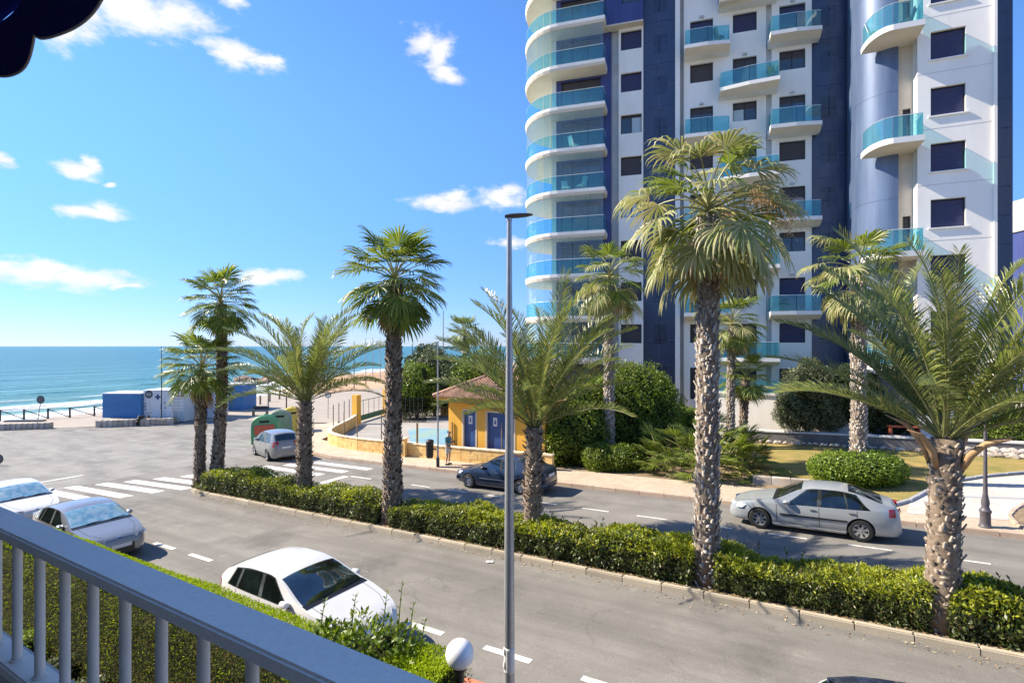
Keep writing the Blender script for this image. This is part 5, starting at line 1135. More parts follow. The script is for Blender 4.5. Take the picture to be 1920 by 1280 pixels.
mb = MB(); bbox(mb, fa(1043), a_t - .1, -8.5, -8.1, -.8, ZT); bbox(mb, fa(1043), a_t - .1, -8.1, -.5, ZT, ZT + .25); bbox(mb, fa(1160), fa(1586), -.58, -.42, -.8, .2); mb.build('rear_wall', 'concrete_grey', tower, local=True)
# podium wall, terrace fence, pergola bits
pod = thing('podium_wall', 'long white podium wall in front of the apartment tower', 'wall', W(0, 37))
mb = MB()
vs = [W(s, t, 0) for s, t in ((8.0, 36.9), (-5.2, 36.9), (-5.2, 37.3), (8.0, 37.3))]; mb.prism([(p.x, p.y) for p in vs], -.4, 2.65); mb.build('wall', 'plaster', pod)
mb = MB(); vs = [W(s, t, 0) for s, t in ((8.05, 36.8), (-5.25, 36.8), (-5.25, 37.4), (8.05, 37.4))]; mb.prism([(p.x, p.y) for p in vs], 2.65, 2.78); mb.build('coping', 'pale_cap', pod)
for i in range(5):
    p0, p1 = W(8 - i * 1.5, 37.05), W(6.53 - i * 1.5, 37.05); nn_ = NV * .01; mb = MB()
    mb.prism([((p0 - nn_).x, (p0 - nn_).y), ((p1 - nn_).x, (p1 - nn_).y), ((p1 + nn_).x, (p1 + nn_).y), ((p0 + nn_).x, (p0 + nn_).y)], 2.79, 3.6); mb.build('glass_panel', 'rail_glass', pod)
rp = thing('terrace_wall', 'pale terrace wall with cream band at the right, behind the lawn', 'wall', W(-9, 36.6))
mb = MB(); vs = [W(s, t, 0) for s, t in ((-5.3, 36.6), (-9.0, 36.6), (-9.0, 36.9), (-5.3, 36.9))]; mb.prism([(p.x, p.y) for p in vs], 0, 1.9); mb.build('wall', 'slab_white', rp)
mb = MB(); vs = [W(s, t, 0) for s, t in ((-5.3, 36.55), (-12.0, 36.55), (-12.0, 36.95), (-5.3, 36.95))]; mb.prism([(p.x, p.y) for p in vs], 1.9, 2.2); mb.build('coping', 'beige_soffit', rp)
pm('red_wood', (.30, .07, .03), (.38, .10, .05), scale=4, rough=.7)
tb = thing('wooden_table', 'reddish wooden garden table behind the retaining wall', 'table', W(-3.2, 36.0, .7)); o0 = MW[tb.name].translation
mb = MB(); mb.box(o0 + Vector((0, 0, .55)), (1.5, .6, .06), rz=-FA); mb.build('top', 'red_wood', tb)
for dx in (-.65, .65): mb = MB(); mb.box(o0 + Vector((dx * math.cos(FA), -dx * math.sin(FA), .26)), (.08, .4, .52), rz=-FA); mb.build('leg', 'red_wood', tb)
# neighbouring building at the right edge
nb = at(1955, 400, 62); ob = thing('far_apartment_block', 'cream and navy apartment block peeping out beyond the tower at the right edge', 'building', (nb.x, nb.y, -.5))
mb = MB(); mb.box((nb.x, nb.y, 9), (6, 10, 20)); mb.build('wall', 'navy', ob)
for z_ in range(7, 27, 3): mb = MB(); mb.box((nb.x - .3, nb.y - 5.4, z_), (6, 1.2, .25)); mb.build('balcony', 'beige_soffit', ob); mb = MB(); mb.box((nb.x - .3, nb.y - 5.95, z_ + .55), (6, .04, .8)); mb.build('balustrade', 'slab_white', ob)
mb = MB(); mb.box((nb.x, nb.y, 20.8), (6.4, 10.4, 3.6)); mb.build('penthouse', 'beige_soffit', ob)
# ------------------------------------------------------------------ cars
pm('tyre', (.018, .018, .018), rough=.8); pm('rim', (.55, .55, .56), rough=.3, metal=.8); pm('rim_dark', (.03, .03, .03), rough=.5)
pm('car_black', (.012, .012, .013), rough=.35); pm('car_inside', (.012, .014, .016), (.10, .13, .13), scale=2.6, rough=.8, lo=.45, hi=.75, detail=2)
pm('lamp_red', (.42, .012, .02), rough=.12, coat=.6); pm('lamp_clear', (.62, .64, .66), rough=.1, coat=.6); pm('plate', (.72, .72, .7), rough=.4)
pm('chrome', (.75, .75, .76), rough=.12, metal=1)
glassmat('car_glass', (.42, .50, .49), refl=.09); glassmat('car_glass_clear', (.80, .88, .88), refl=.08); glassmat('car_glass_dark', (.34, .40, .40), refl=.10)
pm('seat_grey', (.10, .13, .13), (.2, .24, .23), scale=3, rough=.8)
pm('sunshade', (.40, .66, .76), (.80, .90, .92), scale=1.7, rough=.3, metal=.2, lo=.42, hi=.58, detail=1, stretch=(3, 3, .3))
for nme, c, mt_ in (('paint_silver', (.45, .475, .485), .35), ('paint_blue', (.028, .045, .085), .4), ('paint_grey', (.26, .255, .245), .25), ('paint_white', (.70, .695, .68), 0), ('paint_lightgrey', (.27, .28, .30), .45)):
    pm(nme, c, tuple(x * .93 for x in c), scale=1.2, rough=.32, metal=mt_, coat=.7)
def spline(pts, x):
    """smooth curve through points (x ascending)"""
    n = len(pts)
    if x <= pts[0][0]: return pts[0][1]
    if x >= pts[-1][0]: return pts[-1][1]
    i = max(j for j in range(n - 1) if pts[j][0] <= x); h = pts[i + 1][0] - pts[i][0]; t_ = (x - pts[i][0]) / h
    def sl(j):
        if j == 0 or j == n - 1: k = min(max(j, 1), n - 1); return (pts[k][1] - pts[k - 1][1]) / (pts[k][0] - pts[k - 1][0])
        a_ = (pts[j][1] - pts[j - 1][1]) / (pts[j][0] - pts[j - 1][0]); b_ = (pts[j + 1][1] - pts[j][1]) / (pts[j + 1][0] - pts[j][0])
        return 0 if a_ * b_ <= 0 else 2 * a_ * b_ / (a_ + b_)
    m0, m1 = sl(i) * h, sl(i + 1) * h
    return (2 * t_ ** 3 - 3 * t_ ** 2 + 1) * pts[i][1] + (t_ ** 3 - 2 * t_ ** 2 + t_) * m0 + (-2 * t_ ** 3 + 3 * t_ ** 2) * pts[i + 1][1] + (t_ ** 3 - t_ ** 2) * m1
def make_car(label, cat, mt, sp):
    """mt: matrix at the middle of the car on the ground, x forward. sp: measures of the car"""
    root = thing('parked_car', label, cat, matrix=mt, group='cars parked along the street')
    L, Wd, H = sp['L'], sp['W'], sp['H']; top = sp['top']; belt0, belt1 = sp['belt']; zb = .19; r = sp.get('r', .315); fo = sp['fo']; wb = sp['wb']
    cowl, rf, rr, tail = sp['cowl'], sp['rf'], sp['rr'], sp['tail']          # base and top of windscreen, top and base of rear window
    Zt = lambda x: spline(top, x)
    bl = lambda x: min(belt0 + (belt1 - belt0) * (x / L), Zt(x) - .05)
    def wp(x):
        f = abs(2 * x / L - 1); w = 1 - .09 * f ** 3 - (.28 if x < L / 2 else .26) * f ** 7
        return Wd / 2 * w
    tum = sp.get('tum', .40)
    def edge(x): return bl(x) + (Zt(x) - bl(x)) * .88
    def wside(x, z):
        b = bl(x)
        if z <= b:
            f = (z - zb) / (b - zb); k = .93 + .07 * math.sin(min(1, f * 1.35) * math.pi / 2) - .055 * max(0, f - .62) / .38; return wp(x) * k
        return wp(x) * .945 - (z - b) * tum
    def roof(x, y):                                                        # y: -1..1 across
        we = wside(x, edge(x)); return Vector((L / 2 - x, y * we, edge(x) + (Zt(x) - edge(x)) * (1 - abs(y) ** 2.4)))
    lo = [0, .12, .3, .5, .66, .8, .9, 1.0]; gh = [.18, .4, .62, .82, 1.0]; rf_y = [.9, .72, .45, .0]
    def half(x):
        b = bl(x); e = edge(x); out = []
        for f in lo:
            z = zb + (b - zb) * f; y_ = wside(x, z)
            if f == 0: y_ *= .93
            out.append((y_, z))
        for f in gh: z = b + (e - b) * f; out.append((wside(x, z), z))
        for y_ in rf_y: q = roof(x, y_); out.append((q.y, q.z))
        return out
    xs = sorted({0.0, .03, .09, .2, *[round(L * i / 44, 3) for i in range(1, 44)], cowl, rf, rr, tail, L - .2, L - .09, L - .03, L}); ring = []; vs = []
    for x in xs:
        h = half(x); pts_ = [(-y, z) for y, z in h] + [(y, z) for y, z in h[-2::-1]]
        endk = 1 - .5 * max(0, 1 - min(x, L - x) / .16) ** 2
        zc = .55
        vs += [(L / 2 - x, y * (1 - (1 - endk) * .12), zc + (z - zc) * (1 - (1 - endk) * .5)) for y, z in pts_]
    m_n = len(half(1)) * 2 - 1; n = len(xs)
    fs = [(i * m_n + j, (i + 1) * m_n + j, (i + 1) * m_n + j + 1, i * m_n + j + 1) for i in range(n - 1) for j in range(m_n - 1)] + [(i * m_n + m_n - 1, (i + 1) * m_n + m_n - 1, (i + 1) * m_n, i * m_n) for i in range(n - 1)]
    fs += [tuple(range(m_n)), tuple((n - 1) * m_n + j for j in range(m_n - 1, -1, -1))]
    # cut the wheel arches
    mb = MB(); mb.add(vs, fs); me = mb.mesh('body', [sp['paint'], 'car_black'])
    bm = bmesh.new(); bm.from_mesh(me); bmesh.ops.recalc_face_normals(bm, faces=bm.faces); bm.to_mesh(me); bm.free()
    cut = MB()
    for ax in (fo, fo + wb):
        for sg in (-1, 1):
            ra_ = r + .045; k0 = len(cut.v); nn_ = 28
            cv = [(L / 2 - ax + ra_ * math.cos(2 * math.pi * i / nn_), y_, r + ra_ * math.sin(2 * math.pi * i / nn_) + .01) for y_ in (sg * (Wd / 2 - .26), sg * (Wd / 2 + .2)) for i in range(nn_)]
            cut.add(cv, [(i, (i + 1) % nn_, nn_ + (i + 1) % nn_, nn_ + i) for i in range(nn_)] + [tuple(range(nn_ - 1, -1, -1)), tuple(range(nn_, 2 * nn_))], 1)
    cme = cut.mesh('arch_cut', [sp['paint'], 'car_black']); bm = bmesh.new(); bm.from_mesh(cme); bmesh.ops.recalc_face_normals(bm, faces=bm.faces); bm.to_mesh(cme); bm.free()
    t1 = bpy.data.objects.new('tmp_body', me); t2 = bpy.data.objects.new('tmp_cut', cme); C.objects.link(t1); C.objects.link(t2)
    md = t1.modifiers.new('b', 'BOOLEAN'); md.object = t2; md.operation = 'DIFFERENCE'; md.solver = 'EXACT'
    bpy.context.view_layer.update(); dg = bpy.context.evaluated_depsgraph_get(); bme = bpy.data.meshes.new_from_object(t1.evaluated_get(dg))
    bpy.data.objects.remove(t1); bpy.data.objects.remove(t2); bme.name = 'body'
    bme.polygons.foreach_set('use_smooth', [True] * len(bme.polygons)); bme.set_sharp_from_angle(angle=R(38))
    body = link('body', bme, root)
    def patch(fn, nu, nv, name, mat, parent=root, smooth=True): mb = MB(); mb.grid(fn, nu, nv); return mb.build(name, mat, parent, local=True, smooth=smooth)
    def out(p, q, r_, k):
        nrm = (q - p).cross(r_ - p).normalized(); return p + nrm * k
    gl = sp.get('glass', 'car_glass')
    def lay(x, y, k):                                                      # point lifted off the roof/hood surface
        e_ = .01; p = roof(x, y); q = roof(x + e_, y) if x < L - .02 else roof(x, y); dz = (roof(x + e_, y).z - roof(x - e_, y).z) / (2 * e_)
        nrm = Vector((dz, 0, 1)).normalized() if True else None
        return p + nrm * k
    c0, c1 = cowl + .06, rf - .05; yy = .93
    patch(lambda u, v_: lay(c0 + (c1 - c0) * u, (v_ * 2 - 1) * yy, .003), 9, 11, 'windscreen_inside', sp.get('inside', 'car_inside'), body)
    patch(lambda u, v_: lay(c0 + (c1 - c0) * u, (v_ * 2 - 1) * yy, .012), 9, 11, 'windscreen', gl)
    patch(lambda u, v_: lay(cowl - .05 + .14 * u, (v_ * 2 - 1) * .96, .007), 4, 11, 'cowl_trim', 'car_black', body)
    for sgn, y_ in ((1, .28), (1, -.5)):
        mb = MB(); mb.tube([lay(cowl + .06, y_, .02), lay(cowl + .11, y_ + .5, .022)], .009, 5); mb.build('wiper', 'car_black', root, local=True)
    for y_ in (-.80, .80):
        mb = MB(); n_ = 10; vv = []
        for i in range(n_ + 1):
            x_ = .22 + (cowl - .24) * i / n_; k_ = y_ * (.78 + .22 * min(1, i / 4)); vv += [lay(x_, k_ - .006, .003), lay(x_, k_ + .006, .003)]
        mb.add(vv, [(2 * i, 2 * i + 2, 2 * i + 3, 2 * i + 1) for i in range(n_)]); mb.build('bonnet_seam', 'car_black', body, local=True)
    mb = MB(); mb.lathe([(.0001, .012), (.035, .011), (.045, .0)], (L / 2 - .12, 0, Zt(.12)), 12); mb.build('badge', 'chrome', root, local=True)
    d0, d1 = rr + .05, tail - .04
    patch(lambda u, v_: lay(d0 + (d1 - d0) * u, (v_ * 2 - 1) * .88, .003), 7, 9, 'rear_window_inside', 'car_inside', body)
    patch(lambda u, v_: lay(d0 + (d1 - d0) * u, (v_ * 2 - 1) * .88, .012), 7, 9, 'rear_window', 'car_glass_dark')
    def side(x, z, sg, k): return Vector((L / 2 - x, sg * (wside(x, z) + k), z))
    zlo = lambda x: bl(x) + .02
    zhi = lambda x: edge(x) - .02
    wins = sp['wins']                                                      # (x at bottom front, x at bottom rear, x at top front, x at top rear)
    for sg in (-1, 1):
        x_a, x_b = wins[0][0] - .05, wins[-1][1] + .04; xt_a, xt_b = wins[0][2] - .03, wins[-1][3] + .03
        patch(lambda u, v_: side((x_a + (x_b - x_a) * u) * (1 - v_) + (xt_a + (xt_b - xt_a) * u) * v_, zlo((x_a + (x_b - x_a) * u) * (1 - v_) + (xt_a + (xt_b - xt_a) * u) * v_) - .015 + max(0, zhi((x_a + (x_b - x_a) * u) * (1 - v_) + (xt_a + (xt_b - xt_a) * u) * v_) + .03 - zlo((x_a + (x_b - x_a) * u) * (1 - v_) + (xt_a + (xt_b - xt_a) * u) * v_)) * v_, sg, .003), 24, 6, 'window_surround', 'car_inside', body)
        for (a0, a1, b0, b1) in wins:
            def fn(u, v_, a0=a0, a1=a1, b0=b0, b1=b1, sg=sg):
                x = (a0 + (a1 - a0) * u) * (1 - v_) + (b0 + (b1 - b0) * u) * v_; z = zlo(x) + max(.0, zhi(x) - zlo(x)) * v_; return side(x, z, sg, .008)
            patch(fn, 10, 6, 'side_window', 'car_glass_dark')
        # door seams, handles, mirror, side strip
        for xd in sp['seams']:
            mb = MB(); zz = [zb + .12 + (bl(xd) - zb - .14) * i / 6 for i in range(7)]; mb.add([side(xd + d_, z, sg, .0025) for z in zz for d_ in (-.006, .006)], [(2 * i, 2 * i + 1, 2 * i + 3, 2 * i + 2) for i in range(6)]); mb.build('door_seam', 'car_black', body, local=True)
        for xh in sp['handles']:
            z = bl(xh) - .10; mb = MB(); c = side(xh, z, sg, .018); mb.box(c, (.17, .03, .03)); ho = mb.build('door_handle', sp.get('handle', sp['paint']), root, local=True); bevelled(ho.data, .008)
        xm = wins[0][0] + .12; z = bl(xm) + .09; mb = MB(); cpt = side(xm, z, sg, .10)
        k0 = [(-.07, .06, .06), (.03, .10, .075), (.09, .07, .05)]; vv = []
        for x_, hy, hz in k0:
            for i in range(8): t_ = 2 * math.pi * i / 8; vv.append(cpt + Vector((x_, hy * math.cos(t_), hz * math.sin(t_))))
        mb.add(vv, [(i * 8 + j, (i + 1) * 8 + j, (i + 1) * 8 + (j + 1) % 8, i * 8 + (j + 1) % 8) for i in range(2) for j in range(8)] + [tuple(range(8)), tuple(range(23, 15, -1))]); mb.build('mirror', sp.get('mirror', sp['paint']), root, local=True, smooth=50)
        if sp.get('strip'):
            xa, xb = sp['seams'][0] + .1, sp['seams'][-1] - .25; mb = MB(); zs_ = sp.get('stripz', .52)
            vv = [side(xa + (xb - xa) * i / 8, zs_ + d_, sg, k_) for i in range(9) for d_, k_ in ((-.025, .002), (-.02, .016), (.02, .016), (.025, .002))]; mb.add(vv, [(i * 4 + j, i * 4 + 4 + j, i * 4 + 5 + j, i * 4 + 1 + j) for i in range(8) for j in range(3)]); mb.build('side_strip', sp['strip'], root, local=True)
        mb = MB(); xa, xb = fo + r + .06, fo + wb - r - .06; vv = [side(xa + (xb - xa) * i / 8, zb + d_, sg, k_) for i in range(9) for d_, k_ in ((-.03, -.02), (.03, .012), (.07, .004))]; mb.add(vv, [(i * 3 + j, i * 3 + 3 + j, i * 3 + 4 + j, i * 3 + 1 + j) for i in range(8) for j in range(2)]); mb.build('sill', sp.get('sill', sp['paint']), root, local=True)
        # lamps
        hl = sp.get('head', (.05, .55, .56, .72)); z0, z1 = hl[2], hl[3]
        patch(lambda u, v_: Vector((L / 2 - (hl[0] + (hl[1] - hl[0]) * u * (0.75 + .25 * v_)), sg * (wside(.02 + hl[0] + (hl[1] - hl[0]) * u, z0 + (z1 - z0) * v_) * (.72 + .28 * min(1, u * 1.8)) + .008), z0 + (z1 - z0) * v_ * (1 - .35 * u) + .05 * u)), 8, 4, 'headlight', 'lamp_clear')
        tl_ = sp.get('tails', (.03, .38, .66, .95)); z0, z1 = tl_[2], tl_[3]
        patch(lambda u, v_: Vector((-L / 2 + (tl_[0] + (tl_[1] - tl_[0]) * u), sg * (wside(L - tl_[0] - (tl_[1] - tl_[0]) * u, z0 + (z1 - z0) * v_) * (.80 + .20 * min(1, u * 2.2)) + .010), z0 + (z1 - z0) * v_)), 8, 4, 'tail_light', 'lamp_red')
    zg_ = sp.get('grille', (.30, .48)); 
    xg = .0
    patch(lambda u, v_: Vector((L / 2 + .010 - .035 * abs(u * 2 - 1) ** 3, (u * 2 - 1) * Wd * .30, zg_[0] + (zg_[1] - zg_[0]) * v_)), 9, 3, 'grille', 'car_black')
    patch(lambda u, v_: Vector((L / 2 + .016, (u * 2 - 1) * .26, .42 + .11 * v_)), 2, 2, 'number_plate', 'plate')
    patch(lambda u, v_: Vector((-L / 2 - .012, (u * 2 - 1) * .26, sp.get('rplate', .62) + .11 * v_)), 2, 2, 'number_plate', 'plate')
    if sp.get('bumper'):
        mb = MB()
        for e in (0, 1):
            vv = []
            for i in range(13):
                y_ = (i / 12 * 2 - 1); ax = L / 2 + .02 - .26 * abs(y_) ** 4; x_ = ax if e == 0 else -ax
                for z_, k_ in ((.30, -.03), (.34, .01), (.44, .01), (.47, -.03)): vv.append((x_ + (k_ if e == 0 else -k_), y_ * Wd * .485, z_))
            mb.add(vv, [(i * 4 + j, i * 4 + 4 + j, i * 4 + 5 + j, i * 4 + 1 + j) for i in range(12) for j in range(3)])
        mb.build('bumper', sp['bumper'], root, local=True, smooth=True)
    # wheels
    tw = .205; wt = MB(); prof_ = [(r * .64, -tw / 2), (r * .72, -tw / 2 - .004), (r * .94, -tw / 2 + .01), (r, -tw / 2 + .035), (r, tw / 2 - .035), (r * .94, tw / 2 - .01), (r * .72, tw / 2 + .004), (r * .64, tw / 2)]
    wt.lathe(prof_, n=32, cap=False); tyre = wt.mesh('tyre', 'tyre', smooth=35)
    wr = MB(); wr.lathe([(r * .66, -tw * .45), (r * .66, tw * .46), (r * .62, tw * .5), (r * .60, tw * .42), (r * .58, .02)], n=32, cap=False); wr.lathe([(.0001, .0), (r * .6, .0)], n=32, mi=1, cap=False); ns = sp.get('spokes', 7)
    for i in range(ns):
        a_ = 2 * math.pi * i / ns; ca, sa = math.cos(a_), math.sin(a_); vv = []
        for (rr_, hw, z_) in ((.0 * r, .030, .075), (r * .3, .030, .078), (r * .60, .05 if ns < 8 else .03, .07)):
            for s_ in (-1, 1): vv.append((rr_ * ca - s_ * hw * sa, rr_ * sa + s_ * hw * ca, z_))
            for s_ in (-1, 1): vv.append((rr_ * ca - s_ * hw * sa, rr_ * sa + s_ * hw * ca, z_ - .05))
        wr.add(vv, [(0, 4, 5, 1), (4, 8, 9, 5), (2, 6, 4, 0), (6, 10, 8, 4), (1, 5, 7, 3), (5, 9, 11, 7)])
    wr.lathe([(.0001, .088), (.03, .088), (.036, .07)], n=12, cap=False); rim = wr.mesh('rim', ['rim', 'rim_dark'], smooth=35)
    for ax in (fo, fo + wb):
        for sg in (-1, 1):
            mw_ = mt @ Matrix.Translation((L / 2 - ax, sg * (Wd / 2 - tw / 2 - .02), r)) @ Matrix.Rotation(-sg * math.pi / 2, 4, 'X') @ Matrix.Rotation(random.random() * 3, 4, 'Z')
            wo = link('wheel', tyre, root, mw_); link('rim', rim, wo, mw_)
    return root, dict(roof=roof, lay=lay, Zt=Zt, side=side, L=L)
def car_matrix(s, t, to_sea): return road_matrix(s, t, .008, 0 if to_sea else math.pi)
sedan_top = [(0, .46), (.04, .60), (.16, .70), (.5, .81), (.9, .885), (1.30, .965), (1.42, 1.0), (2.15, 1.38), (2.5, 1.445), (3.0, 1.455), (3.45, 1.40), (3.9, 1.24), (4.25, 1.10), (4.45, 1.05), (4.57, .96), (4.61, .80), (4.63, .55)]
# silver saloon: wheels at s 2.05 and -.67, near side at t 18.56
S = dict(L=4.63, W=1.76, H=1.48, top=sedan_top, belt=(.81, .93), fo=.93, wb=2.70, cowl=1.36, rf=2.18, rr=3.30, tail=4.22, wins=[(1.62, 2.52, 2.28, 2.56), (2.64, 3.30, 2.66, 3.22), (3.34, 3.86, 3.26, 3.52)], seams=(1.42, 2.58, 3.55), handles=(2.42, 3.42), paint='paint_silver', strip='car_black', stripz=.55, tails=(.03, .30, .76, .99), rplate=.80, handle='chrome')
make_car('silver saloon with seven-spoke wheels parked at the far kerb on the right', 'car', car_matrix(.67, 19.42, True), S)
S2 = dict(S, L=4.50, W=1.71, H=1.43, top=[(0, .52), (.03, .64), (.3, .74), (.9, .84), (1.28, .92), (1.42, .98), (2.1, 1.36), (2.45, 1.42), (2.95, 1.42), (3.35, 1.36), (3.75, 1.18), (3.98, 1.04), (4.35, 1.02), (4.47, .95), (4.50, .70)], wb=2.60, fo=.86, cowl=1.34, rf=2.14, rr=3.2, tail=3.94, wins=[(1.56, 2.44, 2.22, 2.48), (2.56, 3.22, 2.58, 3.16)], seams=(1.36, 2.50, 3.36), handles=(2.34, 3.28), paint='paint_blue', strip='chrome', stripz=.48, bumper='paint_blue', r=.30, spokes=9, mirror='car_black', tails=(.03, .28, .66, .92), rplate=.70, glass='car_glass')
make_car('dark blue saloon with silver trim behind the lamp post', 'car', car_matrix(12.23, 19.64, True), S2)
V = dict(L=4.40, W=1.79, H=1.65, top=[(0, .56), (.03, .70), (.2, .80), (.6, .92), (.95, 1.02), (1.1, 1.08), (1.95, 1.55), (2.3, 1.63), (3.0, 1.65), (3.7, 1.62), (4.05, 1.56), (4.22, 1.30), (4.34, 1.05), (4.39, .95), (4.40, .6)], belt=(.92, 1.05), fo=.86, wb=2.68, cowl=1.02, rf=1.98, rr=4.06, tail=4.32, wins=[(1.35, 2.30, 2.05, 2.36), (2.42, 3.15, 2.46, 3.12), (3.25, 3.85, 3.20, 3.72)], seams=(1.25, 2.38, 3.30), handles=(2.2, 3.1), paint='paint_grey', r=.315, spokes=5, tum=.30, tails=(.02, .22, .82, 1.12), rplate=.72)
vb = Gp(505, 864); mtv = Matrix.Translation(W(28.6, 20.05, .008)) @ Matrix.Rotation(ROADANG - R(6), 4, 'Z')
make_car('grey people carrier seen from behind, partly hidden by a date palm', 'car', road_matrix(28.95, 20.15, .008, R(-19)), V)
N_ = dict(L=4.31, W=1.77, H=1.455, top=[(0, .52), (.03, .64), (.22, .75), (.7, .88), (1.1, .98), (1.25, 1.02), (2.05, 1.38), (2.4, 1.45), (2.9, 1.455), (3.4, 1.40), (3.85, 1.27), (4.05, 1.08), (4.22, .98), (4.29, .88), (4.31, .6)], belt=(.88, 1.02), fo=.90, wb=2.58, cowl=1.16, rf=2.08, rr=3.72, tail=4.10, wins=[(1.5, 2.42, 2.2, 2.48), (2.54, 3.25, 2.58, 3.2), (3.32, 3.62, 3.28, 3.45)], seams=(1.35, 2.48, 3.3), handles=(2.32, 3.2), paint='paint_white', r=.315, spokes=5, tails=(.03, .30, .80, 1.02), tum=.42, grille=(.24, .40))
make_car('white hatchback parked just below the balcony hedge', 'car', car_matrix(9.6, 7.4, False), N_)
G_ = dict(L=4.63, W=1.78, H=1.44, top=[(0, .54), (.03, .66), (.3, .78), (.8, .89), (1.15, .96), (1.28, 1.0), (2.1, 1.37), (2.45, 1.435), (2.95, 1.44), (3.4, 1.37), (3.9, 1.16), (4.2, 1.05), (4.5, 1.03), (4.6, .95), (4.63, .6)], belt=(.88, 1.0), fo=.93, wb=2.70, cowl=1.2, rf=2.12, rr=3.35, tail=4.1, wins=[(1.55, 2.48, 2.22, 2.52), (2.6, 3.3, 2.62, 3.2), (3.36, 3.78, 3.26, 3.5)], seams=(1.4, 2.54, 3.4), handles=(2.38, 3.3), paint='paint_lightgrey', r=.32, inside='sunshade', glass='car_glass_clear', grille=(.26, .50), head=(.03, .6, .62, .74), bumper=None)
make_car('light grey saloon with a blue sunshade parked left below the railing', 'car', car_matrix(20.1, 7.4, False), G_)
make_car('white saloon with a folded sunshade at the left edge', 'car', car_matrix(26.4, 7.45, False), dict(G_, paint='paint_white'))
bk, inf = make_car('tall white car with dark roof cut off by the bottom edge', 'car', car_matrix(-1.65, 7.4, False), dict(N_, H=1.68, top=[(x, z * 1.155) for x, z in N_['top']], belt=(1.0, 1.14), glass='car_glass_dark'))
mb = MB(); lay = inf['lay']; mb.grid(lambda u, v_: lay(1.9 + 1.95 * u, (v_ * 2 - 1) * 1.0, .014), 8, 9); mb.build('glass_roof', 'window_dark', bk, local=True, smooth=True)
# ------------------------------------------------------------------ yellow kiosk, sports court, walls
pm('yellow', (.78, .41, .05), (.85, .46, .065), scale=1.2, rough=.85, c3=(.60, .33, .07), s3=1.0, a3=.6, stretch=(1, 1, .4), speck=.05, spsc=20)
pm('yellow_block', (.70, .45, .16), (.80, .55, .23), scale=3, rough=.9, bump=.3, bscale=20, c3=(.58, .36, .12), s3=.8, a3=.5, rnd=.07)
pm('yellow_cap', (.74, .62, .42), (.80, .70, .52), scale=3, rough=.9)
pm('blue_door', (.025, .065, .20), (.035, .085, .25), scale=1.5, rough=.4, c3=(.08, .15, .32), s3=1.2, a3=.5)
pm('door_trim', (.62, .55, .42), rough=.8)
pm('rooftile', (.42, .24, .15), (.56, .36, .24), scale=5, rough=.9, c3=(.30, .17, .11), s3=1.2, a3=.6, rnd=.15)
pm('roof_gap', (.13, .07, .045), rough=.95); pm('green_paint', (.02, .14, .06), (.03, .17, .08), scale=4, rough=.5)  # dark brown roof base paints in the shade between tile rows
pm('post_brown', (.22, .16, .10), (.28, .2, .13), scale=4, rough=.8)
pm('sign_white', (.75, .75, .73), rough=.5); pm('sign_red', (.45, .02, .02), rough=.5); pm('sign_grey', (.10, .10, .11), rough=.5)
def rp_(mb, s0, s1, t0, t1, z0, z1, mi=0):
    """box along the road; heights are in the world"""
    c = [DV * s + NV * t for s, t in ((s0, t0), (s0, t1), (s1, t1), (s1, t0))]; vs = [Vector((p.x, p.y, z)) for z in (z0, z1) for p in c]
    mb.add(vs, [(0, 1, 2, 3)[::-1], (4, 5, 6, 7), (0, 1, 5, 4), (1, 2, 6, 5), (2, 3, 7, 6), (3, 0, 4, 7)], mi); return mb
KS0, KS1, KT0, KT1, KZ = 12.4, 18.45, 23.6, 28.2, .1
kiosk = thing('kiosk', 'yellow kiosk with tiled hip roof and blue doors', 'building', W(15.4, 25.8))
def ks(px): x, y = onray_t(px, KT0); return ST((x, y))[0]
doors = [(ks(893), ks(868), KZ + .0, 2.26), (ks(965), ks(912), KZ + .0, 2.26)]
xs = sorted({KS0, KS1, *[d for q in doors for d in q[:2]]}); mb = MB()
for i in range(len(xs) - 1):
    op = [d for d in doors if d[0] - 1e-6 <= xs[i] and xs[i + 1] <= d[1] + 1e-6]
    rp_(mb, xs[i], xs[i + 1], KT0, KT0 + .25, 2.26 if op else -.9, 2.75)
    if op: rp_(mb, xs[i], xs[i + 1], KT0, KT0 + .25, -.9, KZ)
rp_(mb, KS0, KS0 + .25, KT0 + .25, KT1, -.9, 2.75); rp_(mb, KS1 - .25, KS1, KT0 + .25, KT1, -.9, 2.75); rp_(mb, KS0 + .25, KS1 - .25, KT1 - .25, KT1, -.9, 2.75); mb.build('wall', 'yellow', kiosk)
mb = MB(); rp_(mb, KS0 - .5, KS1 + .5, KT0 - .5, KT1 + .5, 2.752, 2.95); mb.build('eaves', 'yellow', kiosk)
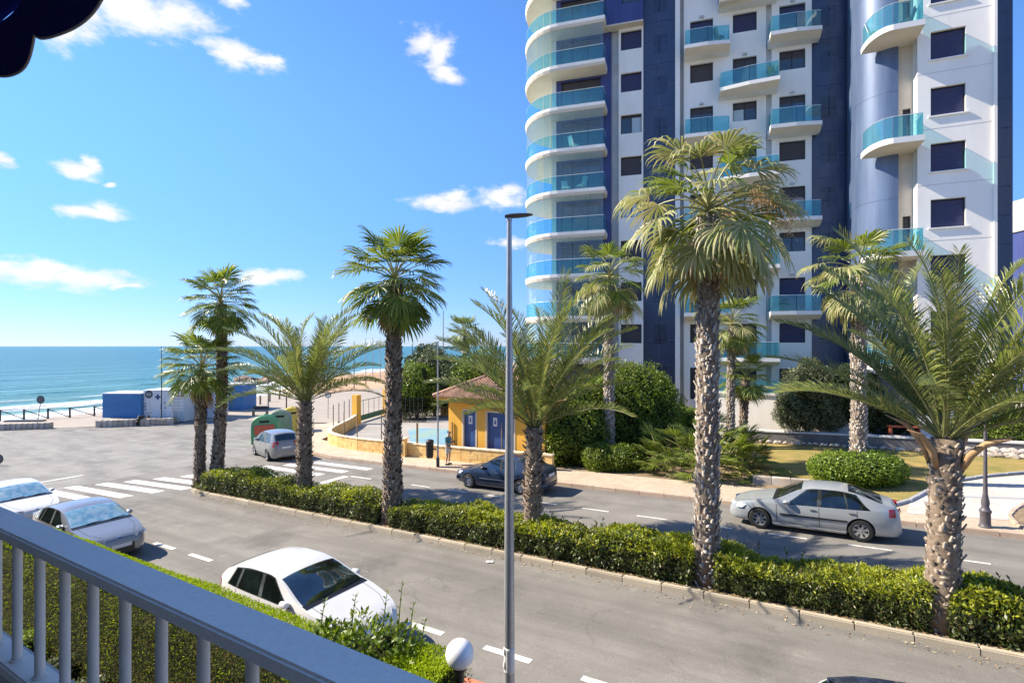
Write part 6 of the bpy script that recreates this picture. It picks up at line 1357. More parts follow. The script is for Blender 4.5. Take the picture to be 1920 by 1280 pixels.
for i, d in enumerate(doors):
    mb = MB(); rp_(mb, d[0] + .04, d[1] - .04, KT0 + .10, KT0 + .14, d[2] + .01, d[3] - .04); dо = mb.build('door', 'blue_door', kiosk)
    mb = MB(); rp_(mb, d[0] - .05, d[0] + .04, KT0 - .02, KT0 + .12, d[2], d[3]); rp_(mb, d[1] - .04, d[1] + .05, KT0 - .02, KT0 + .12, d[2], d[3]); rp_(mb, d[0] + .04, d[1] - .04, KT0 - .02, KT0 + .12, d[3] - .04, d[3] + .05); mb.build('frame', 'door_trim', dо)
    mb = MB(); mb.tube([W(d[0] + .12, KT0 + .06, 0) + Vector((0, 0, 1.1 - zg(d[0]))), W(d[0] + .26, KT0 + .06, 0) + Vector((0, 0, 1.1 - zg(d[0])))], .02, 6); mb.build('handle', 'chrome', dо)
    c = (d[0] + d[1]) / 2 if i == 0 else d[1] - .5; mb = MB(); rp_(mb, c - .12, c + .12, KT0 + .085, KT0 + .098, 1.5, 1.95); so_ = mb.build('sign', 'sign_white', dо)
    # pictogram on the door sign: a standing figure
    mb = MB(); rp_(mb, c - .05, c + .05, KT0 + .078, KT0 + .084, 1.60, 1.78); rp_(mb, c - .03, c + .03, KT0 + .078, KT0 + .084, 1.80, 1.87); mb.build('pictogram', 'blue_door', dо)
mb = MB(); mb.tube([W(ks(849), KT0 - .06, 0), W(ks(849), KT0 - .06, 2.1)], .04, 6); mb.build('downpipe', 'post_brown', kiosk)
mb = MB(); mb.tube([W(ks(942), KT0 - .06, .3), W(ks(942), KT0 - .06, 2.2)], .03, 6); mb.build('door_post', 'post_brown', kiosk)
# hip roof from rows of barrel tiles
apS0, apS1, apT, zE, zA = 14.6, 16.2, 25.9, 2.95, 4.35
e0, e1, f0, f1 = KS0 - .62, KS1 + .62, KT0 - .62, KT1 + .62
P = lambda s, t, z: Vector((*(DV * s + NV * t)[:2], z))
mb = MB(); mb.add([P(e0, f0, zE), P(e1, f0, zE), P(e1, f1, zE), P(e0, f1, zE), P(apS0, apT, zA), P(apS1, apT, zA)], [(0, 1, 5, 4), (1, 2, 5), (2, 3, 4, 5), (3, 0, 4)]); mb.build('roof', 'roof_gap', kiosk); roof_o = [o for o in kiosk.children if o.name.startswith('roof')][0]
def tile_row(p, q, side_, r_=.062):
    n = 6; d = (q - p); up = d.cross(side_).normalized(); up = up if up.z > 0 else -up; vs = []
    for x in (p, q):
        for i in range(n + 1): a_ = math.pi * i / n; vs.append(x + side_ * math.cos(a_) * r_ + up * (math.sin(a_) * r_ + .004))
    mb = MB(); mb.add(vs, [(i, i + 1, n + 2 + i, n + 1 + i) for i in range(n)] + [tuple(range(n + 1))]); mb.build('tile_row', 'rooftile', roof_o, smooth=True)
nr = 40
for i in range(nr):
    s_ = e0 + (e1 - e0) * (i + .5) / nr
    if s_ < apS0: f = (s_ - e0) / (apS0 - e0)
    elif s_ > apS1: f = (e1 - s_) / (e1 - apS1)
    else: f = 1
    if f > .04: tile_row(P(s_, f0 - .03, zE + .0), P(s_, f0 + (apT - f0) * f, zE + (zA - zE) * f), DV.copy())
for i in range(30):
    t_ = f0 + (f1 - f0) * (i + .5) / 30; f = (t_ - f0) / (apT - f0) if t_ < apT else (f1 - t_) / (f1 - apT)
    if f > .05: tile_row(P(e0 - .03, t_, zE), P(e0 + (apS0 - e0) * f, t_, zE + (zA - zE) * f), NV.copy())
for (p, q) in ((P(e0, f0, zE), P(apS0, apT, zA)), (P(e1, f0, zE), P(apS1, apT, zA)), (P(apS0, apT, zA), P(apS1, apT, zA))): mb = MB(); mb.tube([p + Vector((0, 0, .05)), q + Vector((0, 0, .05))], .11, 8); mb.build('ridge', 'rooftile', roof_o, smooth=True)

# block wall around the court: courses of single blocks
blk = MB(); bmv = bmesh.new(); bmesh.ops.create_cube(bmv, size=1)
for q in bmv.verts: q.co = Vector((q.co.x * .585, q.co.y * .2, q.co.z * .27))
bmesh.ops.bevel(bmv, geom=bmv.edges[:], offset=.012, segments=1, affect='EDGES'); bme_ = bpy.data.meshes.new('block'); bmv.to_mesh(bme_); bmv.free(); bme_.materials.append(M('yellow_block'))
cap_ = MB(); cap_.box((0, 0, 0), (.595, .28, .06)); capm = cap_.mesh('coping', 'yellow_cap')
def block_wall(root, pts, rows, z_of):
    P_ = [Vector((p[0], p[1], 0)) for p in pts]; mb = MB()
    for i in range(len(P_) - 1):
        l = (P_[i + 1] - P_[i]).length; n = max(1, round(l / .6)); a0, b0 = P_[i], P_[i + 1]
        x = (DV * (b0 - a0).x + NV * (b0 - a0).y).normalized(); y = Vector((0, 0, 1)).cross(x); z = Vector((0, 0, 1)); sc = l / n / .6
        m0 = Matrix((x * sc, y, z)).transposed().to_4x4()
        core = [W(p.x, p.y) for p in (a0, b0)]; mb.add([core[0] - y * .085, core[1] - y * .085, core[1] + y * .085, core[0] + y * .085] + [(c + d * y * .085 + Vector((0, 0, rows * .28 - .01))) for c, d in ((core[0], -1), (core[1], -1), (core[1], 1), (core[0], 1))], [(3, 2, 1, 0), (4, 5, 6, 7), (0, 1, 5, 4), (1, 2, 6, 5), (2, 3, 7, 6), (3, 0, 4, 7)])
        for r_ in range(rows):
            for j in range(n):
                f = (j + .5) / n; q = a0.lerp(b0, f); mt = m0.copy(); off = x * (.15 * sc if r_ % 2 else -.15 * sc) * (1 if 0 < j < n - 1 else 0); mt.translation = W(q.x, q.y, .14 + r_ * .28) + off + y * random.uniform(-.004, .004); link('block', bme_, root, mt)
        for j in range(n):
            q = a0.lerp(b0, (j + .5) / n); mt = m0.copy(); mt.translation = W(q.x, q.y, rows * .28 + .03); link('coping', capm, root, mt)
    mb.build('core', 'yellow_block', root)
cw_ = thing('court_wall', 'yellow block wall curving round the sports court', 'wall', W(20, 22.9))
arc = [(11.6, 22.95), (17.0, 22.9), (22.0, 22.95), (25.0, 23.1), (27.2, 23.5), (28.9, 24.2), (30.2, 25.2), (31.2, 26.4), (32.4, 28.2), (33.8, 30.2), (35.6, 32.5)]
block_wall(cw_, arc, 3, None)
# pillars and pipes, gate posts, gate
def slab_st(name, s0, s1, t0, t1, z0, z1, mat, parent):
    mb = MB(); g0 = zg((s0 + s1) / 2); rp_(mb, s0, s1, t0, t1, g0 + z0, g0 + z1); return mb.build(name, mat, parent)
gate = thing('sliding_gate', 'green sliding gate between two tall yellow posts', 'gate', W(37, 35.5))
g1, g2 = Vector((36.2, 33.1)), Vector((38.9, 39.4))
for i, (s_, t_) in enumerate(((35.9, 32.9), (38.9, 39.6))): o_ = slab_st('gate_post', s_ - .3, s_ + .3, t_ - .25, t_ + .25, -.1, 2.6, 'yellow', gate)
gd = (g2 - g1).normalized()
def gp(f, z): q = g1.lerp(g2, f); return W(q.x, q.y, z)
mb = MB(); mb.tube([gp(.04, 1.95), gp(.97, 1.95)], .03, 6); mb.build('top_bar', 'green_paint', gate)
for i in range(6): mb = MB(); mb.tube([gp(.05 + .9 * i / 5, .15), gp(.05 + .9 * i / 5, 1.95)], .022, 6); mb.build('bar', 'darkmetal' if 0 < i < 5 else 'green_paint', gate)
mb = MB(); a_, b_ = gp(.04, .15), gp(.97, .15); nn_ = Vector((0, 0, .5)); mb.add([a_, b_, b_ + nn_, a_ + nn_], [(0, 1, 2, 3)]); mb.build('kick_panel', 'green_paint', gate)
court = sheet('court_floor', [(12.6, 28.4), (12.6, 23.1), (22, 23.15), (25, 23.3), (28.6, 24.4), (30.9, 26.5), (33.5, 30.3), (36, 33.2), (38.8, 39.5), (28, 41), (18, 36)], .03, 'court')
sheet('court_paint', [Gst(765, 806), Gst(790, 803), Gst(850, 806), Gst(850, 834), Gst(770, 832)], .036, 'court_blue')
fp = 'fence posts along the court wall'
for i, px in enumerate((627, 648, 676, 765)):
    b0 = W(*[(26.6, 23.35), (25.2, 23.15), (23.0, 23.0), (20.15, 22.92)][i], .84)
    mb = MB(); mb.tube([b0, b0 + Vector((0, 0, 1.55 if i < 3 else 1.2))], .035 if i < 3 else .06, 6); tag(mb.build('fence_post', 'post_brown', origin=b0), ('leftmost', 'second', 'third', 'thicker lone')[i] + ' brown fence post standing on the court wall', 'post', fp)
for i, (s_, t_) in enumerate(((31.2, 26.4), (32.0, 27.6), (32.9, 28.9), (33.9, 30.3))):
    b0 = W(s_, t_, .86); mb = MB(); mb.tube([b0, b0 + Vector((0, 0, 1.6))], .03, 6); tag(mb.build('fence_post', 'darkmetal', origin=b0), ('nearest', 'second', 'third', 'farthest')[i] + ' slim dark fence post on the curved end of the court wall', 'post', fp)
mt_ = thing('meter_cabinet', 'yellow wall pillar with a small white meter box', 'cabinet', W(21.15, 22.75))
slab_st('pillar', 20.75, 21.6, 22.55, 22.78, 0, 1.15, 'yellow_block', mt_); slab_st('box', 20.95, 21.4, 22.51, 22.548, .35, .95, 'sign_white', mt_); slab_st('coping', 20.7, 21.65, 22.5, 22.82, 1.15, 1.22, 'yellow_cap', mt_)
bwl = thing('court_back_wall', 'low yellow wall at the back of the court', 'wall', W(27, 40))
block_wall(bwl, [(20.5, 36.2), (24, 38.2), (28, 40.6), (33, 41)], 3, None)
stp = thing('white_pavilion', 'small white flat-roofed pavilion behind the kiosk', 'building', W(21, 35))
slab_st('wall', 16.0, 21.2, 33.8, 37.5, 0, 3.1, 'plaster', stp); slab_st('roof', 15.6, 22.6, 33.2, 38, 3.1, 3.25, 'pale_cap', stp); slab_st('base', 15.5, 23.0, 32.8, 33.75, 0, 1.0, 'yellow_block', stp)
for s_ in (22.3, 21.5): slab_st('column', s_ - .06, s_ + .06, 33.3, 33.42, 1.0, 3.1, 'sign_white', stp)

# pole with bin, waiting person
pole = thing('light_pole', 'slim grey light pole with dark base on the far pavement', 'pole', W(17.3, 21.25, .13)); p0 = MW[pole.name].translation
mb = MB(); mb.lathe([(.075, 0), (.075, .5), (.045, .55), (.04, 3.0), (.035, 6.4)], p0, 10); mb.build('shaft', 'galv', pole, smooth=40)
mb = MB(); mb.lathe([(.085, 0.0), (.085, .45), (.06, .5)], p0, 10); mb.build('base', 'darkmetal', pole, smooth=40)
pm('bin_black', (.02, .018, .02), rough=.55)
bin_ = thing('litter_bin', 'black litter bin hanging on the light pole beside the standing person', 'bin', W(17.75, 21.15, .13)); p1 = MW[bin_.name].translation
mb = MB(); mb.lathe([(.15, .45), (.19, .55), (.2, 1.25), (.22, 1.3), (.18, 1.36), (.05, 1.4)], p1, 14); mb.build('body', 'bin_black', bin_, smooth=40)
mb = MB(); mb.box(p1 + (p0 - p1) * .55 + Vector((0, 0, .9)), (.25, .06, .06), rz=ROADANG); mb.build('bracket', 'bin_black', bin_)

pm('skin', (.42, .26, .18), (.48, .30, .21), scale=8, rough=.6); pm('shirt_teal', (.05, .22, .26), (.07, .27, .31), scale=9, rough=.85); pm('shorts', (.50, .50, .46), (.58, .58, .54), scale=9, rough=.85); pm('hair', (.02, .015, .012), rough=.7); pm('shoe', (.03, .03, .03), rough=.7); pm('phone', (.01, .01, .012), rough=.2)
def skin_obj(name, nodes, edges, mat, parent, root=0, sub=2):
    """surface grown round a skeleton; nodes: (x, y, z, rx, ry)"""
    me = bpy.data.meshes.new(name); me.from_pydata([n[:3] for n in nodes], edges, []); me.materials.append(M(mat)); o_ = link(name, me, parent)
    md = o_.modifiers.new('skin', 'SKIN'); md.use_smooth_shade = True
    for i, n in enumerate(nodes): sv = me.skin_vertices[0].data[i]; sv.radius = (n[3], n[4]); sv.use_root = (i == root)
    s2 = o_.modifiers.new('sub', 'SUBSURF'); s2.levels = sub; s2.render_levels = sub
    return o_
mtp = Matrix.Translation(W(17.15, 21.9, .13)) @ Matrix.Rotation(R(-20), 4, 'Z')          # local +x: the way the person faces
per = thing('person', 'person in teal shirt and pale shorts looking at a phone', 'person', matrix=mtp)
k = 1.0
body_n = [(0, 0, .93, .14, .16), (.0, 0, 1.12, .13, .155), (-.01, 0, 1.32, .13, .18), (.0, 0, 1.45, .09, .12), (.035, 0, 1.54, .055, .055), (.06, 0, 1.60, .075, .07), (.075, 0, 1.70, .085, .078), (.065, 0, 1.77, .06, .06),
          (0, .10, .86, .085, .085), (.03, .11, .48, .055, .055), (-.01, .11, .12, .04, .04), (0, -.10, .86, .085, .085), (.0, -.11, .48, .055, .055), (-.05, -.11, .12, .04, .04),
          (0, .20, 1.40, .055, .055), (.02, .25, 1.15, .045, .045), (.24, .12, 1.16, .034, .034), (.30, .07, 1.19, .03, .022), (0, -.20, 1.40, .055, .055), (.0, -.25, 1.14, .045, .045), (.22, -.12, 1.14, .034, .034), (.29, -.06, 1.17, .03, .022)]
body_e = [(0, 1), (1, 2), (2, 3), (3, 4), (4, 5), (5, 6), (6, 7), (0, 8), (8, 9), (9, 10), (0, 11), (11, 12), (12, 13), (3, 14), (14, 15), (15, 16), (16, 17), (3, 18), (18, 19), (19, 20), (20, 21)]
bo = skin_obj('body', body_n, body_e, 'skin', per)
def tube_in(name, paths, mat, parent, n=10):
    mb = MB()
    for pth_, rd_ in paths: mb.tube(pth_, rd_, n)
    return mb.build(name, mat, parent, local=True, smooth=True)
skin_obj('shirt', [(0, 0, .90, .155, .185), (0, 0, 1.10, .15, .175), (-.01, 0, 1.32, .155, .20), (.0, 0, 1.46, .10, .14), (0, .21, 1.40, .072, .072), (.015, .245, 1.22, .065, .065), (0, -.21, 1.40, .072, .072), (.0, -.245, 1.22, .065, .065)], [(0, 1), (1, 2), (2, 3), (3, 4), (4, 5), (3, 6), (6, 7)], 'shirt_teal', per)
skin_obj('shorts', [(0, 0, .96, .15, .175), (0, .10, .82, .11, .105), (.02, .115, .55, .095, .095), (0, -.10, .82, .11, .105), (.0, -.115, .55, .095, .095)], [(0, 1), (1, 2), (0, 3), (3, 4)], 'shorts', per)
skin_obj('hair', [(.05, 0, 1.76, .085, .082), (.01, 0, 1.70, .075, .076), (.02, 0, 1.64, .05, .06)], [(0, 1), (1, 2)], 'hair', per)
for y_, x_ in ((.11, 0), (-.11, -.04)): mb = MB(); mb.box((x_ + .05, y_, .045), (.27, .095, .09), taper=.75); o_ = mb.build('shoe', 'shoe', per, local=True); bevelled(o_.data, .02, 2)
for sg in (-1, 1):
    for j, (l, dy) in enumerate(((.06, -.022), (.072, -.008), (.07, .008), (.055, .022))):
        mb = MB(); y0 = sg * .065 + dy; mb.tube([(.30, y0, 1.19), (.33, y0 - sg * .01, 1.20), (.335, y0 - sg * .03, 1.215), (.33, y0 - sg * .035, 1.24)], [.010, .009, .008, .006], 6); mb.build('finger', 'skin', bo, local=True, smooth=True)
    mb = MB(); mb.tube([(.285, sg * .045, 1.19), (.30, sg * .03, 1.215), (.318, sg * .02, 1.235)], [.012, .010, .008], 6); mb.build('thumb', 'skin', bo, local=True, smooth=True)
    mb = MB(); mb.lathe([(.0001, -.012), (.009, -.006), (.009, .006), (.0001, .012)], (.148, sg * .03, 1.705), 8); mb.build('eye', 'hair', bo, local=True)
    mb = MB(); mb.box((.06, sg * .082, 1.69), (.035, .018, .055)); mb.build('ear', 'skin', bo, local=True)
mb = MB(); mb.add([(.15, -.012, 1.70), (.15, .012, 1.70), (.178, -.014, 1.665), (.178, .014, 1.665), (.15, 0, 1.655)], [(0, 1, 3, 2), (2, 3, 4), (0, 2, 4), (1, 4, 3)]); mb.build('nose', 'skin', bo, local=True)
mb = MB(); mb.box((.145, 0, 1.632), (.02, .045, .01)); mb.build('mouth', 'hair', bo, local=True)
ph = thing('phone', 'dark phone held in both hands by the standing person', 'phone', matrix=mtp @ Matrix.Translation((.335, 0, 1.24)) @ Matrix.Rotation(R(-35), 4, 'Y')); mb = MB(); mb.box((0, 0, 0), (.01, .075, .15)); mb.build('body', 'phone', ph, local=True)

# ------------------------------------------------------------------ recycling containers
pm('igloo_green', (.10, .34, .16), (.13, .40, .20), scale=3, rough=.5); pm('igloo_red', (.52, .10, .05), (.58, .14, .08), scale=4, rough=.6); pm('igloo_grey', (.22, .30, .24), (.28, .36, .30), scale=3, rough=.6); pm('igloo_yellow', (.62, .47, .06), (.68, .53, .10), scale=3, rough=.6); pm('steel_grey', (.36, .40, .40), rough=.5)
def container(s, t, yaw, size, body, label, front=None, ribs=True):
    mt = road_matrix(s, t, .005, yaw); r_ = thing('recycling_container', label, 'container', matrix=mt, group='recycling containers at the kerb'); lx, ly, h = size; n = 12
    prof_ = [(-ly / 2, 0), (-ly / 2 - .02, h * .45), (-ly / 2 + .0, h * .70)] + [(-ly / 2 * math.cos(math.pi * i / n) * 1.0, h * .70 + h * .30 * math.sin(math.pi * i / n)) for i in range(1, n)] + [(ly / 2, h * .70), (ly / 2 + .02, h * .45), (ly / 2, 0)]
    m_n = len(prof_); mb = MB(); mb.add([(x, y, z) for x in (-lx / 2, lx / 2) for y, z in prof_], [(i, i + 1, m_n + i + 1, m_n + i) for i in range(m_n - 1)] + [tuple(range(m_n - 1, -1, -1)), tuple(range(m_n, 2 * m_n))]); mb.build('body', body, r_, local=True, smooth=45)
    for x in ((-lx / 2 - .01, -lx / 6, lx / 6, lx / 2 + .01) if ribs else (-lx / 2 - .01, lx / 2 + .01)):
        mb = MB(); mb.tube([(x, y * 1.02, z * 1.01) for y, z in prof_], .035, 5); mb.build('rib', body, r_, local=True, smooth=True)
    if front: mb = MB(); mb.box((-lx / 2 - .06, 0, h * .52), (.1, ly * .8, h * .36)); o_ = mb.build('front_panel', front, r_, local=True); bevelled(o_.data, .02)
    mb = MB(); mb.tube([(-.2, 0, h), (-.2, 0, h + .14), (.2, 0, h + .14), (.2, 0, h)], .03, 5); mb.build('lifting_eye', body, r_, local=True)
    mb = MB(); mb.box((-lx / 2 - .012, 0, h * .82), (.03, ly * .4, .16)); mb.build('slot', 'bin_black', r_, local=True); return r_
container(34.6, 23.3, R(-38), (1.4, 1.6, 1.85), 'igloo_green', 'green domed recycling container with a red front beside the people carrier', 'igloo_red')
container(35.9, 25.4, R(-38), (1.4, 1.6, 1.95), 'igloo_grey', 'grey-green ribbed recycling container behind the green one')
container(37.0, 27.3, R(-38), (1.3, 1.6, 1.95), 'igloo_yellow', 'yellow-topped recycling container half hidden by a date palm')

# ------------------------------------------------------------------ beach huts, signs, railings
pm('hut_blue', (.030, .15, .36), (.045, .18, .42), scale=.8, rough=.6, c3=(.06, .2, .42), s3=.4, a3=.4); pm('hut_white', (.68, .70, .73), (.75, .77, .79), scale=1.5, rough=.7); pm('cross_blue', (.02, .06, .20), rough=.5); pm('hut_pale', (.45, .52, .56), (.5, .56, .6), scale=2, rough=.7)
def hut(px0, px1, ytop, Y, label, mat, depth, name='beach_hut', zb=None, yaw=0.0):
    z0 = -1.4 if zb is None else zb; a_, b_ = at(px0, ytop, Y), at(px1, ytop, Y); c = (a_ + b_) / 2; w_ = (b_ - a_).length
    r_ = thing(name, label, 'hut', (c.x, Y, z0), yaw, 'beach huts on the promenade'); h = a_.z - z0
    mb = MB(); mb.box((0, depth / 2, h / 2), (w_, depth, h)); mb.build('wall', mat, r_, local=True)
    mb = MB(); mb.box((0, depth / 2, h + .05), (w_ + .1, depth + .1, .1)); mb.build('roof', 'hut_white', r_, local=True); return r_, w_, h
plat = thing('stone_plinth', 'low stone plinth wall under the left blue beach hut', 'wall', at(250, 793, 47.5))
for i in range(14):
    a_ = at(183 + i * 10, 788, 47.0 + i * .12); mb = MB(); mb.box((a_.x + .23, a_.y, -1.1), (.455, .5, .6)); mb.build('block', 'stone', plat)
mb = MB(); a_, b_ = at(183, 788, 47.6), at(335, 788, 50.2); mb.box(((a_.x + b_.x) / 2, 50.3, -1.12), (b_.x - a_.x, 4.6, .5)); mb.build('slab', 'promenade', plat)
hut(192, 264, 738.5, 49.2, 'plain blue beach hut at the left end of the row', 'hut_blue', 2.6, zb=-.87)
hr, hw, hh = hut(268, 322, 733, 49.6, 'white first-aid hut with a blue cross', 'hut_white', 2.8, zb=-1.2)
def onhut(r_, x, z, w_, h_, mat, name, y=-.012, d=.02): mb = MB(); mb.box((x, y, z), (w_, d, h_)); return mb.build(name, mat, r_, local=True)
onhut(hr, .05, hh - .55, .5, .16, 'cross_blue', 'cross_bar'); onhut(hr, .05, hh - .55, .16, .5, 'cross_blue', 'cross_upright', -.014, .026)
for i, (x, z) in enumerate(((-1.1, 1.6), (-1.1, 1.35), (-1.1, 1.05), (-1.25, 1.3), (.35, 1.5), (.35, 1.2), (.7, 1.7), (.75, 1.2), (1.2, 1.45))): onhut(hr, x, z, .11, .11, 'cross_blue', 'dot')
onhut(hr, .72, hh / 2, .03, hh, 'hut_pale', 'panel_seam')
hr2, hw2, hh2 = hut(324, 346, 735, 49.9, 'narrow grey hut with a notice board', 'hut_pale', 2.5, zb=-1.3); onhut(hr2, 0, hh2 * .6, .9, 1.3, 'sign_white', 'notice_board')
for i in range(4): onhut(hr2, 0, hh2 * .6 - .45 + .3 * i, .78, .1, 'hut_pale', 'notice', -.026, .01)
hut(347, 372, 731, 51.5, 'blue hut with double doors beside the notice board', 'hut_blue', 2.5, zb=-1.35)
hut(374, 403, 728, 53, 'white hut hidden behind the two leftmost palms', 'hut_white', 2.5, zb=-1.35)
hut(418, 455, 722, 59.5, 'blue hut at the right end of the row', 'hut_blue', 3.2, zb=-1.4)
hut(405, 417, 724, 58.5, 'narrow white hut joined to the right blue one', 'hut_white', 3.2, zb=-1.4)
lwl = thing('low_stone_wall', 'low pink stone wall beside the parking lot at the left edge', 'wall', at(50, 800, 46))
for i in range(12):
    a_ = at(-30 + i * 10.5, 800, 45.2 + i * .1); mb = MB(); mb.box((a_.x + .24, a_.y, -1.15), (.46, .5, .55)); mb.build('block', 'stone', lwl)
a_ = at(30, 795, 46.6); mb = MB(); mb.box((a_.x + .8, a_.y, -.78), (3.2, .5, .12), rz=.05); tag(mb.build('bench', 'darkmetal', origin=(a_.x, a_.y, -1)), 'dark flat bench top behind the low pink wall', 'bench')
pr = thing('promenade_railing', 'dark timber railing with slanting braces along the sea front', 'railing', at(90, 785, 52.4))
rpts = [at(-110, 0, 50.2), at(-20, 0, 51), at(0, 0, 51.3), at(45, 0, 51.8), at(90, 0, 52.4), at(131, 0, 53.2), at(177, 0, 54.4), at(225, 0, 55.6), at(270, 0, 57)]
rpts = [Vector((p.x, p.y, -1.42)) for p in rpts]
for p in rpts: mb = MB(); mb.box(p + Vector((0, 0, .5)), (.12, .12, 1.1)); mb.build('post', 'darkmetal', pr)
for a_, b_ in zip(rpts, rpts[1:]):
    mb = MB(); mb.tube([a_ + Vector((0, 0, .98)), b_ + Vector((0, 0, .1))], .045, 4); mb.build('brace', 'darkmetal', pr)
    mb = MB(); mb.tube([a_ + Vector((0, 0, 1.03)), b_ + Vector((0, 0, 1.03))], .025, 4); mb.build('top_rail', 'darkmetal', pr)
def round_sign(px, ysign, ybase, Y, label, face, ring, rpx, lean=0.0, zb=-1.4):
    c = at(px, ysign, Y); b0 = at(px - lean, ybase, Y); b0.z = max(b0.z, gz(b0.x, b0.y)); r_ = thing('round_sign', label, 'sign', b0, 0, 'round traffic signs'); rr_ = rpx / FPX * Y
    mb = MB(); mb.tube([b0, c + Vector((0, .06, 0))], .035, 6); mb.build('post', 'galv', r_)
    for k_, (ra_, mt) in enumerate(((rr_, ring), (rr_ * .78, face))):
        mb = MB(); mb.add([c + Vector((ra_ * math.cos(6.283 * i / 20), -.004 * k_ + d_, ra_ * math.sin(6.283 * i / 20))) for d_ in (0, .02 if k_ == 0 else .003) for i in range(20)], [tuple(range(20)), tuple(range(39, 19, -1))] + [(i, (i + 1) % 20, 20 + (i + 1) % 20, 20 + i) for i in range(20)]); mb.build('disc' if k_ == 0 else 'face', mt, r_)
    return r_, c, rr_
round_sign(76, 749, 803, 45.8, 'leaning round sign, dark back, in front of the sea railing', 'sign_grey', 'darkmetal', 7.5, 8)
rs_, c, rr_ = round_sign(279, 739, 792, 48.6, 'dark no-entry sign before the first-aid hut', 'sign_grey', 'darkmetal', 7.5, -4); mb = MB(); mb.box(c + Vector((0, -.02, 0)), (rr_ * 1.1, .01, rr_ * .22)); mb.build('bar', 'hut_pale', rs_)
round_sign(335, 737, 792, 49.2, 'round white sign with red ring beside the notice board', 'sign_white', 'sign_red', 6.5, 0)
round_sign(615, 740, 795, 52, 'round white sign with dark ring beyond the court fence', 'sign_white', 'sign_grey', 6, 0)
round_sign(-3, 860, 902, 31.5, 'dark round sign cut off by the left edge', 'sign_grey', 'darkmetal', 9, -2)
for i, (px, y0, y1, Y, w_, lab) in enumerate(((303, 650, 793, 48.8, .06, 'thin dark pole in front of the first-aid hut'), (537, 700, 800, 45, .07, 'black lamp column behind the recycling containers'), (503, 707, 760, 62, .07, 'dark lamp column on the promenade left of the date palm'), (664, 640, 722, 85, .08, 'slim pole left of the gate on the promenade'), (773, 645, 700, 90, .1, 'dark mast standing against the sea'), (831, 583, 720, 60, .09, 'tall light mast behind the dense trees'), (907, 615, 700, 70, .09, 'tall mast right of the little far palm'), (686, 633, 720, 110, .09, 'left one of three far flag poles'), (699, 633, 720, 110, .09, 'middle one of three far flag poles'), (713, 633, 720, 110, .09, 'right one of three far flag poles'))):
    a_, b_ = at(px, y1, Y), at(px, y0, Y); a_.z = min(a_.z, -1.0) if i not in (5, 6) else -1.2; mb = MB(); mb.tube([a_, b_], [w_, w_ * .6], 6); tag(mb.build('pole', 'darkmetal' if i < 5 else 'galv', origin=a_), lab, 'pole', 'poles on the sea front')
for i in range(14):
    p = at(470 + i * 18, 0, 62 + i * 3.2); p.z = -1.4; mb = MB(); mb.box(p + Vector((0, 0, .55)), (.16, .16, 1.1)); tag(mb.build('bollard', 'post_brown', origin=p), 'dark timber bollard in the row along the promenade edge', 'bollard', 'bollards along the promenade')
bk_ = at(488, 0, 55); bch = thing('promenade_bench', 'dark bench on the promenade before the breakwater', 'bench', (bk_.x, bk_.y, -1.4))
mb = MB(); mb.box((0, 0, .45), (1.6, .5, .07)); mb.build('seat', 'darkmetal', bch, local=True); mb = MB(); mb.box((0, .25, .75), (1.6, .06, .4)); mb.build('backrest', 'darkmetal', bch, local=True)
for x in (-.7, .7): mb = MB(); mb.box((x, 0, .21), (.07, .45, .42)); mb.build('leg', 'darkmetal', bch, local=True)
# motor scooter and rider-like bundle by the hut sign
sc_ = at(270, 0, 48.2); scm = thing('parked_scooter', 'small dark scooter parked at the blue hut corner', 'scooter', (sc_.x, sc_.y, -1.38), R(80))
for x in (-.6, .6): mb = MB(); mb.lathe([(.17, -.05), (.25, -.04), (.25, .04), (.17, .05)], n=14, cap=True); o_ = mb.build('wheel', 'tyre', scm, local=True); o_.matrix_basis = Matrix.Translation((x, 0, .25)) @ Matrix.Rotation(math.pi / 2, 4, 'X'); 
mb = MB(); mb.tube([(-.65, 0, .6), (-.3, 0, .62), (0, 0, .3), (.35, 0, .35), (.5, 0, .8)], [.14, .16, .12, .12, .1], 8); mb.build('body', 'car_black', scm, local=True, smooth=True)
mb = MB(); mb.tube([(-.6, 0, .78), (0, 0, .76)], [.12, .13], 8); mb.build('seat', 'bin_black', scm, local=True, smooth=True)
mb = MB(); mb.tube([(.5, -.3, 1.05), (.48, 0, 1.0), (.5, .3, 1.05)], .025, 6); mb.build('handlebar', 'darkmetal', scm, local=True)
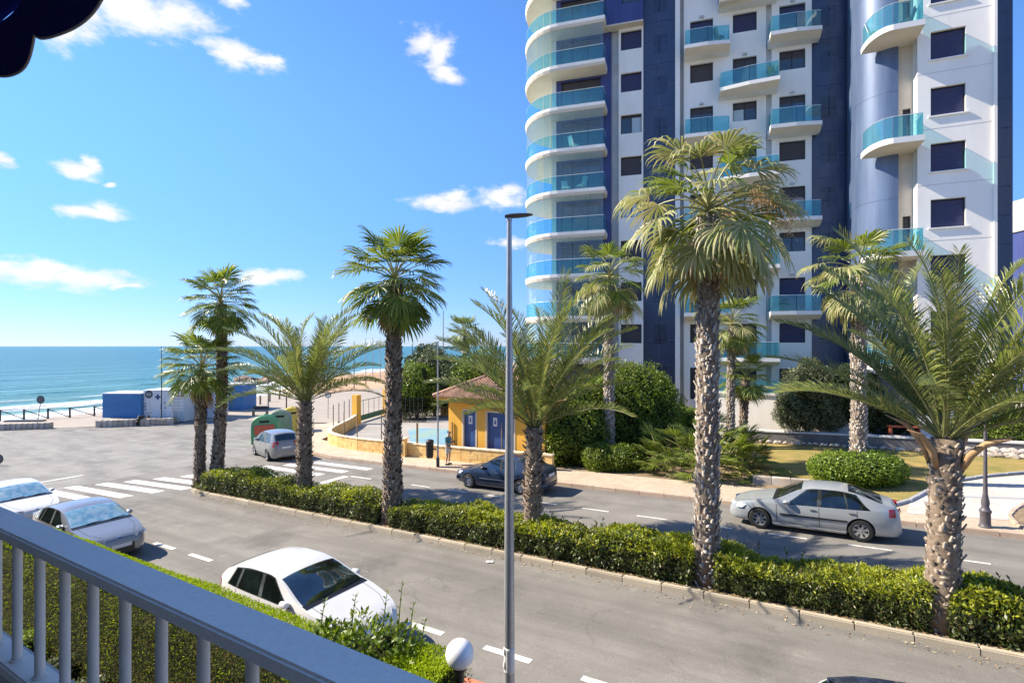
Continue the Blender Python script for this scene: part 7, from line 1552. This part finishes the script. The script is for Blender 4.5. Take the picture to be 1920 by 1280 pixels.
# breakwater rocks
RKM = [rock_mesh('breakwater_rock', i + 20, 'rock', .7) for i in range(5)]
for i in range(60):
    f = i / 59; px = 448 + 165 * f + random.uniform(-4, 4); Y = 118 - 6 * f + random.uniform(-4, 4); p = at(px, 712, Y); p.z = -2.3 + random.uniform(-.2, .6)
    o_ = link('breakwater_rock', random.choice(RKM), None, Matrix.Translation(p) @ Euler((random.random(), random.random(), random.random() * 6)).to_matrix().to_4x4() @ Matrix.Scale(random.uniform(.8, 1.7), 4)); tag(o_, 'brown boulder of the breakwater running into the sea', 'rock', 'boulders of the breakwater')
# trees behind the court
for (px, py, Y, rx, rz, sd_, mat, lab) in ((782, 722, 50, 1.7, 2.2, 81, 'bush_leaf', 'bushy green tree left behind the court back wall'), (815, 700, 53, 2.2, 2.6, 82, 'grey_leaf', 'olive green tree in the middle behind the court'), (800, 675, 56, 1.6, 1.6, 83, 'dark_leaf', 'dark tree top rising above the sea line'), (862, 712, 52, 2.6, 2.2, 84, 'dark_leaf', 'dark low tree behind the white pavilion'), (905, 700, 50, 2.2, 2.2, 85, 'bush_leaf', 'green tree behind the kiosk roof')):
    c = at(px, py, Y); b0 = Vector((c.x, c.y, -1.2))
    bush('broadleaf_tree', lab, 'tree', [(c.x, c.y, c.z, rx, rx, rz), (c.x - rx * .6, c.y - .4, c.z - rz * .5, rx * .8, rx * .8, rz * .8), (c.x + rx * .6, c.y - .3, c.z - rz * .4, rx * .75, rx * .75, rz * .8)], 9000, .22, mat, b0, seed=sd_, amp=.3, freq=1.2)
b0 = at(871, 640, 66); fan_palm((b0.x, b0.y, -1.3), (b0.x, b0.y, EYE + .022 * 66), 'small far palm standing against the sea', 1.4, 30, 91, r0=.25, r1=.2, dry=3, elo=-40, group='far palms')
for i, (px, Y) in enumerate(((755, 44), (800, 42.5))):
    pass
fn = thing('dark_mesh_fence', 'dark mesh fence in front of the dense trees', 'fence', W(26, 41)); glassmat('mesh_dark', (.35, .35, .33), refl=0, rough=.6)
for i in range(6):
    p0, p1 = at(752 + 8 * i, 0, 47), at(760 + 8 * i, 0, 47); mb = MB(); mb.add([(p0.x, p0.y, -1), (p1.x, p1.y, -1), (p1.x, p1.y, 1.2), (p0.x, p0.y, 1.2)], [(0, 1, 2, 3)]); mb.build('mesh_panel', 'mesh_dark', fn)
    mb = MB(); mb.tube([(p0.x, p0.y, -1.2), (p0.x, p0.y, 1.25)], .03, 5); mb.build('post', 'darkmetal', fn)
